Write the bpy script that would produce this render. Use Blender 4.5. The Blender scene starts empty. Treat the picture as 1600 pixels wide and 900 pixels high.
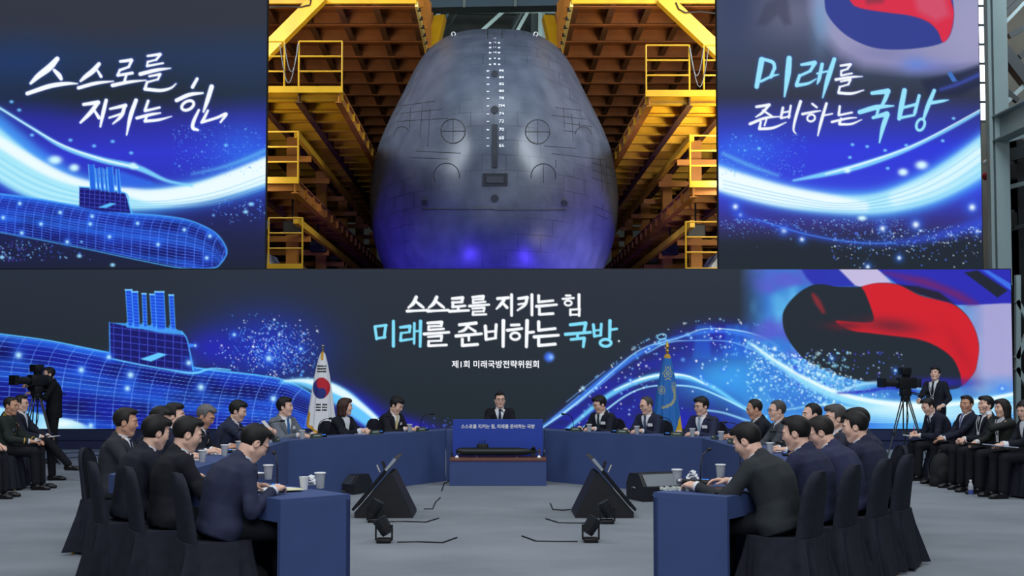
import bpy, bmesh, math, random, sys
import numpy as np
from mathutils import Vector, Matrix
from mathutils.bvhtree import BVHTree
random.seed(7); RNG = np.random.default_rng(7)
SC = bpy.context.scene; COL = SC.collection
PI = math.pi

# ------------------------------------------------------------------ camera
FPX, CX, CY, PITCH, CAMZ = 1800.0, 772.0, 506.3, math.radians(2.6), 1.55
cam_d = bpy.data.cameras.new('camera'); cam = bpy.data.objects.new('camera', cam_d); COL.objects.link(cam)
cam_d.sensor_width = 36.0; cam_d.lens = FPX / 1600 * 36
cam_d.shift_x = (800 - CX) / 1600; cam_d.shift_y = (CY - 450) / 1600
cam_d.clip_end = 400
cam.location = (0, 0, CAMZ); cam.rotation_euler = (PI / 2 + PITCH, 0, 0)
SC.camera = cam

# ------------------------------------------------------------------ view, world, light
SC.view_settings.view_transform = 'Standard'; SC.view_settings.look = 'None'
SC.view_settings.exposure = 0.0; SC.view_settings.gamma = 1.0; SC.view_settings.use_curve_mapping = False
SC.render.film_transparent = False
w = bpy.data.worlds.new('hall_air'); SC.world = w; w.use_nodes = True
w.node_tree.nodes['Background'].inputs[0].default_value = (0.62, 0.75, 1.0, 1)
w.node_tree.nodes['Background'].inputs[1].default_value = 0.13

def area(name, loc, aim, sx, sy, power, col=(1, 1, 1), spread=180):
    d = bpy.data.lights.new(name, 'AREA'); d.shape = 'RECTANGLE'; d.size = sx; d.size_y = sy
    d.energy = power; d.color = col; d.spread = math.radians(spread)
    o = bpy.data.objects.new(name, d); COL.objects.link(o); o.location = loc
    o.rotation_euler = (Vector(aim) - Vector(loc)).to_track_quat('-Z', 'Y').to_euler(); return o
def spot(name, loc, aim, power, col, angle, blend=0.6, size=0.15):
    d = bpy.data.lights.new(name, 'SPOT'); d.energy = power; d.color = col; d.spot_size = math.radians(angle)
    d.spot_blend = blend; d.shadow_soft_size = size
    o = bpy.data.objects.new(name, d); COL.objects.link(o); o.location = loc
    o.rotation_euler = (Vector(aim) - Vector(loc)).to_track_quat('-Z', 'Y').to_euler(); return o
# lighting truss above the meeting (out of the frame), hall lamps over the slipway, unseen added fills, blue floods on the hull
area('truss_light_front', (0, 5.0, 9.5), (0, 13.0, 0.5), 10, 2.5, 560, (0.93, 0.97, 1.0))
area('front_fill', (0, -5.0, 8.0), (0, 12.0, 0.8), 12, 3, 720, (0.95, 0.97, 1.0))  # added front wash from behind the camera, lifts table panels and faces
area('truss_light_left', (-6.5, 13.5, 9.0), (-1.5, 13.5, 0.5), 2.5, 9, 300, (0.93, 0.97, 1.0))
area('truss_light_right', (6.5, 13.5, 9.0), (1.5, 13.5, 0.5), 2.5, 9, 300, (0.93, 0.97, 1.0))
area('hall_lamp_side', (9.0, 16.0, 12.0), (12.5, 28.0, 7.0), 4, 4, 700, (0.85, 0.96, 1.0))
area('side_wall_fill', (13.6, 23.0, 13.0), (17.0, 33.0, 11.0), 2, 2, 260, (0.88, 0.97, 1.0), 110)  # extra fill added to brighten the right wall cladding
area('slip_lamp_high', (0, 33.0, 27.0), (0, 43.0, 12.0), 14, 3, 1150, (0.84, 0.92, 1.0))
area('slip_lamp_port', (-11.5, 31.0, 17.0), (-3.0, 43.0, 10.5), 4, 4, 700, (0.84, 0.92, 1.0), 100)
area('slip_lamp_starboard', (11.5, 31.0, 17.0), (3.5, 43.0, 10.0), 4, 4, 850, (0.84, 0.92, 1.0), 100)
area('staging_fill_left', (-9.0, 27.5, 5.5), (-8.0, 48.0, 15.5), 2, 2, 22, (1.0, 0.93, 0.80), 70)  # pair of fills added behind the screens to brighten the staging
area('staging_fill_right', (9.0, 27.5, 5.5), (8.0, 48.0, 13.0), 2, 2, 110, (1.0, 0.93, 0.80), 75)
area('deck_fill_left', (-8.0, 37.5, 11.0), (-6.5, 52.0, 17.5), 4, 1, 190, (1.0, 0.90, 0.76), 130)  # invented uplights, both sides, added to brighten the high deck undersides
area('deck_fill_right', (8.0, 37.5, 11.0), (6.5, 52.0, 17.5), 4, 1, 300, (1.0, 0.90, 0.76), 130)
area('walkway_fill_left', (-8.2, 34.2, 7.9), (-7.6, 46.0, 12.0), 2, 1, 40, (1.0, 0.90, 0.72), 120)  # this and the next two: fills added to light the balcony undersides
area('walkway_fill_right', (8.2, 34.2, 7.9), (7.6, 46.0, 12.0), 2, 1, 300, (1.0, 0.90, 0.72), 120)
area('walkway_fill_low', (8.4, 35.0, 2.2), (7.6, 48.0, 8.5), 2, 1, 420, (1.0, 0.92, 0.78), 120)
area('roof_fill', (0, 58.0, 18.0), (0, 76.0, 28.0), 12, 3, 800, (0.80, 0.95, 1.0))  # unseen wash added behind the hull to bring up the roof trusses
spot('blue_floodlight_left', (-2.3, 36.6, 1.9), (-2.0, 39.8, 5.2), 1500, (0.08, 0.04, 1.0), 120, 1.0)
spot('blue_floodlight_right', (3.0, 37.2, 1.9), (2.7, 40.4, 5.2), 1900, (0.08, 0.04, 1.0), 120, 1.0)
spot('blue_wash_left', (-6.9, 38.0, 2.6), (-4.3, 42.4, 6.6), 1500, (0.10, 0.06, 1.0), 95, 1.0)
spot('blue_wash_right', (6.9, 38.0, 2.6), (4.3, 42.4, 6.6), 2700, (0.15, 0.11, 1.0), 95, 1.0)

# ------------------------------------------------------------------ helpers
def sl(c):
    c = np.asarray(c, float) / 255.0
    return np.where(c <= 0.04045, c / 12.92, ((c + 0.055) / 1.055) ** 2.4)
def unproj(px, py, Y):
    rx, ry = (px - CX) / FPX, -(py - CY) / FPX
    c, s = math.cos(PITCH), math.sin(PITCH)
    dy, dz = c - ry * s, s + ry * c
    k = Y / dy
    return Vector((rx * k, Y, CAMZ + dz * k))
def on_plane(px, py, z):
    rx, ry = (px - CX) / FPX, -(py - CY) / FPX
    c, s = math.cos(PITCH), math.sin(PITCH)
    dy, dz = c - ry * s, s + ry * c
    k = (z - CAMZ) / dz
    return Vector((rx * k, dy * k, z))
def proj_np(X, Y, Z):
    c, s = math.cos(PITCH), math.sin(PITCH)
    zc = Y * c + (Z - CAMZ) * s; yc = (Z - CAMZ) * c - Y * s
    return CX + FPX * X / zc, CY - FPX * yc / zc

MATS = {}
def mat(name, rgb, rough=0.6, metal=0.0, spec=0.4, noise=0.0, nscale=20.0, bump=0.0, bscale=60.0, emit=None, estr=1.0, alpha=None, trans=0.0, coat=0.0):
    if name in MATS: return MATS[name]
    m = bpy.data.materials.new(name); m.use_nodes = True; MATS[name] = m
    nt = m.node_tree; b = nt.nodes['Principled BSDF']
    lin = [float(v) for v in sl(rgb)] + [1.0]
    b.inputs['Base Color'].default_value = lin
    b.inputs['Roughness'].default_value = rough; b.inputs['Metallic'].default_value = metal
    b.inputs['Specular IOR Level'].default_value = spec
    if trans: b.inputs['Transmission Weight'].default_value = trans
    if coat: b.inputs['Coat Weight'].default_value = coat
    if noise or bump:
        tc = nt.nodes.new('ShaderNodeTexCoord')
    if noise:
        n = nt.nodes.new('ShaderNodeTexNoise'); n.inputs['Scale'].default_value = nscale; n.inputs['Detail'].default_value = 5
        nt.links.new(tc.outputs['Object'], n.inputs['Vector'])
        r = nt.nodes.new('ShaderNodeValToRGB')
        r.color_ramp.elements[0].position = 0.3; r.color_ramp.elements[1].position = 0.7
        r.color_ramp.elements[0].color = [max(0, v * (1 - noise)) for v in lin[:3]] + [1]
        r.color_ramp.elements[1].color = [min(1, v * (1 + noise)) for v in lin[:3]] + [1]
        nt.links.new(n.outputs['Fac'], r.inputs['Fac']); nt.links.new(r.outputs['Color'], b.inputs['Base Color'])
    if bump:
        n2 = nt.nodes.new('ShaderNodeTexNoise'); n2.inputs['Scale'].default_value = bscale; n2.inputs['Detail'].default_value = 4
        nt.links.new(tc.outputs['Object'], n2.inputs['Vector'])
        bp = nt.nodes.new('ShaderNodeBump'); bp.inputs['Strength'].default_value = bump; bp.inputs['Distance'].default_value = 0.01
        nt.links.new(n2.outputs['Fac'], bp.inputs['Height']); nt.links.new(bp.outputs['Normal'], b.inputs['Normal'])
    if emit is not None:
        b.inputs['Emission Color'].default_value = [float(v) for v in sl(emit)] + [1]; b.inputs['Emission Strength'].default_value = estr
    return m
def attr_mat(name, rough=0.5, emit=False, spec=0.4):
    m = bpy.data.materials.new(name); m.use_nodes = True; MATS[name] = m
    nt = m.node_tree; b = nt.nodes['Principled BSDF']
    a = nt.nodes.new('ShaderNodeAttribute'); a.attribute_name = 'Col'
    b.inputs['Roughness'].default_value = rough; b.inputs['Specular IOR Level'].default_value = spec
    if emit:
        b.inputs['Base Color'].default_value = (0.006, 0.007, 0.009, 1)
        nt.links.new(a.outputs['Color'], b.inputs['Emission Color']); b.inputs['Emission Strength'].default_value = 1.0
    else:
        nt.links.new(a.outputs['Color'], b.inputs['Base Color'])
    return m

def link(name, me, m=None, parent=None, smooth=False):
    o = bpy.data.objects.new(name, me); COL.objects.link(o)
    if m is not None:
        for x in (m if isinstance(m, (list, tuple)) else [m]): me.materials.append(x)
    if smooth and len(me.polygons): me.polygons.foreach_set('use_smooth', np.ones(len(me.polygons), bool))
    if parent is not None: o.parent = parent
    return o
def mesh_np(name, V, Q):
    V = np.asarray(V, np.float32); Q = np.asarray(Q, np.int32)
    me = bpy.data.meshes.new(name); k = Q.shape[1]
    me.vertices.add(len(V)); me.vertices.foreach_set('co', V.ravel())
    me.loops.add(Q.size); me.loops.foreach_set('vertex_index', Q.ravel())
    me.polygons.add(len(Q)); me.polygons.foreach_set('loop_start', np.arange(0, Q.size, k, dtype=np.int32))
    me.update(calc_edges=True); me.validate(); return me
def tag(o, label=None, cat=None, group=None, kind=None):
    if label: o['label'] = label
    if cat: o['category'] = cat
    if group: o['group'] = group
    if kind: o['kind'] = kind
    return o
def empty(name, loc=(0, 0, 0), rz=0.0, label=None, cat=None, group=None):
    o = bpy.data.objects.new(name, None); COL.objects.link(o); o.empty_display_size = 0.1
    o.location = loc; o.rotation_euler = (0, 0, rz); return tag(o, label, cat, group)
def copy_tree(o, parent=None):
    c = o.copy(); COL.objects.link(c)
    if parent is not None: c.parent = parent
    for ch in list(o.children): copy_tree(ch, c)
    return c
def heading(f): return math.atan2(-f[0], f[1])

class MB:
    """collects shapes, links them as one mesh"""
    def __init__(s): s.v = []; s.f = []
    def add(s, V, F):
        n = len(s.v); s.v += [tuple(map(float, p)) for p in V]; s.f += [tuple(i + n for i in f) for f in F]; return s
    def box(s, lo, hi, R=None, c=None):
        P = [(x, y, z) for x in (lo[0], hi[0]) for y in (lo[1], hi[1]) for z in (lo[2], hi[2])]
        if R is not None: P = [tuple(R @ Vector(p) + Vector(c or (0, 0, 0))) for p in P]
        return s.add(P, [(0, 1, 3, 2), (4, 6, 7, 5), (0, 4, 5, 1), (2, 3, 7, 6), (0, 2, 6, 4), (1, 5, 7, 3)])
    def bbox(s, lo, hi, b=0.01):
        """bevelled box"""
        bm = bmesh.new(); bmesh.ops.create_cube(bm, size=1.0)
        L, H = Vector(lo), Vector(hi)
        for v in bm.verts: v.co = Vector([(L[i] + H[i]) / 2 + v.co[i] * (H[i] - L[i]) for i in range(3)])
        bmesh.ops.bevel(bm, geom=bm.edges[:], offset=b, segments=2, profile=0.5, affect='EDGES')
        bm.verts.index_update(); s.add([v.co for v in bm.verts], [[v.index for v in f.verts] for f in bm.faces]); bm.free(); return s
    def prism(s, poly, z0, z1):
        n = len(poly); V = [(p[0], p[1], z0) for p in poly] + [(p[0], p[1], z1) for p in poly]
        F = [tuple(range(n))[::-1], tuple(range(n, 2 * n))] + [(i, (i + 1) % n, n + (i + 1) % n, n + i) for i in range(n)]
        return s.add(V, F)
    def extrude(s, poly3, vec):
        n = len(poly3); vec = Vector(vec); V = [Vector(p) for p in poly3]; V = V + [p + vec for p in V]
        F = [tuple(range(n))[::-1], tuple(range(n, 2 * n))] + [(i, (i + 1) % n, n + (i + 1) % n, n + i) for i in range(n)]
        return s.add(V, F)
    def tube(s, pts, r, n=8, closed=False):
        pts = [Vector(p) for p in pts]; m = len(pts); rs = r if isinstance(r, (list, tuple)) else [r] * m
        base = len(s.v); up = None
        for i, p in enumerate(pts):
            a = pts[i - 1] if (i > 0 or closed) else p; b = pts[(i + 1) % m] if (i < m - 1 or closed) else p
            t = (b - a).normalized()
            if up is None:
                up = Vector((0, 0, 1)) if abs(t.z) < 0.9 else Vector((1, 0, 0))
            x = t.cross(up)
            if x.length < 1e-5: x = t.orthogonal()
            x.normalize(); y = x.cross(t).normalized(); up = y
            for k in range(n):
                a_ = 2 * PI * k / n; s.v.append(tuple(p + (x * math.cos(a_) + y * math.sin(a_)) * rs[i]))
        for i in range(m if closed else m - 1):
            for k in range(n):
                j = (i + 1) % m
                s.f.append((base + i * n + k, base + i * n + (k + 1) % n, base + j * n + (k + 1) % n, base + j * n + k))
        if not closed:
            s.f.append(tuple(base + k for k in range(n))[::-1]); s.f.append(tuple(base + (m - 1) * n + k for k in range(n)))
        return s
    def beam(s, a, b, wd, ht, up=(0, 0, 1)):
        a, b = Vector(a), Vector(b); t = (b - a).normalized(); u = Vector(up)
        x = t.cross(u)
        if x.length < 1e-4: x = t.orthogonal()
        x.normalize(); y = x.cross(t).normalized()
        P = [p + x * sx * wd / 2 + y * sy * ht / 2 for p in (a, b) for sx, sy in ((-1, -1), (1, -1), (1, 1), (-1, 1))]
        return s.add(P, [(3, 2, 1, 0), (4, 5, 6, 7), (0, 1, 5, 4), (1, 2, 6, 5), (2, 3, 7, 6), (3, 0, 4, 7)])
    def ibeam(s, a, b, wd, ht, up=(0, 0, 1), tf=0.03):
        a, b = Vector(a), Vector(b); t = (b - a).normalized(); u = Vector(up); x = t.cross(u)
        if x.length < 1e-4: x = t.orthogonal()
        x.normalize(); y = x.cross(t).normalized()
        s.beam(a, b, tf, ht, up); o = y * (ht / 2)
        s.beam(a + o, b + o, wd, tf, up); return s.beam(a - o, b - o, wd, tf, up)
    def lathe(s, prof, c=(0, 0, 0), n=20, axis='z'):
        base = len(s.v); m = len(prof); c = Vector(c)
        for r, z in prof:
            for k in range(n):
                a = 2 * PI * k / n
                p = Vector((r * math.cos(a), r * math.sin(a), z)) if axis == 'z' else (Vector((r * math.cos(a), z, r * math.sin(a))) if axis == 'y' else Vector((z, r * math.cos(a), r * math.sin(a))))
                s.v.append(tuple(p + c))
        for i in range(m - 1):
            for k in range(n):
                s.f.append((base + i * n + k, base + i * n + (k + 1) % n, base + (i + 1) * n + (k + 1) % n, base + (i + 1) * n + k))
        s.f.append(tuple(base + k for k in range(n))[::-1]); s.f.append(tuple(base + (m - 1) * n + k for k in range(n)))
        return s
    def loft(s, rings, cap=True):
        base = len(s.v); n = len(rings[0])
        for r in rings: s.v += [tuple(map(float, p)) for p in r]
        for i in range(len(rings) - 1):
            for k in range(n):
                s.f.append((base + i * n + k, base + i * n + (k + 1) % n, base + (i + 1) * n + (k + 1) % n, base + (i + 1) * n + k))
        if cap:
            s.f.append(tuple(base + k for k in range(n))[::-1]); s.f.append(tuple(base + (len(rings) - 1) * n + k for k in range(n)))
        return s
    def build(s, name, m, parent=None, smooth=False):
        me = bpy.data.meshes.new(name); me.from_pydata(s.v, [], s.f)
        bm = bmesh.new(); bm.from_mesh(me); bmesh.ops.recalc_face_normals(bm, faces=bm.faces); bm.to_mesh(me); bm.free()
        o = link(name, me, m, parent, smooth)
        if smooth:
            try: me.set_sharp_from_angle(angle=math.radians(40))
            except Exception: pass
        return o

def text_mesh(name, body, size, m, parent=None, bold=0.0, depth=0.0005, align='CENTER'):
    cu = bpy.data.curves.new(name, 'FONT'); cu.body = body; cu.size = size; cu.align_x = align; cu.align_y = 'CENTER'
    cu.offset = bold; cu.extrude = depth; cu.resolution_u = 3
    tmp = bpy.data.objects.new('tmp_text', cu); COL.objects.link(tmp)
    dg = bpy.context.evaluated_depsgraph_get(); dg.update()
    me = bpy.data.meshes.new_from_object(tmp.evaluated_get(dg)); me.name = name
    bpy.data.objects.remove(tmp); bpy.data.curves.remove(cu)
    me.materials.clear()
    return link(name, me, m, parent)
# ------------------------------------------------------------------ LED screens: artwork computed per diode
class Canvas:
    def __init__(s, X, Y): s.X, s.Y = X, Y; s.C = np.zeros(X.shape + (3,))
    def sub(s, x0, y0, x1, y1):
        xs = s.X[0]; ys = s.Y[:, 0]
        # the grids are almost axis aligned: take a safe window
        cx = np.where((s.X.max(0) >= x0) & (s.X.min(0) <= x1))[0]; cy = np.where((s.Y.max(1) >= y0) & (s.Y.min(1) <= y1))[0]
        if len(cx) == 0 or len(cy) == 0: return None
        return slice(cy[0], cy[-1] + 1), slice(cx[0], cx[-1] + 1)
    def mix(s, w, a, col, add=False):
        c = np.asarray(col, float) / 255.0; a = np.clip(a, 0, 1)[..., None]
        s.C[w] = np.clip(s.C[w] + a * c, 0, 1) if add else s.C[w] * (1 - a) + a * c
    def all(s, a, col, add=False): s.mix((slice(None), slice(None)), a, col, add)
    def glow(s, x, y, rx, ry, col, amt=1.0, p=2.0, add=False, rot=0.0):
        R = 3.2 * max(rx, ry); w = s.sub(x - R, y - R, x + R, y + R)
        if w is None: return
        dx, dy = s.X[w] - x, s.Y[w] - y
        if rot: c_, s_ = math.cos(rot), math.sin(rot); dx, dy = dx * c_ + dy * s_, -dx * s_ + dy * c_
        s.mix(w, amt * np.exp(-(np.hypot(dx / rx, dy / ry)) ** p), col, add)
    def dist(s, w, pts):
        X, Y = s.X[w], s.Y[w]; D = np.full(X.shape, 1e9); S = np.zeros(X.shape)
        for (x0, y0, a), (x1, y1, b) in zip(pts[:-1], pts[1:]):
            dx, dy = x1 - x0, y1 - y0; L = dx * dx + dy * dy + 1e-9
            t = np.clip(((X - x0) * dx + (Y - y0) * dy) / L, 0, 1)
            d = np.hypot(X - x0 - t * dx, Y - y0 - t * dy) - (a + (b - a) * t) / 2
            D = np.minimum(D, d)
        return D
    def smoothed(s, pts, n=6):
        """Catmull-Rom through (x, y, width)"""
        P = np.array(pts, float)
        if len(P) < 3: return [tuple(p) for p in P]
        E = np.vstack([2 * P[0] - P[1], P, 2 * P[-1] - P[-2]]); out = []
        for i in range(len(P) - 1):
            p0, p1, p2, p3 = E[i:i + 4]
            for k in range(n):
                t = k / n; out.append(tuple(.5 * (2 * p1 + (p2 - p0) * t + (2 * p0 - 5 * p1 + 4 * p2 - p3) * t * t + (3 * p1 - p0 - 3 * p2 + p3) * t ** 3)))
        return out + [tuple(P[-1])]
    def stroke(s, pts, col, soft=0.7, amt=1.0, smooth=True, add=False):
        if smooth: pts = s.smoothed(pts)
        a = np.array(pts); m = a[:, 2].max() / 2 + soft * 3
        w = s.sub(a[:, 0].min() - m, a[:, 1].min() - m, a[:, 0].max() + m, a[:, 1].max() + m)
        if w is None: return
        D = s.dist(w, pts)
        A = np.clip(0.5 - D / (2 * soft), 0, 1) if soft <= 1.2 else 1 / (1 + np.exp(np.clip(D / soft * 2.2, -30, 30)))
        s.mix(w, amt * A, col, add)
    def poly(s, P, col, soft=0.7, amt=1.0):
        P = np.array(P, float); m = soft * 3 + 2
        w = s.sub(P[:, 0].min() - m, P[:, 1].min() - m, P[:, 0].max() + m, P[:, 1].max() + m)
        if w is None: return
        X, Y = s.X[w], s.Y[w]; D = np.full(X.shape, 1e9); ins = np.zeros(X.shape, bool)
        for i in range(len(P)):
            x0, y0 = P[i]; x1, y1 = P[(i + 1) % len(P)]; dx, dy = x1 - x0, y1 - y0
            t = np.clip(((X - x0) * dx + (Y - y0) * dy) / (dx * dx + dy * dy + 1e-9), 0, 1)
            D = np.minimum(D, np.hypot(X - x0 - t * dx, Y - y0 - t * dy))
            cond = ((y0 > Y) != (y1 > Y)) & (X < dx * (Y - y0) / (dy + (1e-9 if dy >= 0 else -1e-9)) + x0)
            ins ^= cond
        D = np.where(ins, -D, D)
        s.mix(w, amt * np.clip(0.5 - D / (2 * soft), 0, 1), col)
    def dots(s, n, fn, cols, r=(0.5, 1.4), amt=1.0):
        for _ in range(n):
            x, y = fn(); rr = RNG.uniform(*r) * (1.8 if RNG.random() < .06 else 1)
            s.glow(x, y, rr, rr, cols[RNG.integers(len(cols))], amt * RNG.uniform(.5, 1), 2.6)
    def flare(s, x, y, r, col=(190, 240, 255)):
        s.glow(x, y, r * 2.6, r * 2.6, (40, 110, 255), .55); s.glow(x, y, r, r, col, 1.0)
    def noise(s, sx, sy, seed=0, oct=3):
        """smooth value noise in the artwork's own coordinates"""
        r = np.random.default_rng(seed); out = np.zeros(s.X.shape); amp = 1; tot = 0
        for o in range(oct):
            T = r.random((64, 64)); u, v = s.X / sx * 2 ** o + 31, s.Y / sy * 2 ** o + 17
            i, j = np.floor(u).astype(int), np.floor(v).astype(int); f, g = u - i, v - j
            f = f * f * (3 - 2 * f); g = g * g * (3 - 2 * g)
            q = lambda a, b: T[a % 64, b % 64]
            out += amp * ((q(i, j) * (1 - f) + q(i + 1, j) * f) * (1 - g) + (q(i, j + 1) * (1 - f) + q(i + 1, j + 1) * f) * g); tot += amp; amp *= .5
        return out / tot
def interp(xs, ys): return lambda X: np.interp(X, xs, ys)
def lerp3(t, a, b): return np.asarray(a, float) + (np.asarray(b, float) - np.asarray(a, float)) * t
def zoomed(strokes, ox, oy, k): return [[(ox + x / k, oy + y / k, w_ / k) for x, y, w_ in st] for st in strokes]
def ring(cx, cy, rx, ry, w_, rot=0.0, n=14):
    return [(cx + rx * math.cos(a) * math.cos(rot) - ry * math.sin(a) * math.sin(rot), cy + rx * math.cos(a) * math.sin(rot) + ry * math.sin(a) * math.cos(rot), w_) for a in [2 * PI * i / n for i in range(n + 1)]]

def rounded(P, n=5):
    P = np.array(P, float); m = len(P); out = []
    for i in range(m):
        p0, p1, p2, p3 = P[i - 1], P[i], P[(i + 1) % m], P[(i + 2) % m]
        for k in range(n):
            t = k / n; out.append(tuple(.5 * (2 * p1 + (p2 - p0) * t + (2 * p0 - 5 * p1 + 4 * p2 - p3) * t * t + (3 * p1 - p0 - 3 * p2 + p3) * t ** 3)))
    return out

def wire_sub(c, ytop, xmax, lower, fillc, line, step, ringstep, bulge):
    """wire-frame hull: lines along the hull, curved frames across it"""
    X, Y = c.X, c.Y; yt = ytop(X); v = Y - yt; lo = lower(X)
    inside = (v > 0) & (Y < lo) & (X < xmax)
    A = inside.astype(float)
    dark = c.noise(60, 22, 5)
    c.all(A * .93, fillc)
    c.all(A * np.clip((dark - .42) * 3, 0, 1) * .8, (14, 14, 84))
    for v0, wd, am in ((6, 9, .75), (48, 7, .5), (68, 12, .62), (128, 10, .5)):
        k = v0 * step / 9.0; wv = wd * step / 9.0
        c.all(A * am * np.exp(-((v - k) / wv) ** 2) * (.55 + .6 * c.noise(50, 14, 9)), (38, 120, 250))
    h = np.clip((lo - yt) / np.maximum(1, (lo - yt).max()), .05, 1)
    ph = (v / np.maximum(.35, h) / step) % 1.0
    l1 = np.clip(1 - np.abs(ph - .5) * step / 1.0, 0, 1)
    c.all(A * l1 * .72 * (.5 + c.noise(40, 12, 3)), line)
    rr = X + bulge * (1 - np.exp(-np.maximum(v, 0) / (bulge * 1.2)))
    ph = (rr / ringstep) % 1.0
    l2 = np.clip(1 - np.abs(ph - .5) * ringstep / 1.1, 0, 1)
    c.all(A * l2 * (.35 + .75 * c.noise(30, 30, 8)), line)

def art_main(X, Y):
    c = Canvas(X, Y)
    t = np.clip((Y - 421) / 250, 0, 1)[..., None]
    c.C[:] = np.array([40, 47, 60]) / 255 * (1 - t) + np.array([30, 39, 46]) / 255 * t  # emitted black also holds the hall light reflected off the screen
    # --- left: blue field, hull, sail
    ytop = interp([-150, 0, 80, 170, 300, 400, 447, 487, 519, 535], [505, 521, 532, 550, 573, 585, 594, 615, 643, 672])
    c.glow(415, 545, 95, 60, (30, 50, 190), .9, 2.2)
    c.glow(330, 545, 45, 30, (36, 36, 200), .7)
    fl = (Y > ytop(X)) & (X < 540)
    wire_sub(c, ytop, 536, lambda x: np.full_like(x, 690.0), (20, 30, 158), (110, 165, 255), 8.2, 27.0, 28.0)
    c.stroke([(-150, 505, 2), (0, 522, 2.2), (80, 533, 2.2), (170, 551, 2.2), (300, 574, 2.4), (400, 586, 2.2), (447, 595, 2), (487, 616, 1.8), (521, 646, 1.5), (532, 672, 1.5)], (88, 190, 255), .9)
    c.poly([(-160, 590), (0, 636), (60, 646), (87, 651), (112, 656), (150, 670), (150, 680), (-160, 680)], (186, 240, 255), 2, .95)
    c.glow(96, 662, 22, 6, (240, 255, 255), .9); c.glow(30, 655, 30, 14, (60, 170, 250), .9)
    sail = [(171, 504), (172, 560), (205, 566), (250, 575), (301, 581), (296, 548), (291, 526), (285, 519), (255, 513), (215, 508)]
    c.poly(sail, (24, 24, 105), .8)
    w = c.sub(168, 500, 305, 585); Xs, Ys = X[w], Y[w]
    ins = (Xs > 172) & (Xs < 292 + (Ys - 525) * .16) & (Ys > 504 + (Xs - 171) * .125) & (Ys < 560 + (Xs - 171) * .165)
    g = np.maximum(np.clip(1 - np.abs(((Xs - 171) / 13.3 % 1) - .5) * 13.3 / .9, 0, 1), np.clip(1 - np.abs(((Ys - Xs * .13) / 10.5 % 1) - .5) * 10.5 / .9, 0, 1))
    c.mix(w, ins * g * .75, (84, 104, 255))
    c.poly([(171, 504), (215, 506), (262, 512), (284, 517), (290, 524), (250, 520), (205, 511)], (70, 170, 255), .8, .85)
    c.stroke([(171, 504, 1.6), (172, 560, 1.8)], (70, 150, 255), .8)
    c.stroke([(284, 518, 1.8), (292, 530, 1.8), (297, 552, 2), (302, 578, 3)], (80, 180, 255), .9)
    c.stroke([(172, 560, 2), (215, 569, 2), (260, 577, 2), (302, 583, 3.5), (330, 576, 2.4), (360, 578, 2)], (110, 210, 255), 1.0)
    c.poly([(219, 561), (248, 551), (261, 554), (236, 565)], (100, 200, 255), .8)
    c.poly([(293, 536), (304, 538), (302, 542), (294, 543)], (60, 130, 245), .8)
    for x0, x1, y0, y1, lean in ((196, 206, 452, 511, 4), (206, 215, 455, 512, 3), (222, 228, 458, 512, 2), (234, 243, 459, 514, 4), (242, 256, 455, 516, 3), (264, 271, 460, 516, 3)):
        c.poly([(x0, y0), (x1, y0), (x1 + lean, y1), (x0 + lean, y1)], (26, 74, 220), .7)
        for k in range(int((y1 - y0) / 5)): c.stroke([(x0 + lean * k / 12, y0 + 5 * k + 2, .8), (x1 + lean * k / 12, y0 + 5 * k + 2.6, .8)], (90, 180, 255), .6, .7, False)
        for xx in (x0, x1): c.stroke([(xx, y0, 1.1), (xx + lean, y1, 1.1)], (80, 170, 255), .7, .9, False)
        c.stroke([(x0, y0 + 1, 2), (x1, y0 + 1, 2)], (140, 225, 255), .7, .9, False)
        c.stroke([(x0 + lean - 1, y1 - 6, 4), (x0 + lean - 1, y1 - 1, 4), (x1 + lean + 1, y1, 4)], (70, 160, 255), .8, .8, False)
    # circuit-like sparkle cloud
    def cl():
        while True:
            x, y = RNG.normal(432, 42), RNG.normal(552, 28)
            if 318 < x < 498 and 490 < y < ytop(x) - 2 + (4 if x > 470 else 0) and not (x < 345 and y < 525): return x, y
    c.dots(520, cl, [(120, 200, 255), (200, 240, 255), (70, 140, 255), (255, 255, 255)], (.6, 1.25))
    for _ in range(55):
        x, y = cl(); a = RNG.choice([0.6, -0.6, 1.2, 2.2]); L = RNG.uniform(5, 12)
        c.stroke([(x, y, .9), (x + L * math.cos(a), y - L * math.sin(a), .9)], (90, 170, 255), .6, .75, False)
    for x, y, r in ((29, 555, 5), (127, 578, 4.5), (204, 586, 5), (199, 607, 4.2), (314, 605, 5), (245, 640, 4.5), (295, 567, 4), (170, 558, 3.5), (427, 623, 4.5), (420, 560, 4.5), (470, 545, 2.5), (305, 540, 2), (366, 523, 2.5), (142, 665, 4)): c.flare(x, y, r)
    # bright sweep off the bow
    c.glow(560, 640, 60, 26, (36, 34, 205), .95, 2.4, rot=.55); c.glow(640, 668, 60, 16, (36, 30, 190), .9, 2.2, rot=.25)
    c.stroke([(440, 597, 4), (470, 597, 12), (505, 606, 24), (535, 622, 30), (560, 642, 28), (588, 664, 22), (608, 684, 16)], (105, 205, 255), 3.0, .95)
    c.stroke([(445, 595, 2), (475, 595, 6), (505, 601, 13), (535, 614, 12), (570, 639, 8), (606, 672, 5)], (232, 252, 255), 1.8, .95)
    c.dots(14, lambda: (RNG.uniform(655, 720), RNG.uniform(650, 670)), [(80, 110, 255)], (.6, 1.2))
    # --- right: wave ribbons
    blue = np.clip((X - 840) / 260, 0, 1) * np.clip((1250 - X) / 90, 0, 1)
    upper = interp([820, 880, 940, 1000, 1060, 1110, 1160, 1200, 1260, 1320, 1400], [690, 640, 590, 545, 515, 506, 508, 520, 545, 590, 640])
    band = 1 / (1 + np.exp(-np.clip((Y - upper(X)) / 5, -20, 20))) * np.clip((X - 830) / 40, 0, 1) * (X < 1420)
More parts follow.
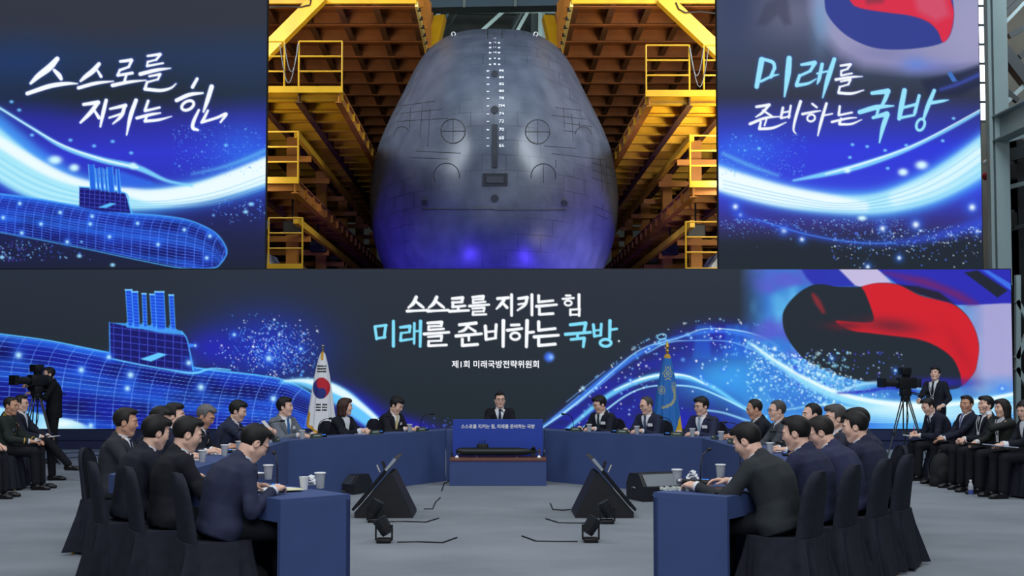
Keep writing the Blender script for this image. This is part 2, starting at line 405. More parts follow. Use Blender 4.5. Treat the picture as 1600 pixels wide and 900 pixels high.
    n1 = c.noise(46, 30, 21)
    c.all(band * np.clip(.55 + .9 * (n1 - .4), 0, .95), (34, 34, 195))
    c.all(band * np.clip((n1 - .56) * 3.0, 0, .85) * (X < 1050), (26, 32, 60))
    c.glow(1130, 590, 75, 34, (60, 165, 245), .85, 2.2, rot=-.1); c.glow(1185, 605, 60, 50, (60, 165, 240), .85)
    for x in (1098, 1145, 1160): c.poly([(x - 10, 508), (x + 9, 507), (x + 13, 560), (x - 16, 562)], (40, 120, 225), 3, .45)
    c.stroke([(835, 676, 4), (885, 640, 7), (925, 607, 9), (965, 575, 9), (1000, 552, 7), (1040, 533, 5), (1100, 519, 4), (1150, 520, 5), (1195, 534, 7), (1240, 560, 9)], (60, 130, 245), 2.2, .9)
    c.stroke([(848, 668, 2), (885, 642, 3.5), (915, 618, 2.5), (960, 578, 1.6), (1003, 545, 1.6), (1060, 528, 1.4), (1100, 514, 1.6), (1150, 516, 2), (1190, 526, 3), (1215, 541, 5)], (170, 228, 255), .9, .95)
    c.stroke([(1010, 552, 2), (1045, 535, 2), (1090, 532, 1.4), (1140, 534, 1.4), (1180, 548, 2), (1215, 566, 3)], (130, 200, 255), .9, .85)
    c.stroke([(870, 684, 4), (905, 655, 6), (945, 622, 8), (985, 600, 9), (1030, 587, 9), (1075, 590, 7), (1115, 606, 6), (1155, 632, 5), (1200, 655, 5)], (110, 210, 255), 2.0, .95)
    c.stroke([(960, 610, 1.5), (1000, 593, 3), (1040, 585, 3.5), (1075, 588, 2.4), (1105, 602, 2)], (235, 255, 255), 1.0)
    c.stroke([(890, 684, 2), (930, 654, 2.5), (975, 620, 2.5), (1010, 605, 2), (1050, 602, 2.4), (1090, 606, 2.4), (1130, 622, 3), (1180, 647, 4)], (165, 230, 255), .9, .95)
    c.stroke([(1095, 640, 3), (1130, 645, 3), (1170, 658, 4)], (160, 225, 255), 1.2, .8)
    for x0, y0, x1, y1 in ((885, 628, 945, 580), (900, 634, 960, 583), (862, 655, 905, 618)):
        c.stroke([(x0, y0, 1.2), (x1, y1, 1.2)], (120, 180, 255), .7, .8, False)
    def wv():
        x = RNG.uniform(905, 1240); y = upper(x) + RNG.normal(35, 38)
        return x, min(max(y, upper(x) - 8), 668)
    c.dots(230, wv, [(190, 235, 255), (255, 255, 255), (110, 190, 255)], (.8, 2.0))
    c.glow(858, 558, 8, 8, (60, 110, 240), 1.0, 4); c.glow(861, 558, 4, 4, (150, 200, 255), .9); c.glow(967, 533, 1.8, 1.8, (215, 235, 245), 1, 4)
    for x, y in ((1034, 526), (1036, 534)): c.stroke(ring(x, y, 7, 4, 2, -.2), (130, 215, 255), .8, .9)
    for x, y in ((1112, 514), (1165, 549), (1118, 561), (1131, 577), (1014, 545), (931, 606), (985, 594), (1080, 528), (1105, 600), (1095, 588)): c.flare(x, y, 1.8)
    # --- far right: flag sweep
    fx = np.clip((X - 1155) / 45, 0, 1)
    c.all(fx * .9, (58, 130, 222)); c.all(fx * np.clip((c.noise(42, 60, 40) - .45) * 2.5, 0, .8), (96, 190, 240)); c.all(fx * np.clip((c.noise(60, 40, 44) - .52) * 3, 0, .7) * (Y < 560), (96, 84, 205))
    lav = np.clip((X - 1490) / 50, 0, 1) * np.clip((640 - Y) / 60, 0, 1)
    c.all(lav * .95, (172, 166, 212)); c.all(np.clip((X - 1530) / 30, 0, 1) * np.clip((Y - 585) / 40, 0, 1) * .9, (70, 150, 245))
    Z4 = lambda P: [(1180 + x / 3.75, 410 + y / 3.75) for x, y in P]
    c.poly(Z4([(260, 20), (490, 20), (620, 140), (480, 145), (360, 150), (300, 90)]), (40, 46, 172), 2.5, .95)
    c.poly(Z4([(470, 20), (700, 20), (800, 118), (720, 124), (620, 145), (585, 135)]), (196, 186, 224), 1.5)
    c.poly(Z4([(690, 20), (1650, 20), (1650, 240), (1450, 240), (1300, 248), (1160, 250), (1060, 218), (840, 132)]), (42, 42, 178), 1.2)
    c.poly(Z4([(760, 60), (1000, 95), (1200, 175), (1300, 240), (1250, 245), (1080, 165), (900, 110)]), (120, 30, 96), 6, .85)
    c.poly(Z4([(830, 130), (950, 140), (1080, 175), (1165, 240), (1050, 216), (950, 188)]), (32, 30, 44), 2, .95)
    blob = Z4([(345, 130), (280, 160), (230, 200), (190, 245), (165, 290), (160, 330), (165, 380), (180, 425), (205, 470), (235, 510), (275, 555), (340, 600), (450, 650), (600, 690), (800, 722), (1000, 742), (1150, 745), (1215, 720), (1280, 650), (1300, 590), (1311, 500), (1305, 450), (1290, 400), (1265, 350), (1240, 310), (1200, 270), (1160, 245), (1060, 218), (960, 192), (840, 132), (720, 121), (620, 142), (480, 142), (410, 130)])
    c.poly(rounded(blob), (32, 40, 50), 1.0)
    c.poly(rounded(Z4([(628, 142), (720, 121), (840, 132), (960, 192), (1060, 218), (1160, 247), (1240, 312), (1290, 400), (1311, 500), (1300, 590), (1280, 650), (1215, 720), (1200, 650), (1155, 560), (1060, 490), (950, 450), (800, 430), (680, 415), (560, 398), (470, 345), (560, 348), (640, 352), (690, 345), (692, 310), (665, 230), (640, 170)])), (208, 28, 42), 1.2)
    c.glow(*Z4([(800, 370)])[0], 42, 11, (110, 32, 48), .85, 2, rot=.12); c.glow(*Z4([(520, 372)])[0], 28, 7, (96, 30, 44), .8)
    c.glow(*Z4([(1200, 520)])[0], 10, 45, (176, 26, 40), .5, 2, rot=-.5)
    c.stroke([(*Z4([(340, 190)])[0], 5), (*Z4([(365, 230)])[0], 9), (*Z4([(400, 290)])[0], 5)], (150, 40, 48), 2.5, .85)
    c.glow(*Z4([(1050, 705)])[0], 60, 8, (40, 36, 170), .85, 2.4)
    c.poly(Z4([(1225, 60), (1300, 46), (1480, 165), (1420, 206)]), (30, 34, 48), 1.0)
    c.poly(Z4([(1330, 46), (1365, 46), (1515, 135), (1500, 165)]), (60, 110, 232), 1.2)
    c.poly(Z4([(1450, 240), (1510, 310), (1650, 420), (1650, 240)]), (40, 46, 60), 1.2, 0.0)
    def rp():
        x = RNG.normal(1262, 58); return x, min(668, 560 + (x - 1200) * .38 + abs(RNG.normal(0, 32)) - 20)
    c.dots(620, rp, [(140, 215, 255), (240, 255, 255), (120, 190, 255)], (.8, 1.9))
    c.dots(330, lambda: (RNG.uniform(1165, 1330), RNG.uniform(550, 668)), [(200, 245, 255), (140, 220, 255)], (.8, 2.0))
    c.dots(160, lambda: (RNG.uniform(1240, 1420), RNG.uniform(545, 620)), [(90, 130, 255), (190, 225, 255), (70, 60, 220)], (.7, 1.7))
    c.glow(1370, 660, 130, 18, (96, 205, 250), .85, 2.4); c.glow(1500, 650, 110, 22, (80, 170, 250), .7); c.glow(1340, 665, 60, 12, (40, 80, 220), .6)
    c.stroke([(1170, 535, 5), (1215, 568, 8), (1260, 598, 11), (1310, 620, 12), (1370, 633, 18), (1440, 637, 20), (1520, 630, 16), (1600, 618, 12)], (150, 225, 252), 3.0, .95)
    c.stroke([(1175, 538, 2), (1215, 566, 3.5), (1260, 592, 5), (1310, 614, 6), (1370, 628, 7), (1440, 634, 7), (1520, 628, 6), (1600, 612, 5)], (238, 255, 255), 1.6, .95)
    c.stroke([(1300, 617, 3), (1340, 602, 4), (1380, 598, 5), (1430, 606, 3), (1470, 614, 2)], (170, 225, 255), 1.8, .85)
    c.stroke([(1310, 614, 2), (1350, 612, 5), (1390, 606, 5), (1430, 612, 3)], (38, 40, 180), 2, .8)
    c.stroke([(1330, 640, 6), (1400, 646, 16), (1480, 648, 18), (1590, 636, 16)], (190, 238, 252), 5, .75); c.glow(1420, 636, 50, 8, (240, 255, 255), .8)
    for k in range(7):
        o = k * 3.2; c.stroke([(1290 + 8 * k, 632 + o, 1), (1360, 640 + o, 1.6), (1450, 644 + o * .8, 1.6), (1590, 625 + o * 1.6, 1.2)], (200, 245, 255), .9, .6)
    c.stroke([(1230, 640, 2), (1290, 632, 3), (1340, 640, 2)], (175, 240, 250), 1.5, .7)
    for x, y in ((1566, 607), (1250, 578), (1300, 560), (1399, 579), (1540, 640)): c.flare(x, y, 2.2)
    # --- headline, brushed block letters
    L1 = [[(135,108,20),(115,150,22),(80,182,12)],[(135,140,14),(165,165,18),(185,180,14)],[(72,205,18),(140,202,14),(215,198,16)],
          [(277,108,20),(257,150,22),(222,182,12)],[(277,140,14),(307,165,18),(327,180,14)],[(214,205,18),(282,202,14),(357,198,16)],
          [(385,118,16),(455,112,20)],[(458,112,18),(452,140,16)],[(385,145,14),(455,142,14)],[(390,145,16),(388,175,16)],[(388,176,16),(475,168,14)],[(428,176,16),(426,200,16)],[(365,206,18),(500,200,14)],
          [(525,108,14),(600,102,18)],[(602,104,16),(598,122,14)],[(530,126,12),(600,122,12)],[(530,126,14),(530,145,14)],[(530,148,14),(615,140,12)],[(505,170,17),(640,160,13)],[(525,188,12),(605,181,14)],[(608,183,14),(604,206,13)],[(530,209,11),(604,206,11)],[(530,209,13),(528,228,13)],[(528,231,13),(620,227,13)],
          [(700,118,18),(775,112,18)],[(750,118,18),(725,155,20),(692,190,10)],[(735,148,14),(765,180,18)],[(797,92,18),(797,235,16)],
          [(845,118,16),(905,110,20)],[(905,112,18),(890,160,18),(838,200,10)],[(845,158,12),(895,150,12)],[(938,92,18),(938,232,16)],
          [(985,98,18),(985,140,16)],[(985,142,16),(1085,132,14)],[(970,172,18),(1110,160,14)],[(990,188,16),(990,225,16)],[(990,228,16),(1085,222,16)],
          [(1175,97,13),(1205,97,13)],[(1152,120,13),(1228,114,13)],ring(1190,149,24,17,12),[(1265,92,18),(1265,180,16)],[(1205,195,14),(1205,232,14)],[(1205,195,11),(1270,191,13)],[(1268,191,15),(1266,236,15)],[(1205,230,11),(1268,229,11)]]
    L2w = [[(215,288,16),(310,282,20)],[(312,284,18),(308,308,16)],[(222,312,13),(308,308,13)],[(222,312,16),(220,332,14)],[(220,336,14),(325,328,14)],[(190,364,18),(362,352,15)],[(218,384,13),(310,376,16)],[(312,378,16),(308,410,14)],[(222,414,12),(308,410,12)],[(222,414,15),(220,440,15)],[(220,446,15),(345,440,15)],
          [(435,300,18),(550,288,20)],[(500,298,18),(470,335,18),(430,350,10)],[(505,320,14),(545,345,16)],[(412,378,20),(588,362,16)],[(500,375,16),(500,408,14)],[(455,400,18),(455,440,16)],[(455,444,18),(560,436,18)],
          [(615,310,20),(620,400,18)],[(690,300,18),(685,390,16)],[(620,350,13),(688,344,13)],[(620,402,16),(688,392,14)],[(740,272,22),(738,450,18)],
          [(795,302,16),(850,300,16)],[(768,338,18),(868,326,16)],ring(822,379,32,24,15),[(905,272,22),(900,452,18)],[(905,355,16),(950,350,16)],
          [(985,280,20),(985,335,18)],[(985,338,18),(1100,326,16)],[(955,384,20),(1122,372,16)],[(985,397,18),(985,438,18)],[(985,444,18),(1100,434,18)]]
    L2c = [[(25,318,16),(90,310,20)],[(92,312,18),(88,350,14)],[(30,358,12),(90,350,12)],[(30,358,16),(26,408,16)],[(26,410,16),(112,398,12)],[(122,290,16),(120,430,14)],[(122,345,12),(160,342,12)],[(165,276,20),(162,450,16)],
          [(1205,300,18),(1310,288,20)],[(1312,290,20),(1300,350,18)],[(1172,366,20),(1345,352,16)],[(1255,362,16),(1255,395,16)],[(1210,402,16),(1300,392,18)],[(1302,394,20),(1295,452,16)],
          [(1365,300,18),(1372,380,16)],[(1420,295,16),(1416,372,16)],[(1370,340,12),(1418,336,12)],[(1372,380,14),(1418,372,14)],[(1480,272,20),(1478,390,18)],[(1480,335,16),(1528,328,14)],ring(1450,425,38,24,17)]
    L2m = [[(772,378,14),(782,448,14)],[(772,376,12),(838,368,14)],[(835,370,14),(826,440,14)],[(780,446,12),(832,438,12)],[(880,345,15),(880,490,16)]]
    fat = lambda S: [[(x, y, w_ * 1.22) for x, y, w_ in st] for st in S]
    for st in fat(zoomed(L1, 620, 440, 4.444) + zoomed(L2w, 620, 440, 4.444)): c.stroke(st, (250, 252, 255), .55, 1, len(st) > 2)
    for st in fat(zoomed(L2c, 620, 440, 4.444) + zoomed(L2m, 380, 410, 3.75)):
        c.stroke(st, (128, 222, 250), .55, 1, len(st) > 2)
    return c.C

def brush(c, strokes, col, halo):
    for st in strokes: c.stroke([(x, y, w_ + 3) for x, y, w_ in st], halo, 2.0, .45)
    for st in strokes: c.stroke([(x, y, w_ * 1.15) for x, y, w_ in st], col, .6)
def art_left(X, Y):
    c = Canvas(X, Y)
    t = np.clip(Y / 420, 0, 1)
    f = lambda k: np.interp(Y + (X - 200) * 0.03, [-40, 40, 90, 150, 185, 240, 310, 380, 420], k)[..., None]
    c.C[:] = np.concatenate([f([52, 50, 38, 32, 44, 48, 40, 30, 26]), f([54, 54, 54, 44, 46, 54, 50, 38, 36]), f([66, 66, 84, 62, 150, 205, 170, 70, 46])], -1) / 255
    c.glow(30, 100, 90, 45, (32, 58, 110), .6); c.glow(370, 110, 120, 50, (42, 58, 92), .5); c.glow(190, 150, 150, 28, (36, 42, 44), .6)
    c.glow(385, 240, 60, 45, (46, 110, 235), .7); c.glow(30, 190, 70, 30, (40, 46, 170), .5)
    # white sweep
    c.stroke([(-60, 180, 84), (0, 234, 84), (60, 276, 74), (130, 302, 54), (210, 312, 44), (290, 305, 42), (360, 290, 46), (430, 265, 52)], (70, 160, 250), 9, .9)
    c.stroke([(-60, 190, 64), (0, 244, 66), (60, 284, 56), (130, 306, 40), (210, 314, 28), (290, 304, 30), (360, 287, 34), (430, 262, 40)], (172, 236, 250), 4, .95)
    c.stroke([(-60, 180, 14), (0, 222, 17), (70, 264, 17), (120, 284, 13), (190, 298, 13), (240, 307, 22), (300, 303, 28), (360, 286, 34), (430, 261, 40)], (240, 253, 255), 3.2, .95)
    for k in range(7):
        o = 6 * k; c.stroke([(-30, 226 + o, 1), (50, 275 + o * .9, 1.3), (130, 303 + o * .55, 1.2), (230, 315 + o * .3, 1), (330, 302 + o * .5, 1.2), (430, 268 + o * .6, 1)], (214, 246, 255) if k % 2 else (120, 200, 245), .9, .6)
    c.stroke([(-30, 152, 3), (0, 169, 4), (50, 200, 4.5), (100, 230, 7), (160, 250, 9), (215, 262, 9), (260, 282, 5), (300, 290, 3)], (128, 215, 255), 1.6, .95)
    c.stroke([(0, 169, 1.4), (50, 200, 1.6), (100, 228, 2.4), (160, 249, 3), (215, 262, 3)], (235, 252, 255), .8, .9)
    c.poly([(190, 268), (235, 283), (245, 290), (190, 292), (150, 285)], (50, 110, 235), 3, .8)
    c.stroke([(300, 272, 2), (345, 262, 4), (385, 248, 6), (430, 228, 6)], (96, 180, 240), 3, .8)
    for x, y, rx, ry in ((86, 250, 11, 7), (116, 262, 8, 6), (208, 259, 6, 5)): c.glow(x, y, rx, ry, (205, 248, 255), 1, 3)
    for x, y in ((50, 211), (110, 219), (147, 228), (176, 221), (205, 239), (30, 172), (18, 159), (353, 227), (305, 201)): c.glow(x, y, 3.4, 2.6, (110, 195, 255), .95, 3)
    c.dots(260, lambda: (RNG.uniform(270, 414), RNG.uniform(195, 275)), [(60, 140, 255), (110, 200, 255)], (.5, 1.0), .8)
    # hull
    c.poly([(250, 345), (414, 310), (430, 420), (-40, 430), (-40, 330)], (28, 28, 70), 22, .5)
    ytop = interp([-80, 0, 60, 124, 200, 250, 290, 320, 340, 352, 356], [295, 303, 311, 322, 333, 337, 343, 354, 367, 384, 396])
    lower = interp([-80, 0, 70, 140, 210, 280, 320, 340, 350, 356], [345, 362, 374, 388, 403, 417, 420, 416, 407, 396])
    wire_sub(c, ytop, 355, lower, (26, 44, 160), (80, 130, 255), 4.8, 14.0, 12.0)
    c.stroke([(-60, 296, 2), (0, 303, 2.4), (60, 311, 2.4), (124, 322, 2.4), (200, 333, 2.4), (250, 337, 2.4), (290, 343, 2.2), (320, 354, 2), (340, 367, 2), (352, 384, 2), (354, 396, 2), (346, 410, 2), (332, 419, 2), (285, 419, 1.8), (210, 405, 1.6), (140, 390, 1.6), (70, 376, 1.6), (0, 363, 1.6)], (70, 165, 255), .9, .95)
    c.poly([(124, 292), (160, 294), (196, 302), (201, 318), (204, 333), (160, 330), (124, 323)], (24, 24, 110), .8)
    w = c.sub(122, 290, 206, 335); Xs, Ys = X[w], Y[w]
    ins = (Xs > 124) & (Xs < 197 + (Ys - 302) * .25) & (Ys > 292 + (Xs - 124) * .13) & (Ys < 323 + (Xs - 124) * .12)
    c.mix(w, ins * np.maximum(np.clip(1 - np.abs((Xs / 8 % 1) - .5) * 9, 0, 1), np.clip(1 - np.abs(((Ys - Xs * .1) / 6.5 % 1) - .5) * 7.5, 0, 1)) * .7, (80, 96, 240))
    c.stroke([(124, 292, 2), (160, 295, 2), (196, 302, 2), (201, 318, 1.6), (206, 334, 2)], (80, 190, 255), .8)
    c.poly([(153, 324), (172, 317), (182, 318), (166, 325)], (90, 190, 255), .8)
    for x0, x1, y0, y1 in ((138, 147, 257, 296), (149, 153, 263, 296), (155, 160, 262, 298), (162, 166, 264, 298), (167, 176, 261, 300), (181, 186, 264, 302)):
        c.poly([(x0, y0), (x1, y0), (x1 + 3, y1), (x0 + 3, y1)], (36, 100, 225), .8)
        c.stroke([(x0, y0, 1), (x0 + 3, y1, 1)], (120, 215, 255), .7, .9, False); c.stroke([(x1, y0, 1), (x1 + 3, y1, 1)], (90, 190, 255), .7, .9, False)
    for x, y in ((31, 318), (94, 332), (144, 338), (64, 350), (141, 350), (171, 370), (215, 349), (288, 359), (328, 369), (247, 382), (323, 403), (105, 378), (34, 364), (5, 340)): c.flare(x, y, 2.8)
    c.dots(130, lambda: (abs(RNG.normal(0, 55)), RNG.uniform(376, 408)), [(60, 120, 255), (130, 200, 255), (90, 60, 200)], (.6, 1.4))
    for x, y in ((124, 400), (176, 414), (392, 319), (384, 331), (3, 402)): c.glow(x, y, 4, 3, (150, 220, 255), .95, 3)
    c.dots(70, lambda: (RNG.uniform(330, 414), RNG.uniform(312, 350)), [(60, 120, 255), (120, 190, 255)], (.6, 1.3))
    K = [[(335,345,24),(290,395,34),(225,445,28),(180,488,14)],[(318,412,16),(345,440,24),(358,462,18)],[(160,548,20),(290,505,24),(390,490,18),(455,490,6)],
         [(580,375,20),(545,415,26),(500,450,22),(472,475,12)],[(572,415,12),(592,448,16)],[(460,515,18),(560,488,18),(665,476,6)],
         [(705,360,14),(770,352,18)],[(772,355,15),(755,390,13)],[(755,392,12),(705,410,14)],[(702,410,12),(690,440,14)],[(690,442,14),(775,428,16)],[(742,435,12),(728,480,14)],[(660,500,20),(760,480,16),(855,470,6)],
         [(865,328,12),(938,318,16)],[(940,320,13),(915,350,12)],[(915,350,10),(868,362,11)],[(866,362,11),(862,385,11)],[(862,387,13),(955,370,10)],[(822,434,20),(920,410,18),(1000,400,6)],[(875,447,11),(938,435,14)],[(938,437,13),(925,465,11)],[(925,465,10),(868,480,11)],[(862,480,13),(850,518,15)],[(850,522,18),(940,530,17),(1000,516,12),(1032,490,6)],
         [(490,612,16),(575,600,22)],[(572,605,20),(530,660,22),(472,718,12)],[(548,640,12),(580,690,18)],[(622,588,18),(605,660,20),(588,742,10)],
         [(645,638,12),(735,618,20)],[(732,620,18),(710,680,18),(662,725,8)],[(640,690,10),(722,664,14)],[(797,588,20),(765,680,22),(742,790,8)],
         [(868,592,15),(850,645,15)],[(850,650,14),(935,630,12)],[(802,692,16),(880,672,16),(940,662,8)],[(862,675,12),(850,708,14)],[(850,710,16),(930,702,14),(1005,682,5)],
         [(1155,462,16),(1128,510,18)],[(1035,588,20),(1110,555,20),(1188,545,10)],ring(1100,618,38,24,15,-.5),[(1240,508,24),(1215,590,22),(1192,655,10)],[(1165,645,12),(1135,710,18),(1130,750,18),(1160,762,12)],[(1218,648,12),(1195,695,16),(1180,718,12)],[(1185,716,14),(1270,690,14),(1325,668,16),(1292,716,10)]]
    brush(c, zoomed(K, 0, 0, 3.75), (248, 252, 255), (60, 90, 220))
    return c.C
def art_right(X, Y):
    c = Canvas(X, Y)
    f = lambda k: np.interp(Y, [-40, 60, 120, 150, 175, 230, 300, 350, 380, 420], k)[..., None]
    c.C[:] = np.concatenate([f([62, 60, 48, 42, 44, 42, 50, 50, 30, 27]), f([70, 68, 58, 46, 50, 52, 60, 44, 36, 36]), f([96, 96, 80, 66, 130, 215, 215, 120, 50, 46])], -1) / 255
    c.glow(1240, 20, 60, 40, (112, 112, 140), .7); c.glow(1150, 10, 30, 70, (52, 62, 96), .8)
    c.poly([(1196, 6), (1230, -10), (1236, 38), (1226, 40), (1215, 24), (1196, 40), (1182, 39)], (56, 58, 82), 4, .6)
    lav = [(1262, -60), (1270, 20), (1284, 55), (1310, 85), (1350, 105), (1420, 112), (1500, 108), (1560, 100), (1560, -60)]
    c.poly(lav, (152, 150, 190), 12, .95)
    c.glow(1282, 30, 14, 50, (110, 150, 190), .7); c.glow(1520, 40, 40, 60, (160, 156, 196), .6)
    c.glow(1450, 105, 50, 12, (112, 120, 200), .6); c.glow(1380, 84, 60, 16, (120, 120, 170), .6)
    Z7 = lambda P: [(1110 + x / 3.265, y / 3.265) for x, y in P]
    c.poly(rounded(Z7([(585, -140), (582, 0), (600, 80), (680, 170), (790, 230), (900, 252), (1050, 247), (1180, 220), (1228, 165), (1242, 60), (1215, -60), (1100, -160)])), (44, 56, 140), 1)
    c.poly(rounded(Z7([(640, -140), (710, 0), (760, 40), (900, 64), (1020, 80), (1110, 112), (1160, 160), (1186, 216), (1222, 176), (1240, 100), (1238, 40), (1200, -60), (1100, -160)])), (214, 34, 66), 1.2)
    c.poly(Z7([(1030, -40), (1190, -40), (1220, 80), (1150, 110), (1060, 60)]), (205, 90, 118), 6, .7)
    c.poly(Z7([(770, -60), (900, -60), (880, 15), (800, 22)]), (120, 44, 62), 4, .7)
    c.poly([(1440, 126), (1500, 112), (1535, 100), (1540, 130), (1500, 150), (1450, 150)], (26, 32, 62), 4, .8)
    c.poly([(1480, 115), (1486, 111), (1496, 127), (1488, 128)], (60, 110, 190), 1)
    c.stroke([(1470, 140, 4), (1500, 130, 5), (1540, 112, 5)], (70, 90, 220), 3, .7); c.glow(1430, 100, 20, 12, (90, 130, 220), .6)
    c.glow(1160, 235, 60, 30, (50, 110, 235), .7)
    c.stroke([(1100, 268, 44), (1150, 285, 46), (1220, 305, 42), (1290, 316, 40), (1370, 318, 46), (1440, 300, 58), (1500, 270, 66), (1560, 230, 70)], (70, 160, 250), 9, .9)
    c.stroke([(1100, 270, 30), (1150, 288, 34), (1220, 307, 32), (1290, 318, 28), (1370, 318, 32), (1440, 299, 44), (1500, 268, 52), (1560, 226, 56)], (170, 232, 250), 4, .95)
    c.stroke([(1100, 270, 34), (1150, 287, 36), (1220, 305, 32), (1290, 315, 24), (1350, 322, 14)], (242, 253, 255), 4, .95)
    c.stroke([(1400, 310, 22), (1470, 282, 24), (1530, 240, 24)], (226, 250, 255), 5, .8)
    for k in range(7):
        o = 6 * k; c.stroke([(1130, 282 + o * .5, 1), (1230, 305 + o * .4, 1.2), (1320, 318 + o * .3, 1.2), (1410, 300 + o * .6, 1.2), (1480, 265 + o, 1.2), (1550, 215 + o * 1.2, 1)], (225, 250, 255) if k % 2 else (116, 196, 240), .9, .6)
    c.stroke([(1240, 282, 3), (1290, 272, 8), (1340, 260, 10), (1400, 240, 8), (1450, 218, 6), (1500, 192, 5), (1545, 166, 4)], (128, 215, 255), 1.6, .95)
    c.stroke([(1290, 272, 2), (1340, 258, 3), (1400, 238, 2.4), (1450, 216, 2), (1545, 164, 1.6)], (235, 252, 255), .8, .9)
    c.stroke([(1130, 240, 5), (1170, 258, 6), (1215, 274, 4)], (96, 175, 240), 3, .8)
    for x, y, rx, ry in ((1440, 258, 10, 7), (1411, 269, 8, 6), (1324, 266, 5, 4.5), (1347, 341, 7, 4)): c.glow(x, y, rx, ry, (215, 250, 255), 1, 3)
    for x, y in ((1473, 220), (1416, 227), (1383, 235), (1355, 229), (1328, 246), (1387, 263), (1332, 226), (1490, 185), (1186, 232)): c.glow(x, y, 3, 2.4, (120, 205, 255), .95, 3)
    for x, y, r in ((1379, 357, 4), (1431, 351, 5), (1225, 360, 4), (1253, 374, 3.2), (1149, 323, 4), (1157, 336, 2.5), (1405, 403, 3), (1356, 417, 3), (1527, 361, 3), (1519, 324, 5)): c.flare(x, y, r, (235, 250, 255))
    c.stroke([(1150, 335, 6), (1220, 355, 6), (1300, 375, 5), (1380, 380, 8), (1460, 370, 14), (1540, 345, 18)], (50, 80, 225), 6, .75)
    c.stroke([(1180, 342, 1.2), (1260, 366, 1.4), (1340, 379, 1.6), (1400, 380, 1.4)], (70, 150, 255), 1.2, .8)
    def pr():
        x = RNG.uniform(1300, 1538); return x, 350 + abs(RNG.normal(0, 26)) + (1540 - x) * .06
    c.dots(330, pr, [(110, 180, 255), (220, 240, 255), (80, 120, 255)], (.6, 1.4))
    c.dots(380, lambda: (RNG.uniform(1126, 1420), 332 + abs(RNG.normal(0, 14)) + 10), [(80, 150, 255), (130, 200, 255)], (.5, 1.0), .85)
    c.dots(260, lambda: (RNG.uniform(1126, 1260), RNG.uniform(210, 275)), [(60, 140, 255), (110, 200, 255)], (.5, 1.0), .8)
    KC = [[(262,305,26),(250,370,24),(236,442,20)],[(262,300,14),(318,318,16),(328,350,14)],[(328,345,14),(308,392,16)],[(258,415,12),(315,388,11),(348,380,5)],[(402,298,24),(395,380,26),(378,492,8)],
          [(465,330,12),(532,320,20)],[(532,325,16),(510,360,14)],[(510,362,12),(460,385,12)],[(455,385,14),(440,430,16)],[(440,436,16),(500,425,12),(540,402,5)],[(570,328,16),(555,400,16),(545,428,6)],[(545,375,9),(595,364,9)],[(632,302,18),(600,400,22),(573,498,6)],
          [(825,475,16),(905,465,24)],[(905,470,20),(890,510,18),(868,548,10)],[(762,572,20),(850,547,22),(935,540,6)],[(858,550,14),(848,590,12)],[(830,600,14),(900,580,22)],[(902,585,22),(880,650,20),(862,728,6)],
          [(990,462,22),(975,540,24),(963,605,18)],[(1065,488,14),(1043,575,16)],[(980,550,13),(1050,532,13)],[(975,600,13),(1040,587,11)],[(1142,462,16),(1110,540,20),(1088,604,12)],[(1125,525,16),(1180,516,13),(1214,510,4)],ring(1072,636,20,30,12,.35)]
    KW = [[(665,335,10),(715,328,12)],[(715,330,10),(700,350,10)],[(700,352,8),(668,362,10)],[(668,362,9),(666,382,9)],[(668,385,10),(722,374,8)],[(640,406,13),(720,393,11),(776,390,4)],[(665,416,8),(714,405,11)],[(714,408,10),(704,430,9)],[(704,431,8),(664,442,8)],[(660,443,10),(654,470,11)],[(655,474,13),(720,477,12),(782,460,5)],
          [(235,545,12),(300,535,14)],[(296,540,12),(265,575,12),(232,597,6)],[(268,563,9),(312,592,10)],[(202,632,13),(280,602,12),(352,595,5)],[(288,602,8),(276,640,8)],[(257,622,10),(250,655,12)],[(250,658,12),(320,652,12),(386,624,4)],
          [(370,550,12),(360,600,12)],[(410,540,10),(400,600,10)],[(365,575,8),(405,568,8)],[(362,603,9),(405,593,8)],[(460,518,14),(435,600,13),(424,660,9),(436,682,5)],
          [(520,530,10),(542,547,10)],[(470,582,12),(530,570,10),(562,565,5)],ring(514,602,20,17,9,-.4),[(592,528,12),(565,620,14),(548,692,6)],[(575,590,8),(622,580,7)],
          [(660,543,11),(655,583,12)],[(655,588,10),(722,574,9)],[(620,622,11),(700,604,10),(745,600,5)],[(667,605,9),(658,630,12)],[(660,634,12),(720,632,10),(772,610,4)]]
    brush(c, zoomed(KC, 1110, 0, 3.265), (150, 226, 250), (40, 90, 200)); brush(c, zoomed(KW, 1110, 0, 3.265), (244, 248, 252), (60, 80, 190))
    return c.C

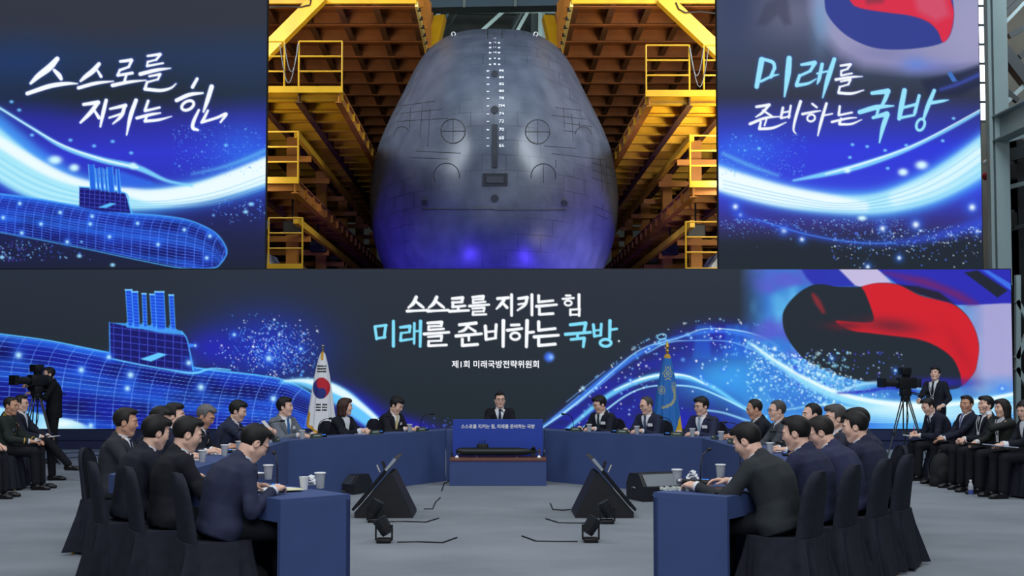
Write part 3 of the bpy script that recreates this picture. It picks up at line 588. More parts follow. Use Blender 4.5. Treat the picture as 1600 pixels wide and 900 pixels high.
led_mat = attr_mat('led_diodes', 0.6, True, 0.12)
cab_mat = mat('led_cabinet_black', (24, 26, 30), 0.6)
def led_screen(label, Yd, px0, px1, py0, py1, art, res=1.0, depth=0.14):
    A, B = unproj(px0, py1, Yd), unproj(px1, py0, Yd); pxm = (px0 + px1) / 2
    z0, z1 = unproj(pxm, py1, Yd).z, unproj(pxm, py0, Yd).z
    x0, x1 = A.x, unproj(px1, py1, Yd).x
    root = empty('led_screen', ((x0 + x1) / 2, Yd, z0), 0, label, 'screen')
    nx, ny = int((px1 - px0) / res), int((py1 - py0) / res)
    xs, zs = np.linspace(x0, x1, nx + 1), np.linspace(z1, z0, ny + 1)
    X, Z = np.meshgrid(xs, zs); PX, PY = proj_np(X, np.full_like(X, Yd), Z)
    C = art(PX, PY)
    V = np.stack([X - (x0 + x1) / 2, np.zeros_like(X), Z - z0], -1).reshape(-1, 3)
    i = np.arange((nx + 1) * (ny + 1)).reshape(ny + 1, nx + 1)
    Q = np.stack([i[:-1, :-1], i[1:, :-1], i[1:, 1:], i[:-1, 1:]], -1).reshape(-1, 4)
    me = mesh_np('display', V, Q)
    lin = np.where(C <= .04045, C / 12.92, ((C + .055) / 1.055) ** 2.4).reshape(-1, 3)
    at = me.color_attributes.new('Col', 'FLOAT_COLOR', 'POINT')
    at.data.foreach_set('color', np.concatenate([lin, np.ones((len(lin), 1))], 1).astype(np.float32).ravel())
    d = link('display', me, led_mat, root)
    hw = (x1 - x0) / 2
    MB().bbox((-hw - .02, .006, -.02), (hw + .02, depth, z1 - z0 + .02), .01).build('cabinet', cab_mat, root)
    return root, d, (x0, x1, z0, z1)

YS = 24.5
main_screen, main_display, ms = led_screen('wide LED screen behind the tables with a headline, wireframe submarine and red flag swirl', YS, -70, 1584, 421, 670, art_main)
text = text_mesh('caption', '제1회 미래국방전략위원회', 0.172, mat('led_white', (0, 0, 0), emit=(248, 250, 255)), main_display, .0028, .0004)
tp = unproj(774.5, 570, YS); text.location = (tp.x - (ms[0] + ms[1]) / 2, -.004, tp.z - ms[2]); text.rotation_euler = (PI / 2, 0, 0)
left_screen, _, lsb = led_screen('tall LED screen on the left with brush lettering above a wireframe submarine', YS + .45, -70, 413.5, -46, 419.5, art_left)
right_screen, _, rsb = led_screen('tall LED screen on the right with brush lettering under a flag emblem', YS + .45, 1124, 1536, -46, 420, art_right)
# row of tiny lamps on the ledge between lower and upper screens
ledge = MB().box((ms[0], YS + .15, ms[3] - .1), (ms[1], YS + .4, ms[3] - .02)).build('trim_ledge', cab_mat); tag(ledge, kind='structure')
# ------------------------------------------------------------------ hall shell
def carpet():
    m = bpy.data.materials.new('grey_carpet'); m.use_nodes = True; nt = m.node_tree; b = nt.nodes['Principled BSDF']
    tc = nt.nodes.new('ShaderNodeTexCoord')
    n1 = nt.nodes.new('ShaderNodeTexNoise'); n1.inputs['Scale'].default_value = 0.7; n1.inputs['Detail'].default_value = 6
    mp = nt.nodes.new('ShaderNodeMapping'); mp.inputs['Scale'].default_value = (1.0, 1.3, 1)
    nt.links.new(tc.outputs['Object'], mp.inputs['Vector']); nt.links.new(mp.outputs['Vector'], n1.inputs['Vector'])
    n2 = nt.nodes.new('ShaderNodeTexNoise'); n2.inputs['Scale'].default_value = 90; n2.inputs['Detail'].default_value = 3
    nt.links.new(tc.outputs['Object'], n2.inputs['Vector'])
    mx = nt.nodes.new('ShaderNodeMath'); mx.operation = 'ADD'
    m2 = nt.nodes.new('ShaderNodeMath'); m2.operation = 'MULTIPLY'; m2.inputs[1].default_value = 0.55
    nt.links.new(n2.outputs['Fac'], m2.inputs[0]); nt.links.new(n1.outputs['Fac'], mx.inputs[0]); nt.links.new(m2.outputs[0], mx.inputs[1])
    r = nt.nodes.new('ShaderNodeValToRGB'); r.color_ramp.elements[0].position = .35; r.color_ramp.elements[1].position = 1.25
    r.color_ramp.elements[0].color = [*[float(v) for v in sl((112, 119, 127))], 1]; r.color_ramp.elements[1].color = [*[float(v) for v in sl((146, 153, 160))], 1]
    nt.links.new(mx.outputs[0], r.inputs['Fac']); nt.links.new(r.outputs['Color'], b.inputs['Base Color'])
    b.inputs['Roughness'].default_value = .95; b.inputs['Specular IOR Level'].default_value = .1
    bp = nt.nodes.new('ShaderNodeBump'); bp.inputs['Strength'].default_value = .35; bp.inputs['Distance'].default_value = .006
    nt.links.new(n2.outputs['Fac'], bp.inputs['Height']); nt.links.new(bp.outputs['Normal'], b.inputs['Normal'])
    return m
tag(MB().box((-30, -6, -.3), (30, 100, 0)).build('floor', carpet()), kind='structure')
hallwall = mat('hall_cladding', (150, 156, 150), .8, noise=.12, nscale=.6)
darkwall = mat('hall_dark_wall', (34, 30, 26), .9, noise=.2, nscale=.5)
tag(MB().box((-22, 98, 0), (22, 98.5, 34)).build('wall_back', hallwall), kind='structure')
def clad(x, y0, y1, z1, m):
    b = MB()
    n = int((y1 - y0) / .5)
    for k in range(n):
        b.box((x, y0 + k * .5, 0), (x + .18 + (.05 if k % 2 else 0), y0 + k * .5 + .5, z1))
    return b
tag(clad(17.0, 15, 98, 34, hallwall).build('wall_right', hallwall), kind='structure')
tag(clad(-19.0, 15, 98, 34, darkwall).build('wall_left', darkwall), kind='structure')
tag(MB().box((-20, 15, 34), (20, 99, 34.4)).build('ceiling', mat('hall_roof_sheet', (96, 104, 100), .8)), kind='structure')
# skirting of the LED wall
skirt_m = mat('navy_skirt_cloth', (40, 48, 84), .85, noise=.06, nscale=3)
b = MB(); b.box((ms[0], YS + .02, 0), (ms[1] + .02, YS + .12, ms[2] - .02)); b.box((ms[0], YS - .006, .20), (ms[1] + .02, YS + .03, .212))
tag(b.build('baseboard_screen', skirt_m), kind='structure')
# ledge lamps
tinym = mat('tiny_white_lamp', (240, 240, 230), emit=(255, 250, 235), estr=.9)
lamp0 = None
for k in range(44):
    px = 8 + 34.6 * k
    for dx in (0, 10):
        p = unproj(px + dx, 420.5, YS + .28)
        if lamp0 is None: lamp0 = MB().box((-.012, -.012, -.004), (.012, .012, .026)).build('marker_lamp', tinym); o = lamp0
        else: o = lamp0.copy(); COL.objects.link(o)
        o.location = (p.x, YS + .28, ms[3] - .016); tag(o, 'tiny white lamp on the ledge above the wide LED screen', 'lamp', 'marker lamps along the ledge')
# ------------------------------------------------------------------ submarine
def hull_mat():
    m = bpy.data.materials.new('hull_tiles'); m.use_nodes = True; nt = m.node_tree; b = nt.nodes['Principled BSDF']
    tc = nt.nodes.new('ShaderNodeTexCoord'); sp = nt.nodes.new('ShaderNodeSeparateXYZ'); nt.links.new(tc.outputs['Object'], sp.inputs[0])
    ax = nt.nodes.new('ShaderNodeMath'); ax.operation = 'MULTIPLY'; ax.inputs[1].default_value = 1.0; nt.links.new(sp.outputs['X'], ax.inputs[0])
    ad = nt.nodes.new('ShaderNodeMath'); ad.operation = 'ADD'; nt.links.new(sp.outputs['X'], ad.inputs[0]); nt.links.new(sp.outputs['Y'], ad.inputs[1])
    cb = nt.nodes.new('ShaderNodeCombineXYZ'); nt.links.new(sp.outputs['X'], cb.inputs['X']); nt.links.new(sp.outputs['Z'], cb.inputs['Y'])
    br = nt.nodes.new('ShaderNodeTexBrick'); br.inputs['Scale'].default_value = 1.0; br.inputs['Mortar Size'].default_value = .014
    br.inputs['Brick Width'].default_value = .78; br.inputs['Row Height'].default_value = .52; br.offset = .5
    br.inputs['Color1'].default_value = (1, 1, 1, 1); br.inputs['Color2'].default_value = (.93, .93, .93, 1); br.inputs['Mortar'].default_value = (.42, .42, .44, 1)
    nt.links.new(cb.outputs[0], br.inputs['Vector'])
    # the tile joints show only in patches
    n = nt.nodes.new('ShaderNodeTexNoise'); n.inputs['Scale'].default_value = .33; n.inputs['Detail'].default_value = 2; nt.links.new(tc.outputs['Object'], n.inputs['Vector'])
    rp = nt.nodes.new('ShaderNodeValToRGB'); rp.color_ramp.elements[0].position = .44; rp.color_ramp.elements[1].position = .60; nt.links.new(n.outputs['Fac'], rp.inputs['Fac'])
    n3 = nt.nodes.new('ShaderNodeTexNoise'); n3.inputs['Scale'].default_value = 1.6; n3.inputs['Detail'].default_value = 8; nt.links.new(tc.outputs['Object'], n3.inputs['Vector'])
    r3 = nt.nodes.new('ShaderNodeValToRGB'); r3.color_ramp.elements[0].position = .3; r3.color_ramp.elements[1].position = .75
    r3.color_ramp.elements[0].color = [*[float(v) for v in sl((66, 74, 90))], 1]; r3.color_ramp.elements[1].color = [*[float(v) for v in sl((88, 96, 112))], 1]
    nt.links.new(n3.outputs['Fac'], r3.inputs['Fac'])
    mx = nt.nodes.new('ShaderNodeMix'); mx.data_type = 'RGBA'; mx.blend_type = 'MULTIPLY'
    nt.links.new(rp.outputs['Color'], mx.inputs['Factor']); nt.links.new(r3.outputs['Color'], mx.inputs[6]); nt.links.new(br.outputs['Color'], mx.inputs[7])
    nt.links.new(mx.outputs[2], b.inputs['Base Color'])
    b.inputs['Roughness'].default_value = .40; b.inputs['Specular IOR Level'].default_value = .5
    bp = nt.nodes.new('ShaderNodeBump'); bp.inputs['Strength'].default_value = .12; bp.inputs['Distance'].default_value = .03
    nt.links.new(n3.outputs['Fac'], bp.inputs['Height']); nt.links.new(bp.outputs['Normal'], b.inputs['Normal'])
    return m
YH = 45.0; SX = 40.0
prof_px = [(0, 44.5), (27, 45.4), (50, 48), (70, 54), (91, 66), (108, 82), (121, 102), (134, 128), (147, 155), (159, 177), (172, 205), (182, 230), (189, 262), (193, 290), (194.5, 315), (193, 345), (188.5, 372), (180, 400), (170, 425), (152, 455), (125, 485), (88, 506), (45, 517), (0, 520)]
full_px = prof_px + [(-x, y) for x, y in prof_px[-2:0:-1]]
half = [((px_) / SX, unproj(CX, py_, YH).z) for px_, py_ in prof_px]
def resample(P, n):
    P = np.array(P + [P[0]], float); s = np.concatenate([[0], np.cumsum(np.hypot(*np.diff(P, axis=0).T))]); t = np.linspace(0, s[-1], n + 1)[:-1]
    return np.stack([np.interp(t, s, P[:, 0]), np.interp(t, s, P[:, 1])], 1)
OL = resample(full_px, 128)
for _ in range(2): OL = (np.roll(OL, 1, 0) + 2 * OL + np.roll(OL, -1, 0)) / 4
rings = []
us = [0.015, .05, .1, .17, .25, .34, .44, .54, .64, .74, .83, .91, .97, 1.0]
for u in us:                                        # blunt bow: each section is the hull outline drawn in towards the nose
    g = (1 - (1 - u) ** 2.25) ** (1 / 2.2); y = YH - 7.5 * (1 - u); nose = 300 - 25 * u
    rings.append([tuple(unproj(CX + x * g, nose + (yy - nose) * g, y)) for x, yy in OL])
for y in (YH + 2, YH + 6, YH + 14, YH + 24, YH + 32):
    rings.append([(p[0], y, p[2]) for p in rings[len(us) - 1]])
sub = empty('submarine', (0, YH, 0), 0, 'huge dark grey submarine hull seen bow-on above the tables', 'submarine')
hb = MB().loft([[(p[0], p[1] - YH, p[2]) for p in r] for r in rings])
hull = hb.build('hull', hull_mat(), sub, True)
tree = BVHTree.FromPolygons([Vector(v) for v in hb.v], hb.f)
def on_hull(px, py, off=.012):
    o = Vector((0, 0, CAMZ)); d = (unproj(px, py, 30) - o).normalized(); o2 = o - Vector((0, YH, 0))
    h = tree.ray_cast(o2, d)
    if h[0] is None: return None
    n = h[1] if h[1].dot(d) < 0 else -h[1]
    return h[0] + n * off
groove = mat('hull_groove', (44, 46, 52), .6); slotm = mat('hull_recess', (40, 44, 52), .7); whitep = mat('white_draught_paint', (225, 228, 232), .6)
def hull_line(px, r=.018, name='seam', m=groove, closed=False):
    P = [on_hull(x, y, .004) for x, y in px]; P = [p for p in P if p is not None]
    return MB().tube(P, r, 5, closed).build(name, m, sub)
def circ(cx, cy, r, a0=0, a1=360, n=32): return [(cx + r * math.cos(math.radians(a)), cy + r * math.sin(math.radians(a))) for a in np.linspace(a0, a1, n)]
for cx, cy in ((708, 205), (840, 206)):
    s_ = hull_line(circ(cx, cy, 19)[:-1], .02, 'torpedo_shutter', groove, True)
    for P in ([(cx - 18, cy), (cx + 18, cy)], [(cx, cy - 18), (cx, cy + 18)]):
        q = hull_line([(P[0][0] + (P[1][0] - P[0][0]) * t, P[0][1] + (P[1][1] - P[0][1]) * t) for t in np.linspace(0, 1, 8)], .012, 'shutter_seam'); q.parent = s_
hull_line(circ(698, 275, 20, 150, 370), .018, 'torpedo_shutter'); s_ = hull_line(circ(849, 275, 19, 170, 375), .018, 'torpedo_shutter')
q = hull_line([(849, 258 + k * 4) for k in range(8)], .012, 'shutter_seam'); q.parent = s_
hull_line(circ(911, 210, 12, 180, 360), .016, 'torpedo_shutter'); hull_line(circ(628, 210, 12, 170, 330), .014, 'torpedo_shutter')
hull_line([(660 + k * 9, 327 + .012 * abs(k - 12) * 2 + (1.2 if k > 12 else 0)) for k in range(26)], .016, 'seam')
hull_line([(762, 46.5), (762, 52), (762, 60)], .02); hull_line([(784.5, 46.5), (784.5, 52), (784.5, 60)], .02)
# patches of tile joints drawn as seams on both cheeks
for y0, x0, x1, sl_ in ((166, 622, 680, -.14), (178, 618, 690, -.1), (190, 615, 700, -.06), (236, 650, 720, .05), (246, 640, 700, .04), (168, 868, 908, .12), (180, 862, 915, .12), (192, 880, 925, .13), (204, 880, 900, .13), (228, 850, 900, .08), (240, 862, 945, .12), (254, 925, 958, .3), (266, 926, 960, .3), (278, 925, 958, .32), (322, 928, 958, .4), (336, 934, 950, .4)):
    hull_line([(x, y0 + sl_ * (x - x0)) for x in np.linspace(x0, x1, 9)], .011)
for x, y0, y1 in ((660, 162, 215), (672, 170, 230), (642, 168, 200), (880, 168, 200), (893, 178, 222), (905, 190, 205), (938, 250, 300), (947, 255, 305), (941, 320, 345), (868, 250, 262)):
    hull_line([(x + (.06 * (y - y0) if x > 772 else -.06 * (y - y0)), y) for y in np.linspace(y0, y1, 7)], .011)
def hull_patch(px0, px1, py0, py1, name, m, off=.012, n=6, th=.02):
    xs, ys = np.linspace(px0, px1, n), np.linspace(py0, py1, n)
    V = [on_hull(x, y, off) for y in ys for x in xs]
    F = [(j * n + i, j * n + i + 1, (j + 1) * n + i + 1, (j + 1) * n + i) for j in range(n - 1) for i in range(n - 1)]
    k = len(V); V2 = [on_hull(x, y, -th) for y in ys for x in xs]
    E = []
    rim = [i for i in range(n)] + [j * n + n - 1 for j in range(1, n)] + [(n - 1) * n + i for i in range(n - 2, -1, -1)] + [j * n for j in range(n - 2, 0, -1)]
    for a, b_ in zip(rim, rim[1:] + rim[:1]): E.append((a, b_, b_ + k, a + k))
    mb = MB().add(V + V2, F + E); return mb.build(name, m, sub)
hull_patch(769, 777, 195, 262, 'bow_slot', slotm, .03, 12)
fr = hull_patch(754, 793, 271, 290, 'hatch_frame', mat('hatch_dark', (34, 37, 44), .6), .03)
pn = hull_patch(760, 787, 276, 286, 'hatch_panel', mat('hatch_panel_grey', (52, 58, 66), .5), .05); pn.parent = fr
for x, y, r in ((773, 116, 5), (773, 172, 6), (773, 310, 6), (664, 317, 5), (881, 318, 5)):
    V = [on_hull(x, y, .03)] + [on_hull(px, py, .03) for px, py in circ(x, y, r)[:-1]]; n = len(V) - 1
    MB().add(V, [(0, 1 + i, 1 + (i + 1) % n) for i in range(n)]).build('sensor_port', slotm, sub)
# draught marks: digits and dashes
def hull_text(body, px, py, size):
    p = on_hull(px, py, .02)
    t = text_mesh('draught_mark', body, size, whitep, sub, .004, .004); t.location = p
    q = on_hull(px, py - 3, .02); up = (q - p).normalized(); t.rotation_euler = Matrix((Vector((1, 0, 0)), up, Vector((1, 0, 0)).cross(up))).transposed().to_euler()
for k, y in enumerate((60.5, 67, 74.5, 82.5, 92, 101)):
    hull_text(str(13 - k), 773, y, .11 + .012 * k)
    if k:
        hull_patch(764, 767.5, y - .5, y + .9, 'draught_dash', whitep, .02, 2); hull_patch(778, 781.5, y - .5, y + .9, 'draught_dash', whitep, .02, 2)
for k, y in enumerate((111, 121.5, 132, 143, 154, 166, 178.5, 190, 203, 216, 228)):
    hull_text(['86', '84', '82', '80', '78', '7M', '74', '72', '70', '68', '66'][k], 783.5, y, .175)
    hull_patch(760.5, 764.5, y - .4, y + 1.1, 'draught_dash', whitep, .02, 2)
for x in (708.5, 837):
    p = on_hull(x, 56, .0); MB().tube([p + Vector((-.0 + .075 * math.cos(a), 0, .07 + .075 * math.sin(a))) for a in np.linspace(-1.2, PI + 1.2, 14)], .022, 6).build('lifting_shackle', mat('galvanised', (190, 194, 198), .4, .6), sub)
# keel blocks that carry the hull
kb = mat('keel_block_timber', (70, 62, 50), .9)
for k in range(4):
    zb = min(z for x, z in half); o = MB().bbox((-1.2, YH + 4 + k * 7, 0), (1.2, YH + 5.2 + k * 7, zb + .01), .05).build('keel_block', kb)
    tag(o, 'timber keel block under the submarine hull', 'block', 'keel blocks under the hull')

# ------------------------------------------------------------------ yellow staging around the slipway
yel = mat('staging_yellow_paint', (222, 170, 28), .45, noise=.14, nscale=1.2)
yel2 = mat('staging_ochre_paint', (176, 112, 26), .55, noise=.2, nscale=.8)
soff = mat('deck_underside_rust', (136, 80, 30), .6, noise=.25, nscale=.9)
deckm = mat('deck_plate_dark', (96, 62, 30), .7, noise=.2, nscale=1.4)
blackm = mat('black_fitting', (20, 20, 22), .5)
chain = mat('grey_chain', (140, 142, 142), .5, .4)
def railing(mb, a, b, posts, hgt=1.15, r=.028, bars=3):
    a, b = Vector(a), Vector(b)
    for k in range(posts):
        p = a.lerp(b, k / (posts - 1)); mb.tube([p, p + Vector((0, 0, hgt))], r, 6)
    for k in range(bars):
        h = hgt * (k + 1) / bars; mb.tube([a + Vector((0, 0, h)), b + Vector((0, 0, h))], r * .9, 6)
    return mb
SIDE = {-1: 'left', 1: 'right'}
def upper_stage(sx):
    Y0, Y1, z, xi, xo = 43.2, 78.0, 15.62, 2.95, 15.5
    t = empty('staging_platform', (sx * 9, Y0, z), 0, f'high yellow staging deck at the top {SIDE[sx]} beside the submarine', 'platform', None)
    O = Vector((sx * 9, Y0, z)); L = lambda x, y, zz: (sx * x - O.x, y - Y0, zz - z)
    def bx(mb, x0, x1, y0, y1, z0, z1):
        A, B = L(x0, y0, z0), L(x1, y1, z1); return mb.box([min(A[i], B[i]) for i in range(3)], [max(A[i], B[i]) for i in range(3)])
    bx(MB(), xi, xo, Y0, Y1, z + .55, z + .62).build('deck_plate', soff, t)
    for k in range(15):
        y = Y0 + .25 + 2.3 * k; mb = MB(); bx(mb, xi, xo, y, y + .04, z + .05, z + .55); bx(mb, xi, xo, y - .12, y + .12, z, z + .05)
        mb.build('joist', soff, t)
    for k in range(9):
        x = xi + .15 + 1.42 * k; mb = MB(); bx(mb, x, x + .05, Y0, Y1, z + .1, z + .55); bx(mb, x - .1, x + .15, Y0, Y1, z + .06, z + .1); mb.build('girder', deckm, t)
    mb = MB(); bx(mb, xi, xo, Y0 - .12, Y0, z + .06, z + .7); mb.build('front_beam', yel, t)
    mb = MB(); bx(mb, xi - .06, xi + .06, Y0, Y0 + 12, z - .04, z + .16); mb.build('inner_edge', mat('pale_edge_strip', (228, 206, 120), .5), t)
    # inner fascia with stiffeners and bolts
    fa = MB(); bx(fa, xi - .02, xi + .03, Y0, Y0 + 16, z + .16, z + 2.3); f = fa.build('fascia', yel, t)
    for k in range(9):
        mb = MB(); bx(mb, xi - .22, xi - .02, Y0 + .6 + k * 1.4, Y0 + .66 + k * 1.4, z + .16, z + 2.2); mb.build('stiffener', yel2, f)
    for k in range(10):
        mb = MB(); bx(mb, xi - .14, xi + .0, Y0 + .4 + k * 1.1, Y0 + .52 + k * 1.1, z - .06, z + .06); mb.build('bolt', blackm, f)
    br = MB().beam(L(xi - .15, Y0 + 6.0, z - .6), L(xi - .55, Y0 + 7.5, z + 1.9), .5, .35); br.build('bracket', yel, t)
    # raking brace across the front
    if sx < 0: a, b = unproj(405, 92, Y0 - .3), unproj(503, -6, Y0 - .3)
    else: a, b = unproj(1034, -3, Y0 - .3), unproj(1130, 88, Y0 - .3)
    MB().beam(a - O, b - O, .5, .42, (0, 1, 0)).build('brace', yel, t)
    # service cable
    ys = Y0 - .55; P = [unproj(x, y, ys) - O for x, y in (((410, 12), (440, 10), (470, 11), (484, 8), (486, 1), (478, -6)) if sx < 0 else ((1056, 4), (1060, 14), (1070, 20), (1095, 18), (1130, 22)))]
    MB().tube(P, .03, 6).build('cable', blackm, t)
    return t
def balcony(sx, z, xi, tz, label, Y0=35.6, Y1=66.0, step=1.5, rail=True, lit=True):
    xo = 13.5; t = empty('staging_platform', (sx * xi, Y0, z), 0, label, 'platform'); O = Vector((sx * xi, Y0, z))
    def bx(mb, x0, x1, y0, y1, z0, z1):
        A, B = (sx * x0 - O.x, y0 - Y0, z0 - z), (sx * x1 - O.x, y1 - Y0, z1 - z); return mb.box([min(A[i], B[i]) for i in range(3)], [max(A[i], B[i]) for i in range(3)])
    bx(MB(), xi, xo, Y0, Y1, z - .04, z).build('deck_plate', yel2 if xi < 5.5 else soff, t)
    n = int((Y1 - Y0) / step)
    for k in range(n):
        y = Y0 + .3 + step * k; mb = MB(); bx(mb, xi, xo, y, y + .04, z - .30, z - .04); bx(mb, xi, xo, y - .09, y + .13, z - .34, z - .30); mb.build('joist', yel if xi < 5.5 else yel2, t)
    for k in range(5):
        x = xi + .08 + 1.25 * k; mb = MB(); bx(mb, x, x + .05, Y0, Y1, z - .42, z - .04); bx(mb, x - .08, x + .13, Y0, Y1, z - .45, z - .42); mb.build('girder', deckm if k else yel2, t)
    mb = MB(); bx(mb, xi - .03, xo, Y0 - .08, Y0, z - .15, z + .05); mb.build('front_beam', yel, t)
    if rail:
        mb = MB(); w_ = 1.35 if xi < 5.5 else 1.05
        railing(mb, (0, 0, .06), (sx * w_ , 0, .06), 2, 1.42, .03); railing(mb, (sx * (w_ + .45), 0, .06), (sx * (w_ + 2.4), 0, .06), 3, 1.42, .03)
        mb.build('railing', yel, t)
        c = MB()
        for x0, x1, s_ in ((w_, w_ + .45, .9), (w_ + .02, w_ + .6, 1.25)):
            c.tube([(sx * (x0 + (x1 - x0) * k / 10), -.04, 1.4 - s_ * math.sin(PI * k / 10)) for k in range(11)], .014, 5)
        c.build('chain', chain, t)
    return t
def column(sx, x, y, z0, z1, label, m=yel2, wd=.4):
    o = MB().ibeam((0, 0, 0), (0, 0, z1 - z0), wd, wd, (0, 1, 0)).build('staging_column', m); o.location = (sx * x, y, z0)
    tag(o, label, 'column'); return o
for sx in (-1, 1):
    S = SIDE[sx]
    upper_stage(sx)
    zt = unproj(772 + sx * 239, 138 if sx < 0 else 144, 35.6).z
    balcony(sx, zt, 4.75, 0, f'yellow railed staging balcony, uppermost of the stack on the {S} of the hull', step=1.5)
    balcony(sx, zt - 2.85, 6.1, 0, f'yellow railed staging balcony, second from the top on the {S} of the hull', step=1.5)
    balcony(sx, zt - 5.55, 5.95, 0, f'yellow railed staging balcony, lowest one showing on the {S} of the hull', step=1.5)
    names = ['nearest', 'second', 'third', 'fourth', 'fifth']
    for k in range(5):
        column(sx, 7.2, 41.0 + 6.8 * k, 0, zt - .45, f'ochre steel staging column, {names[k]} of the row on the {S} of the hull')
    for k in range(4):
        column(sx, 11.2, 42 + 8 * k, 0, zt - .45, f'outer ochre staging column behind the {S} screen, {names[k]} of its row')
    # horizontal ties and back bracing between the rows
    for lv, zz in enumerate((zt - 1.4, zt - 4.2)):
        t = empty('staging_ledger', (sx * 8.3, 40, zz), 0, f"{('upper', 'lower')[lv]} run of horizontal steel ties between the {S} staging columns", 'beam')
        for k in range(7):
            MB().beam((sx * -1.9, k * 4.5, 0), (sx * 5.0, k * 4.5, .0), .14, .2).build('tie', yel2, t)
        MB().beam((sx * -1.9, -3, .25), (sx * -1.9, 26, .25), .16, .22).build('runner', yel, t)
        MB().beam((sx * 2.5, -3, -.4), (sx * 2.5, 26, -.4), .16, .22).build('runner', yel2, t)
        for k in range(4):
            MB().beam((sx * 2.2, k * 7 - 3, -1.2), (sx * 2.2, k * 7 + 3, 1.2), .1, .14).build('diagonal', yel2, t)
    # black flood lamps fixed under the walkways
    for k in range(5):
        p = Vector((sx * 6.75, 38.4 + (k // 2) * 5.6 + (k % 2) * 1.2, (zt - 2.85 if k % 2 == 0 else zt - 5.55) - .95))
        t = empty('work_lamp', p, 0, f"black work lamp under the {S} walkway, {['nearest', 'second', 'third', 'fourth', 'farthest'][k]} along the row", 'lamp')
        MB().bbox((-.3, -.2, -.42), (.3, .2, 0), .03).build('housing', blackm, t); MB().tube([(0, 0, 0), (0, 0, .925)], .035, 6).build('stem', blackm, t)
# pale sheeted lean-to tent, seen at both lower ends
for sx, (px0, px1) in ((-1, (412, 436)), (1, (1096, 1128))):
    a = unproj(px0, 420, 40); b_ = unproj(px1, 392, 40)
    o = MB().extrude([(0, 0, 0), (b_.x - a.x, 0, 0), (b_.x - a.x, 0, (b_.z - 2.2) * .7 if sx < 0 else b_.z - 2.2), (0, 0, b_.z - 2.2 if sx < 0 else (b_.z - 2.2) * .72)], (0, 2.5, 0)).build('work_tent', mat('white_sheeting', (196, 204, 204), .7))
    o.location = (a.x, 40, 2.2); tag(o, f'pale sheeted work tent low behind the {SIDE[sx]} screen edge', 'tent')
    lg = MB()
    for xx in (0.05, b_.x - a.x - .05): lg.box((xx - .04, .1, -2.2), (xx + .04, .2, 0)); lg.box((xx - .04, 2.3, -2.2), (xx + .04, 2.4, 0))
    q = lg.build('tent_frame', chain, o)
# ------------------------------------------------------------------ roof structure beyond the hull
trm = mat('roof_truss_grey_green', (120, 134, 130), .7)
for k, (Y, zb) in enumerate(((62, 19.5), (74, 23.3), (88, 27.6))):
    t = empty('roof_truss', (0, Y, zb), 0, f"grey-green roof truss over the slipway, {('nearest', 'middle', 'farthest')[k]} of three", 'truss')
    MB().beam((-17, 0, 0), (17, 0, -.5), .35, .4).build('bottom_chord', trm, t); MB().beam((-17, 0, 2.4), (17, 0, 1.9), .35, .45).build('top_chord', trm, t)
    for i in range(14):
        x = -16 + i * 2.4; MB().beam((x, 0, 0), (x + (1.2 if i % 2 else 2.4), 0, 2.2), .14, .18).build('web', trm, t)
    for i in range(4): MB().beam((-12 + i * 7.3, 0, -.2), (-12 + i * 7.3, 0, 2.2), .26, .3).build('post', trm, t)
cr = empty('crane_girder', (0, 56, 19.6), math.radians(-3), 'long blue-grey overhead crane girder above the submarine', 'crane')
MB().box((-15, -.5, 0), (15, .5, 1.3)).build('girder_box', mat('crane_blue_grey', (70, 92, 104), .6), cr)
for i in range(12): MB().box((-14 + i * 2.5, -.62, -.05), (-13.86 + i * 2.5, -.5, 1.35)).build('stiffener', trm, cr)
MB().box((-15, -.6, 1.3), (15, .6, 1.45)).build('rail', trm, cr)
# ------------------------------------------------------------------ right side: steel frame of the hall
stl = mat('pale_blue_grey_steel', (142, 160, 164), .6, noise=.06, nscale=1.0)
stl_d = mat('dark_steel', (52, 58, 62), .6)
XC, YC = unproj(1556, 400, 26.2).x, 26.2
t = empty('hall_column', (XC, YC, 0), 0, 'pale blue-grey steel hall column right of the upper right screen', 'column')
MB().box((-.02, -.14, 0), (.30, .14, 20)).build('flange', stl, t); MB().box((-.13, -.10, 0), (-.055, .10, 20)).build('side_flange', stl, t); MB().box((-.06, -.03, 0), (-.02, .03, 20)).build('web', stl_d, t)
t2 = empty('crane_beam', (XC + .1, YC, 0), 0, 'pale steel beam running off the hall column towards the right edge', 'beam')
zb = unproj(1572, 200, 26).z
MB().ibeam((.0, .2, zb), (.0, -9, zb), .35, .55).build('beam', stl, t2)
o = MB().ibeam((XC - 1.2, YC + .35, zb - .15), (XC - .25, YC + .35, zb - .15), .3, .5).build('cross_beam', stl); tag(o, 'short pale steel beam between the hall column and the screen', 'beam')
# bright tall window behind
wx0, wx1 = unproj(1520, 100, 33).x, unproj(1541, 100, 33).x
z0_, z1_ = unproj(1530, 190, 33).z, unproj(1530, -20, 33).z
o = MB().box((wx0 - .25, 33, z0_), (wx1, 33.05, z1_)).build('window_1', mat('bright_daylight_pane', (230, 240, 250), emit=(235, 245, 255), estr=1.6)); tag(o, kind='structure')
fb = MB()
for k in range(8): fb.box((wx0 - .25, 32.95, z0_ + k * (z1_ - z0_) / 7 - .03), (wx1 + .1, 33.0, z0_ + k * (z1_ - z0_) / 7 + .03))
fb.box((wx1, 32.9, z0_), (wx1 + .12, 33.06, z1_)); tag(fb.build('trim_window', stl_d), kind='structure')
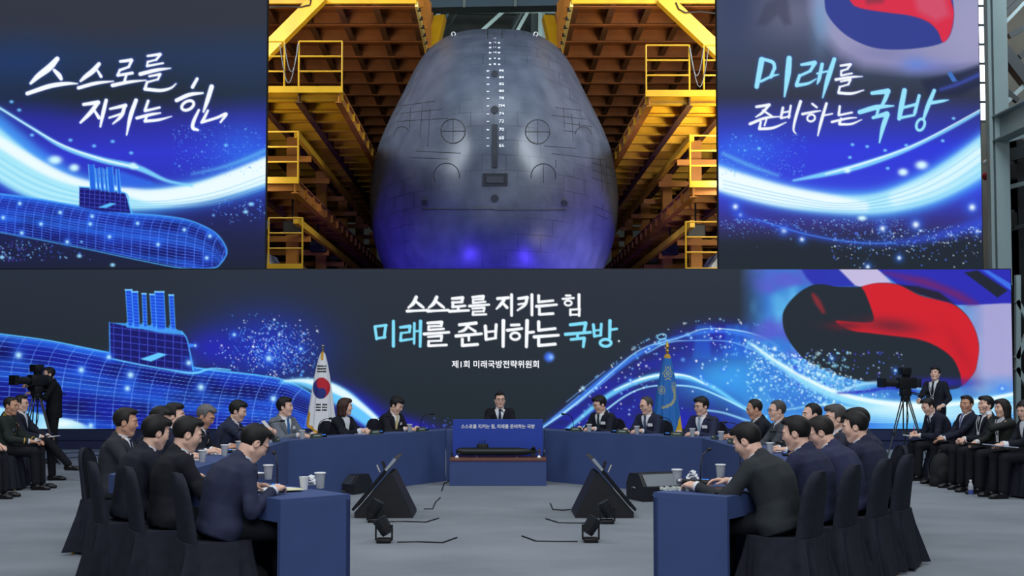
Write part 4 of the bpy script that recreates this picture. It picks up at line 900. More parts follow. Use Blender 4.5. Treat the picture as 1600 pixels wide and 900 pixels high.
# wall bracing beyond
def P_(x, y, Y): return unproj(x, y, Y)
wb = empty('wall_bracing', (13, 28, 0), 0, 'dark diagonal steel bracing beyond the hall column, upper right corner', 'bracing')
O = Vector((13, 28, 0))
for a, b_, w_ in (((1566, 78), (1606, 130), .28), ((1566, 26), (1598, -4), .12), ((1576, 57), (1610, 38), .13), ((1570, 36), (1600, 4), .08), ((1566, 104), (1582, 92), .12), ((1570, 162), (1606, 128), .1), ((1568, 140), (1590, 158), .12), ((1592, 90), (1612, 76), .13), ((1566, 10), (1590, -10), .2)):
    MB().beam(P_(*a, 28) - O, P_(*b_, 28) - O, w_, w_, (0, 1, 0)).build('diagonal', stl_d if w_ > .11 else stl, wb)
rp = mat('red_pipe_paint', (150, 34, 48), .5); wp = mat('white_pipe_paint', (214, 220, 224), .5)
def pipe(pts, r, m, name, label):
    o = MB().tube([P_(x, y, Y) for x, y, Y in pts], r, 10).build(name, m, None, True); tag(o, label, 'pipe')
pipe([(1538, 276, 29), (1570, 268, 28.5), (1612, 252, 27.5)], .1, rp, 'water_pipe', 'red pipe crossing behind the hall column at mid height')
pipe([(1538, 254, 29), (1572, 236, 28.5), (1612, 218, 27.5)], .05, wp, 'conduit_pipe', 'thin white pipe above the red pipe by the hall column')
for k, (x, w_) in enumerate(((1592, .22), (1582, .14))):
    a = P_(x, 500, 27.4); o = MB().box((-w_, -.1, 0), (w_, .1, 12 - 4.1 * (1 - k) * 0)).build('service_riser', mat('riser_black', (24, 26, 30), .7)); o.location = (a.x, 27.4, 0)
    o.data.transform(Matrix.Scale(.6, 4, (0, 0, 1))); tag(o, f"black vertical service riser right of the hall column, {('wider', 'narrower')[k]} one", 'riser')
for k, y in enumerate((222, 246, 296, 362)):
    o = MB().beam(P_(1563, y, 27.2), P_(1612, y - 12, 26.6), .07, .1 if k != 1 else .3).build('cable_tray', stl_d if k % 2 else stl); tag(o, f"steel cable tray by the hall column, {('highest', 'second', 'third', 'lowest')[k]} of four", 'tray')
for k, y in enumerate((262, 338)):
    a = P_(1578, y, 27.0); t = empty('wall_flood_lamp', a, 0, f"dark flood lamp on a bracket beside the hall column, {('upper', 'lower')[k]} one", 'lamp')
    MB().beam((-.32, 0, .12), (.1, 0, .12), .05, .06).build('bracket', stl_d, t); MB().bbox((-.13, -.12, -.3), (.13, .12, .08), .03).build('housing', blackm, t)
# low side frame right of the main screen
sf = empty('side_frame', (11.6, 25.3, 0), 0, 'grey steel frame leg standing right of the wide LED screen', 'frame'); O = Vector((11.6, 25.3, 0))
for a, b_ in (((1590, 430), (1590, 700)), ((1588, 470), (1606, 500)), ((1588, 560), (1606, 520)), ((1588, 575), (1606, 605))):
    MB().beam(P_(*a, 25.3) - O, P_(*b_, 25.3) - O, .1, .1, (0, 1, 0)).build('strut', stl, sf)
o = MB().box((11.55, 25.9, 0), (13.6, 26.0, 3.6)).build('side_sheet', mat('plain_black', (14, 15, 18), .95)); tag(o, 'black upright sheet beside the wide LED screen at right edge', 'side_sheet')  # flat black box filling the dark gap beside the screen
# ------------------------------------------------------------------ people: smooth distance fields turned into meshes
class Vox:
    def __init__(s, lo, hi, h):
        s.h = h; s.lo = np.array(lo, float) - 2 * h; n = np.ceil((np.array(hi) - s.lo) / h).astype(int) + 3
        s.n = n; s.F = np.full(n, 0.5, np.float32)
        s.ax = [s.lo[i] + h * np.arange(n[i]) for i in range(3)]
    def add(s, prim, k=0.015, sub=False):
        fn, lo, hi = prim; sl_ = []; co = []
        for i in range(3):
            a = max(0, int((lo[i] - k - 3 * s.h - s.lo[i]) / s.h)); b = min(s.n[i], int((hi[i] + k + 3 * s.h - s.lo[i]) / s.h) + 2)
            if b <= a: return s
            sl_.append(slice(a, b)); sh = [1, 1, 1]; sh[i] = b - a; co.append(s.ax[i][a:b].reshape(sh))
        d = fn(*co); f = s.F[tuple(sl_)]
        if sub:
            d = -d; h_ = np.maximum(k - np.abs(f - d), 0); s.F[tuple(sl_)] = np.maximum(f, d) + h_ * h_ / (4 * k + 1e-9)
        else:
            h_ = np.maximum(k - np.abs(f - d), 0); s.F[tuple(sl_)] = np.minimum(f, d) - h_ * h_ / (4 * k + 1e-9)
        return s
    def mesh(s):
        F = s.F; S = F < 0; n = F.shape
        c = np.zeros(tuple(m - 1 for m in n), np.int8)
        for i in (0, 1):
            for j in (0, 1):
                for k in (0, 1): c += S[i:n[0] - 1 + i, j:n[1] - 1 + j, k:n[2] - 1 + k]
        I = np.argwhere((c > 0) & (c < 8)); idm = np.full(c.shape, -1, np.int32); idm[tuple(I.T)] = np.arange(len(I))
        acc = np.zeros((len(I), 3)); cnt = np.zeros(len(I))
        for ax in range(3):
            o = [a for a in range(3) if a != ax]
            for u in (0, 1):
                for v in (0, 1):
                    p = I.copy(); p[:, o[0]] += u; p[:, o[1]] += v; q = p.copy(); q[:, ax] += 1
                    fa, fb = F[tuple(p.T)], F[tuple(q.T)]; m = (fa < 0) != (fb < 0)
                    t = np.where(m, fa / np.where(m, fa - fb, 1), 0); pos = p.astype(float); pos[:, ax] += t
                    acc[m] += pos[m]; cnt[m] += 1
        V = s.lo + s.h * acc / cnt[:, None]
        Q = []
        for ax in range(3):
            o = [(ax + 1) % 3, (ax + 2) % 3]
            a = [slice(None)] * 3; b = [slice(None)] * 3; a[ax] = slice(0, -1); b[ax] = slice(1, None)
            for d in o: a[d] = slice(1, -1); b[d] = slice(1, -1)
            A, B = S[tuple(a)], S[tuple(b)]; E = np.argwhere(A != B)
            if len(E) == 0: continue
            flip = ~A[tuple(E.T)]
            for d in o: E[:, d] += 1
            def cell(du, dv):
                p = E.copy(); p[:, o[0]] += du; p[:, o[1]] += dv; return idm[tuple(p.T)]
            q = np.stack([cell(-1, -1), cell(0, -1), cell(0, 0), cell(-1, 0)], 1); q[flip] = q[flip][:, ::-1]; Q.append(q)
        return V, np.concatenate(Q)
NP = lambda v: np.array([v[0], v[1], v[2]], float)
def pcap(a, b, ra, rb=None):
    a, b = NP(a), NP(b); rb = ra if rb is None else rb; d = b - a; L = float(d @ d) + 1e-12; R = max(ra, rb)
    def fn(X, Y, Z):
        px, py, pz = X - a[0], Y - a[1], Z - a[2]; t = np.clip((px * d[0] + py * d[1] + pz * d[2]) / L, 0, 1)
        return np.sqrt((px - t * d[0]) ** 2 + (py - t * d[1]) ** 2 + (pz - t * d[2]) ** 2) - (ra + (rb - ra) * t)
    return fn, np.minimum(a, b) - R, np.maximum(a, b) + R
def pell(c, R, r):
    """ellipsoid: R rows are its axes"""
    c = NP(c); R = np.array(R, float); r = np.array(r, float); m = r.max(); mn = r.min()
    def fn(X, Y, Z):
        p = [X - c[0], Y - c[1], Z - c[2]]; q = 0; g = 0
        for i in range(3):
            u = (p[0] * R[i, 0] + p[1] * R[i, 1] + p[2] * R[i, 2]); q = q + (u / r[i]) ** 2; g = g + (u / r[i] ** 2) ** 2
        q = np.sqrt(q); return np.where(q > .2, q * (q - 1) / np.maximum(np.sqrt(g), 1e-6), (q - 1) * mn)
    return fn, c - m, c + m
class Torso:
    """stack of ellipses from pelvis P up to the base of the neck N"""
    T = [-.22, -.05, .08, .30, .58, .80, .92, 1.0]
    def __init__(s, P, N, rx, w, d, curve=0.0):
        s.P, s.N = NP(P), NP(N); s.u = s.N - s.P; s.L = np.linalg.norm(s.u); s.u /= s.L; s.x = np.array(rx, float); s.f = np.cross(s.u, s.x); s.f /= np.linalg.norm(s.f)
        s.w, s.d, s.c = w, d, curve
    def W(s, t): return np.interp(t, s.T, s.w)
    def D(s, t): return np.interp(t, s.T, s.d)
    def off(s, t): return -s.c * 4 * np.clip(t, 0, 1) * (1 - np.clip(t, 0, 1))
    def prim(s, g=0.0, t0=-.2, t1=1.0, gw=None):
        gw = g if gw is None else gw
        def fn(X, Y, Z):
            p = [X - s.P[0], Y - s.P[1], Z - s.P[2]]
            l = (p[0] * s.u[0] + p[1] * s.u[1] + p[2] * s.u[2]); t = l / s.L; x = p[0] * s.x[0] + p[1] * s.x[1] + p[2] * s.x[2]; y = p[0] * s.f[0] + p[1] * s.f[1] + p[2] * s.f[2]
            tc = np.clip(t, t0, t1); w, d = s.W(tc) + gw, s.D(tc) + g; y = y - s.off(tc)
            q = (np.abs(x / w) ** 2.4 + np.abs(y / d) ** 2.4) ** (1 / 2.4)
            return np.maximum((q - 1) * np.minimum(w, d), np.maximum(l - t1 * s.L, t0 * s.L - l))
        c0, c1 = s.P + s.u * s.L * t0, s.P + s.u * s.L * t1; return fn, np.minimum(c0, c1) - .3, np.maximum(c0, c1) + .3
    def pt(s, x, t, off=0.0, front=1):
        w, d = s.W(t), s.D(t); y = front * (d * max(0.0, 1 - abs(x / w) ** 2.4) ** (1 / 2.4)) + s.off(t)
        n = front * s.f; return Vector(s.P + s.u * s.L * t + s.x * x + s.f * y + n * off)
def rotm(pitch, yaw, roll=0.0):
    """rows: right, forward, up; pitch > 0 looks down"""
    R = Matrix.Rotation(yaw, 3, 'Z') @ Matrix.Rotation(-pitch, 3, 'X') @ Matrix.Rotation(roll, 3, 'Y')
    return np.array([[R[j][i] for j in range(3)] for i in range(3)])
SKINS = {k: mat('skin_' + k, c, .5, noise=.05, nscale=14, spec=.35) for k, c in (('light', (232, 188, 166)), ('mid', (218, 170, 146)), ('tan', (204, 154, 128)))}
LIP = mat('lip_skin', (168, 108, 96), .5); EYEM = mat('eye_dark', (28, 20, 18), .25); HAIRS = {}
def hair_m(k):
    c = {'black': (19, 17, 18), 'dark': (31, 26, 25), 'brown': (62, 40, 32), 'grey': (104, 102, 102), 'salt': (70, 67, 66)}[k]
    return mat('hair_' + k, c, .5, noise=.4, nscale=90, bump=.25, bscale=320, spec=.3)
def cloth(c):
    k = tuple(int(min(255, v * 1.12 + 3)) for v in c); return mat('cloth_%d_%d_%d' % c, k, .8, noise=.14, nscale=9, bump=.55, bscale=13, spec=.2)
SHOE = mat('black_shoe_leather', (16, 16, 18), .3); WHITE = mat('white_shirt_cotton', (226, 230, 236), .8, bump=.15, bscale=30)
BADGE = mat('white_card', (232, 234, 238), .6); FRAME = mat('dark_spectacle_frame', (22, 22, 26), .35); STEEL = mat('fine_steel', (150, 150, 155), .3, .8)
def ik(S, W, l1, l2, pole):
    S, W, pole = NP(S), NP(W), NP(pole); d = W - S; L = np.linalg.norm(d)
    if L > (l1 + l2) * .995: W = S + d / L * (l1 + l2) * .995; d = W - S; L = np.linalg.norm(d)
    a = (l1 * l1 - l2 * l2 + L * L) / (2 * L); h = math.sqrt(max(0, l1 * l1 - a * a)); u = d / L
    p = pole - u * (pole @ u); p /= np.linalg.norm(p) + 1e-9; return S + u * a + p * h, W
def hand_prims(W, h, n, side, curl=.5, grip=False):
    """W wrist, h pointing direction, n palm normal (down); side +1 = right hand"""
    W, h, n = NP(W), NP(h), NP(n); h = h / np.linalg.norm(h); n = n - h * (n @ h); n /= np.linalg.norm(n); lat = np.cross(h, n) * -side   # lat: towards the thumb
    if side > 0: lat = np.cross(n, h) * 1.0
    else: lat = -np.cross(n, h)
    lat = -lat
    P = [(pcap(W - h * .02, W + h * .02, .026, .028), .012)]
    for i, (o, L) in enumerate(((.030, .070), (.010, .078), (-.010, .073), (-.029, .057))):
        k = W + h * (.088 - .004 * abs(i - 1)) + lat * o
        P.append((pcap(W + lat * o * .7 + h * .015, k, .015, .0125), .012))
        a = curl * (.75 + .12 * i); d1 = h * math.cos(a) + n * math.sin(a); d2 = h * math.cos(a * 2.0) + n * math.sin(a * 2.0); d3 = h * math.cos(a * 2.7) + n * math.sin(a * 2.7)
        m = k + d1 * L * .5; e = m + d2 * L * .3; t = e + d3 * L * .24
        P += [(pcap(k, m, .0098, .009), .004), (pcap(m, e, .009, .0082), .003), (pcap(e, t, .0082, .0068), .003)]
    b = W + h * .028 + lat * .026; ta = b + h * .030 + lat * (.026 if not grip else .014) + n * (.012 + .02 * curl); tb = ta + h * .032 + lat * (.004 if not grip else -.014) + n * (.010 + .015 * curl)
    P += [(pcap(b, ta, .0145, .0108), .008), (pcap(ta, tb, .0105, .008), .003)]
    return P, lat

def torso_tables(female, bulk):
    k = 1 + bulk
    if female: return [k * v for v in (.165, .168, .160, .125, .140, .150, .115, .055)], [k * v for v in (.105, .112, .105, .092, .112, .095, .072, .05)]
    return [k * v for v in (.160, .165, .160, .150, .168, .180, .140, .058)], [k * v for v in (.108, .115, .112, .108, .122, .108, .082, .052)]

def person(name_label, loc, face, group=None, stand=False, lean=10, turn=0, pitch=5, yaw=0, roll=0, hands=((.16, .40, .79), (-.16, .40, .79)), curl=(.45, .45), grip=(False, False),
           handdir=None, female=False, bulk=0.0, jacket=(30, 33, 48), trousers=None, shirt='white', tie=(40, 44, 66), hair='black', style='short', skin='light', glasses=False, badge=False,
           knees=None, seat=.46, legs=True, uniform=False, height=1.0, back_only=False, lanyard=False, cat='person', crossed=False, shoe=None):
    root = empty('person', (loc[0], loc[1], 0), heading(face), name_label, cat, group)
    H = height; trousers = trousers or jacket
    lam = math.radians(lean)
    P = Vector((0, 0, .95 * H)) if stand else Vector((0, 0, seat + .095))
    spine = Vector((math.sin(math.radians(roll)) * .3, math.sin(lam), math.cos(lam))).normalized()
    N = P + spine * ((.462 if not stand else .515) * H if not female else .440 * H)
    tw = Matrix.Rotation(math.radians(turn), 3, 'Z'); rx = tw @ Vector((1, 0, 0)); rx = (rx - spine * rx.dot(spine)).normalized()
    w_, d_ = torso_tables(female, bulk); curve = .018 + .0012 * max(0, lean)
    T = Torso(P, N, rx, w_, d_, curve)
    shw = (.166 if not female else .148) * (1 + bulk * .5) * H
    SR, SL = [N - spine * .055 + rx * s * shw + Vector(T.f) * .0 for s in (1, -1)]
    # head frame
    nd = Vector((0, math.sin(lam * .55 + math.radians(8 + pitch * .35)), math.cos(lam * .55 + math.radians(8 + pitch * .35)))).normalized()
    HR = rotm(math.radians(pitch), math.radians(yaw), math.radians(roll))
    hc = N + nd * (.128 * H) + Vector(HR[1]) * .012
    hs = (1.0 if not female else .95)
    def hp(x, y, z): return NP(hc) + hs * (HR[0] * x + HR[1] * y + HR[2] * z)
    def he(x, y, z, r): return pell(hp(x, y, z), HR, [v * hs for v in r])
    def hcap(a, b, ra, rb=None): return pcap(hp(*a), hp(*b), ra * hs, (ra if rb is None else rb) * hs)
    # --- head and neck, fine grid
    V = Vox(np.minimum(NP(hc), NP(N)) - .15, NP(hc) + .17, .0052)
    V.add(he(0, -.014, .034, (.0745, .095, .087))); V.add(he(0, .018, -.028, (.064, .072, .080)), .03)
    V.add(hcap((0, .060, -.098), (0, .066, -.092), .021, .019), .025)
    for s in (-1, 1):
        V.add(hcap((s * .052, -.002, -.055), (s * .02, .052, -.096), .022, .02), .02); V.add(he(s * .040, .056, -.018, (.023, .019, .026)), .035)
        V.add(hcap((s * .012, .080, .034), (s * .045, .068, .032), .012, .010), .014)
    V.add(hcap((0, .086, .018), (0, .0975, -.018), .0085, .0120), .012)
    for s in (-1, 1): V.add(hcap((s * .009, .090, -.023), (s * .013, .087, -.023), .0085), .006)
    for s in (-1, 1): V.add(he(s * .031, .094, .012, (.017, .013, .011)), .006, True)
    for s in (-1, 1): V.add(he(s * .031, .078, .011, (.015, .013, .012)), .003)
    V.add(hcap((-.016, .0795, -.057), (.016, .0795, -.057), .0075), .010); V.add(hcap((-.013, .0785, -.067), (.013, .0785, -.067), .0075), .010)
    V.add(hcap((-.016, .0885, -.0615), (.016, .0885, -.0615), .0016), .003, True)
    for s in (-1, 1):
        V.add(he(s * .077, -.010, -.004, (.010, .021, .033)), .006); V.add(he(s * .086, -.006, .0, (.006, .010, .017)), .004, True)
    neck_b = N - spine * .05
    V.add(pcap(hp(0, -.024, -.05), neck_b, .055 * hs, .060 * hs), .02)
    Vb, Qb = V.mesh(); parts = [(Vb, Qb)]
    # face region -> lips
    rel = (Vb - NP(hc)) / hs @ HR.T
    lipv = (np.abs(rel[:, 0]) < .024) & (rel[:, 1] > .070) & (rel[:, 2] > -.073) & (rel[:, 2] < -.050) & (np.abs(rel[:, 0]) * .35 + np.abs(rel[:, 2] + .0615) < .0135)
    lipq = lipv[Qb].all(1)
    # --- arms, hands
    arms = []
    l1, l2 = (.285 * H, .250 * H) if not female else (.265 * H, .235 * H)
    for s, S, hd, cu, gr in ((1, SR, hands[0], curl[0], grip[0]), (-1, SL, hands[1], curl[1], grip[1])):
        pole = Vector((s * .42, -.35, -.9)); E, W = ik(S, Vector(hd), l1, l2, pole)
        fd = W - E; fd /= np.linalg.norm(fd)
        if handdir and handdir[0 if s > 0 else 1] is not None: h, n = handdir[0 if s > 0 else 1]; h = NP(h); n = NP(n)
        else: h = fd * np.array([1, 1, .35]); h = h / np.linalg.norm(h) + np.array([-s * .25, 0, 0]); n = np.array([-s * .25, 0, -1.0])
        arms.append((s, NP(S), E, W, fd, h, n, cu, gr))
        hpz, lat = hand_prims(W, h, n, s, cu, gr)
        V = Vox(W - .14, W + .14, .0046) if False else None
        lo = np.min([p[0][1] for p in hpz], 0); hi = np.max([p[0][2] for p in hpz], 0); lo = np.minimum(lo, W - fd * .06 - .03); hi = np.maximum(hi, W - fd * .06 + .03)
        V = Vox(lo, hi, .0048); V.add(pcap(W - fd * .055, W, .027, .025), .01)
        for p, k in hpz: V.add(p, k)
        parts.append(V.mesh())
    # --- the rest of the body, coarse (under the clothes)
    V = Vox(np.array([-.48, -.35, .02]), np.array([.48, .72, max(N.z, .8) + .08]), .018)
    V.add(T.prim(-.006, -.02), .03)
    for s, S, E, W, fd, h, n, cu, gr in arms: V.add(pcap(S, E, .047, .038), .03); V.add(pcap(E, W - fd * .02, .037, .026), .015)
    lg = []
    for s in (1, -1):
        hip = P + Vector((s * .088, 0, -.01))
        if stand: K = Vector((s * .10, .02, .50 * H)); A = Vector((s * .11, -.02, .085))
        else:
            kn = (knees or {}).get(s, (s * .115, .43, seat + .055)); K = Vector(kn); A = Vector((kn[0] * 1.0, kn[1] + .03, .085))
            if crossed and s > 0: K = Vector((s * .06, .45, seat + .15)); A = Vector((-.02, .74, .24))
        lg.append((s, hip, K, A))
        if legs: V.add(pcap(hip, K, .07, .050), .02); V.add(pcap(K, A, .048, .034), .02)
    V.add(pcap(N - spine * .08, N + nd * .02, .058, .054), .03)
    parts.append(V.mesh())
    off = 0; VV = []; QQ = []
    for v, q in parts: VV.append(v); QQ.append(q + off); off += len(v)
    me = mesh_np('body', np.concatenate(VV), np.concatenate(QQ)); body = link('body', me, [SKINS[skin], LIP], root, True)
    mi = np.zeros(len(me.polygons), np.int32)
    if len(me.polygons) == sum(len(q) for q in QQ): mi[:len(lipq)] = lipq
    me.polygons.foreach_set('material_index', mi)
    def pm(name, V, m, parent=root):
        v, q = V.mesh(); return link(name, mesh_np(name, v, q), m, parent, True)
    # --- hair
    V = Vox(NP(hc) - .19, NP(hc) + .19, .0062)
    full = {'short': .014, 'full': .021, 'bob': .02, 'long': .02, 'crop': .009, 'thin': .010}[style]
    hl = {'short': .088, 'full': .080, 'bob': .078, 'long': .080, 'crop': .092, 'thin': .108}[style]
    V.add(he(0, -.016, .036, (.0745 + full * .75, .095 + full * .8, .087 + full)), .01)
    if style in ('full', 'bob'): V.add(he(.012, .052, .098, (.058, .042, .030)), .03)
    if style == 'short': V.add(he(.010, .045, .106, (.052, .042, .022)), .03)
    longh = style in ('bob', 'long')
    if longh:
        zb = -.115 if style == 'bob' else -.20
        for s in (-1, 1): V.add(hcap((s * .066, -.018, .02), (s * .078, -.004, zb), .036, .028), .03)
        V.add(hcap((0, -.085, .0), (0, -.080, zb), .045, .045), .03); V.add(hcap((-.045, -.07, 0), (-.055, -.06, zb), .04, .036), .03); V.add(hcap((.045, -.07, 0), (.055, -.06, zb), .04, .036), .03)
    C = NP(hc)
    def cut(X, Y, Z):
        p = [X - C[0], Y - C[1], Z - C[2]]; x, y, z = [(p[0] * HR[i, 0] + p[1] * HR[i, 1] + p[2] * HR[i, 2]) / hs for i in range(3)]
        wig = .006 * np.sin(x * 130 + 1.3 * y) + .004 * np.sin(x * 61 + y * 40)
        front = hl + wig - .10 * np.maximum(np.abs(x) - .045, 0) * (0 if longh else 3) - .9 * np.minimum(y - .06, 0) * 0
        a = front - z                                   # keep above the hairline
        yb = (.012 if not longh else .040) + .22 * z
        zn = (-.066 if not longh else -.3) + .5 * np.maximum(y + .03, 0)
        b_ = np.maximum(y - yb, zn - z)                 # keep behind the temples, above the nape
        sb = np.maximum(np.maximum(y - .026, -.012 - z), .02 - z - .2) # short sideburn
        keep = np.minimum(a, np.minimum(b_, sb if not longh else b_))
        if not longh:                                    # the ear stays free
            ear = .026 - np.sqrt((y + .010) ** 2 + (z + .008) ** 2); keep = np.maximum(keep, np.where(np.abs(x) > .055, ear, -1))
        return -keep * hs
    V.add((cut, NP(hc) - .2, NP(hc) + .2), .003, True)
    pm('hair', V, hair_m(hair))
    # --- face details
    if not back_only:
        for s in (-1, 1):
            V = MB(); q = [Vector(hp(s * (.031 + .0125 * math.cos(a)), .0905 - .004 * abs(math.cos(a)), .0105 + .0048 * math.sin(a))) for a in np.linspace(0, 2 * PI, 13)[:-1]]
            fw = Vector(HR[1]); ctr = sum(q, Vector()) / 12 + fw * .003
            V.add([ctr] + q + [p - fw * .006 for p in q], [(0, 1 + i, 1 + (i + 1) % 12) for i in range(12)] + [(1 + i, 13 + i, 13 + (i + 1) % 12, 1 + (i + 1) % 12) for i in range(12)])
            V.build('eye', EYEM, root, True)
            MB().tube([Vector(hp(s * x, y, z)) for x, y, z in ((.013, .0935, .030), (.028, .0925, .0345), (.044, .0835, .032), (.051, .077, .028))], [.0022, .0036, .003, .0014], 6).build('eyebrow', hair_m('dark' if hair in ('grey', 'salt') else hair), root, True)
    if glasses:
        g = MB()
        for s in (-1, 1):
            g.tube([Vector(hp(s * (.032 + .023 * math.cos(a)), .101 - .05 * (abs(.032 + .023 * math.cos(a))) ** 1.0 * .3, .010 + .017 * math.sin(a))) for a in np.linspace(0, 2 * PI, 17)[:-1]], .0018, 5, True)
            g.tube([Vector(hp(s * .055, .094, .016)), Vector(hp(s * .074, .07, .016)), Vector(hp(s * .082, -.005, .014)), Vector(hp(s * .082, -.02, 0))], .0018, 5)
        g.tube([Vector(hp(-.010, .1, .013)), Vector(hp(0, .104, .015)), Vector(hp(.010, .1, .013))], .0018, 5); g.build('glasses', FRAME, root)
    # --- jacket
    jm = cloth(jacket); jg = .022
    lo = np.array([-.55, -.42, P.z - .24]); hi = np.array([.55, .78, max(N.z + .1, *(a[3][2] + .1 for a in arms))])
    V = Vox(lo, hi, .0105)
    V.add(T.prim(jg, -.16 if not stand else -.30, 1.0), .02); V.add(pcap(N - spine * .03 - Vector(T.f) * .022, N - spine * .004 - Vector(T.f) * .018, .076, .070), .03)
    if not stand: V.add(pell(P + Vector((0, .02, -.005)), np.eye(3), (.198 + bulk * .1, .16, .095)), .04)
    for s, S, E, W, fd, h, n, cu, gr in arms:
        k_ = .9 if female else 1.0; V.add(pcap(NP(N) - NP(spine) * .050, S - NP(spine) * .012, .052 * k_, .054 * k_), .035); V.add(pcap(S - NP(spine) * .012, E, .060 * k_, .050 * k_), .03); V.add(pcap(E, W - fd * .022, .049 * k_, .038 * k_), .02)
        for k in range(3):  # sleeve folds at the elbow
            a_ = E + (NP(S) - E) * (.06 + .1 * k); V.add(pcap(a_ + np.array([-.025, .02, 0]), a_ + np.array([.025, -.02, .0]), .040), .015)
    # neck hole and front opening
    V.add(pcap(N + nd * .10, N - spine * .030 + Vector(T.f) * .012, .0625, .0625), .004, True)
    tb = .44 if not female else .36
    if not uniform:
        def vee(X, Y, Z):
            p = [X - T.P[0], Y - T.P[1], Z - T.P[2]]; l = (p[0] * T.u[0] + p[1] * T.u[1] + p[2] * T.u[2]) / T.L
            x = p[0] * T.x[0] + p[1] * T.x[1] + p[2] * T.x[2]; y = p[0] * T.f[0] + p[1] * T.f[1] + p[2] * T.f[2]
            half = .085 * np.clip((l - tb) / (1 - tb), 0, 1.2) ** .9; return np.maximum(np.maximum((np.abs(x) - half), .03 - y), (tb - l) * .5)
        V.add((vee, np.minimum(T.P, T.N) - .3, np.maximum(T.P, T.N) + .3), .004, True)
    jk = pm('jacket', V, jm)
    J = Torso(P, N, rx, [v + jg for v in w_], [v + jg for v in d_], curve)
    def strip(fn, name, m, parent, n=10, th=.004):
        A, B = [], []
        for t in np.linspace(0, 1, n): a, b_ = fn(t); A.append(a); B.append(b_)
        fwd = Vector(T.f) * th; V_ = A + B + [p - fwd for p in A] + [p - fwd for p in B]; F = []
        for i in range(n - 1):
            F += [(i, i + 1, n + i + 1, n + i), (2 * n + i, 3 * n + i, 3 * n + i + 1, 2 * n + i + 1), (i, 2 * n + i, 2 * n + i + 1, i + 1), (n + i, n + i + 1, 3 * n + i + 1, 3 * n + i)]
        F += [(0, n, 3 * n, 2 * n), (n - 1, 3 * n - 1, 4 * n - 1, 2 * n - 1)]
        return MB().add(V_, F).build(name, m, parent, True)
    if not uniform:
        # shirt front, collar, tie, lapels
        sc = WHITE if shirt == 'white' else cloth(shirt); V = Vox(np.minimum(T.P, T.N) - .26, np.maximum(T.P, T.N) + .2, .0085)
        V.add(T.prim(.010, .30, .97), .01); V.add(pcap(N - spine * .07, N - spine * .02, .062, .058), .02)
        back = lambda X, Y, Z: ((X - T.N[0]) * T.f[0] + (Y - T.N[1]) * T.f[1] + (Z - T.N[2]) * T.f[2]) * 0 - 1
        sh = pm('shirt', V, sc)
        cb = MB()
        nk = N + nd * .012; axis = nd
        cr = []
        for a in np.linspace(-PI * .5 + .16, PI * 1.5 - .16, 25):
            dirv = (rx * math.cos(a) - Vector(T.f) * math.sin(a)); cr.append((nk + dirv * .0615 - axis * (.022 + .030 * max(0, -math.sin(a))), nk + dirv * .0600 + axis * (.013 - .016 * max(0, -math.sin(a)))))
        A = [c[0] for c in cr]; B = [c[1] for c in cr]; n = len(A); A2 = [nk + (p - nk) * 1.09 - axis * .004 for p in A]; B2 = [nk + (p - nk) * 1.07 for p in B]
        F = []
        for i in range(n - 1): F += [(i, i + 1, n + i + 1, n + i), (2 * n + i, 3 * n + i, 3 * n + i + 1, 2 * n + i + 1), (i, 2 * n + i, 2 * n + i + 1, i + 1), (n + i, n + i + 1, 3 * n + i + 1, 3 * n + i)]
        F += [(0, n, 3 * n, 2 * n), (n - 1, 3 * n - 1, 4 * n - 1, 2 * n - 1)]
        cb.add(A + B + A2 + B2, F); cb.build('collar', sc, sh, True)
        if not back_only:
            if tie is not None:
                t_ = strip(lambda t: (T.pt(-.013 - .018 * (1 - t), .40 + .55 * t, .019), T.pt(.013 + .018 * (1 - t), .40 + .55 * t, .019)), 'tie', cloth(tie), root, 12, .008)
                k = T.pt(0, .945, .022); MB().loft([[k + rx * x * a + Vector(T.u) * z + Vector(T.f) * y * a for x, y in ((-.02, 0), (-.012, .012), (.012, .012), (.02, 0), (0, -.006))] for a, z in ((.75, -.022), (1, .0), (.8, .02))]).build('tie_knot', cloth(tie), t_, True)
            for s in (-1, 1):
                def lap(t, s=s):
                    tt = tb + (1 - tb) * t * .97; x0 = .085 * max(0, (tt - tb) / (1 - tb)) ** .9 + .004; wd = .008 + .055 * math.sin(min(1, t * 1.12) * PI * .62)
                    return J.pt(s * x0, tt, .006), J.pt(s * min(x0 + wd, J.W(tt) * .93), tt - .02, .009)
                strip(lap, 'lapel', jm, jk, 12, .007)
            if badge:
                a, b_ = J.pt(-.065, .66, .014), J.pt(-.135, .655, .014); up = Vector(T.u) * .042; fwd = Vector(T.f) * .004
                MB().add([a, b_, b_ + up, a + up, a - fwd, b_ - fwd, b_ + up - fwd, a + up - fwd], [(0, 1, 2, 3), (7, 6, 5, 4), (0, 4, 5, 1), (1, 5, 6, 2), (2, 6, 7, 3), (3, 7, 4, 0)]).build('name_badge', BADGE, root)
            if lanyard:
                l_ = MB()
                for s in (-1, 1): l_.tube([J.pt(s * .075, .95, .012), J.pt(s * .06, .75, .012), J.pt(s * .02, .48, .012), J.pt(0, .42, .014)], .0045, 5)
                ly = l_.build('lanyard', BADGE, root); a = J.pt(0, .38, .016)
                MB().box((-.03, -.002, -.045), (.03, .002, .045), Matrix((rx, Vector(T.f), Vector(T.u))).transposed(), a).build('pass_card', BADGE, ly)
    else:
        gold = mat('gold_braid', (196, 160, 70), .45, .3)
        for s in (-1, 1):
            S = SR if s > 0 else SL; MB().beam(N + rx * s * .07 + spine * .005, S + spine * .062, .05, .012, Vector(T.f)).build('shoulder_board', gold, jk)
        for k in range(4): MB().lathe([(.001, .006), (.009, .004), (.009, 0)], J.pt(0, .3 + .16 * k, .002), 10, 'y').build('button', gold, jk)
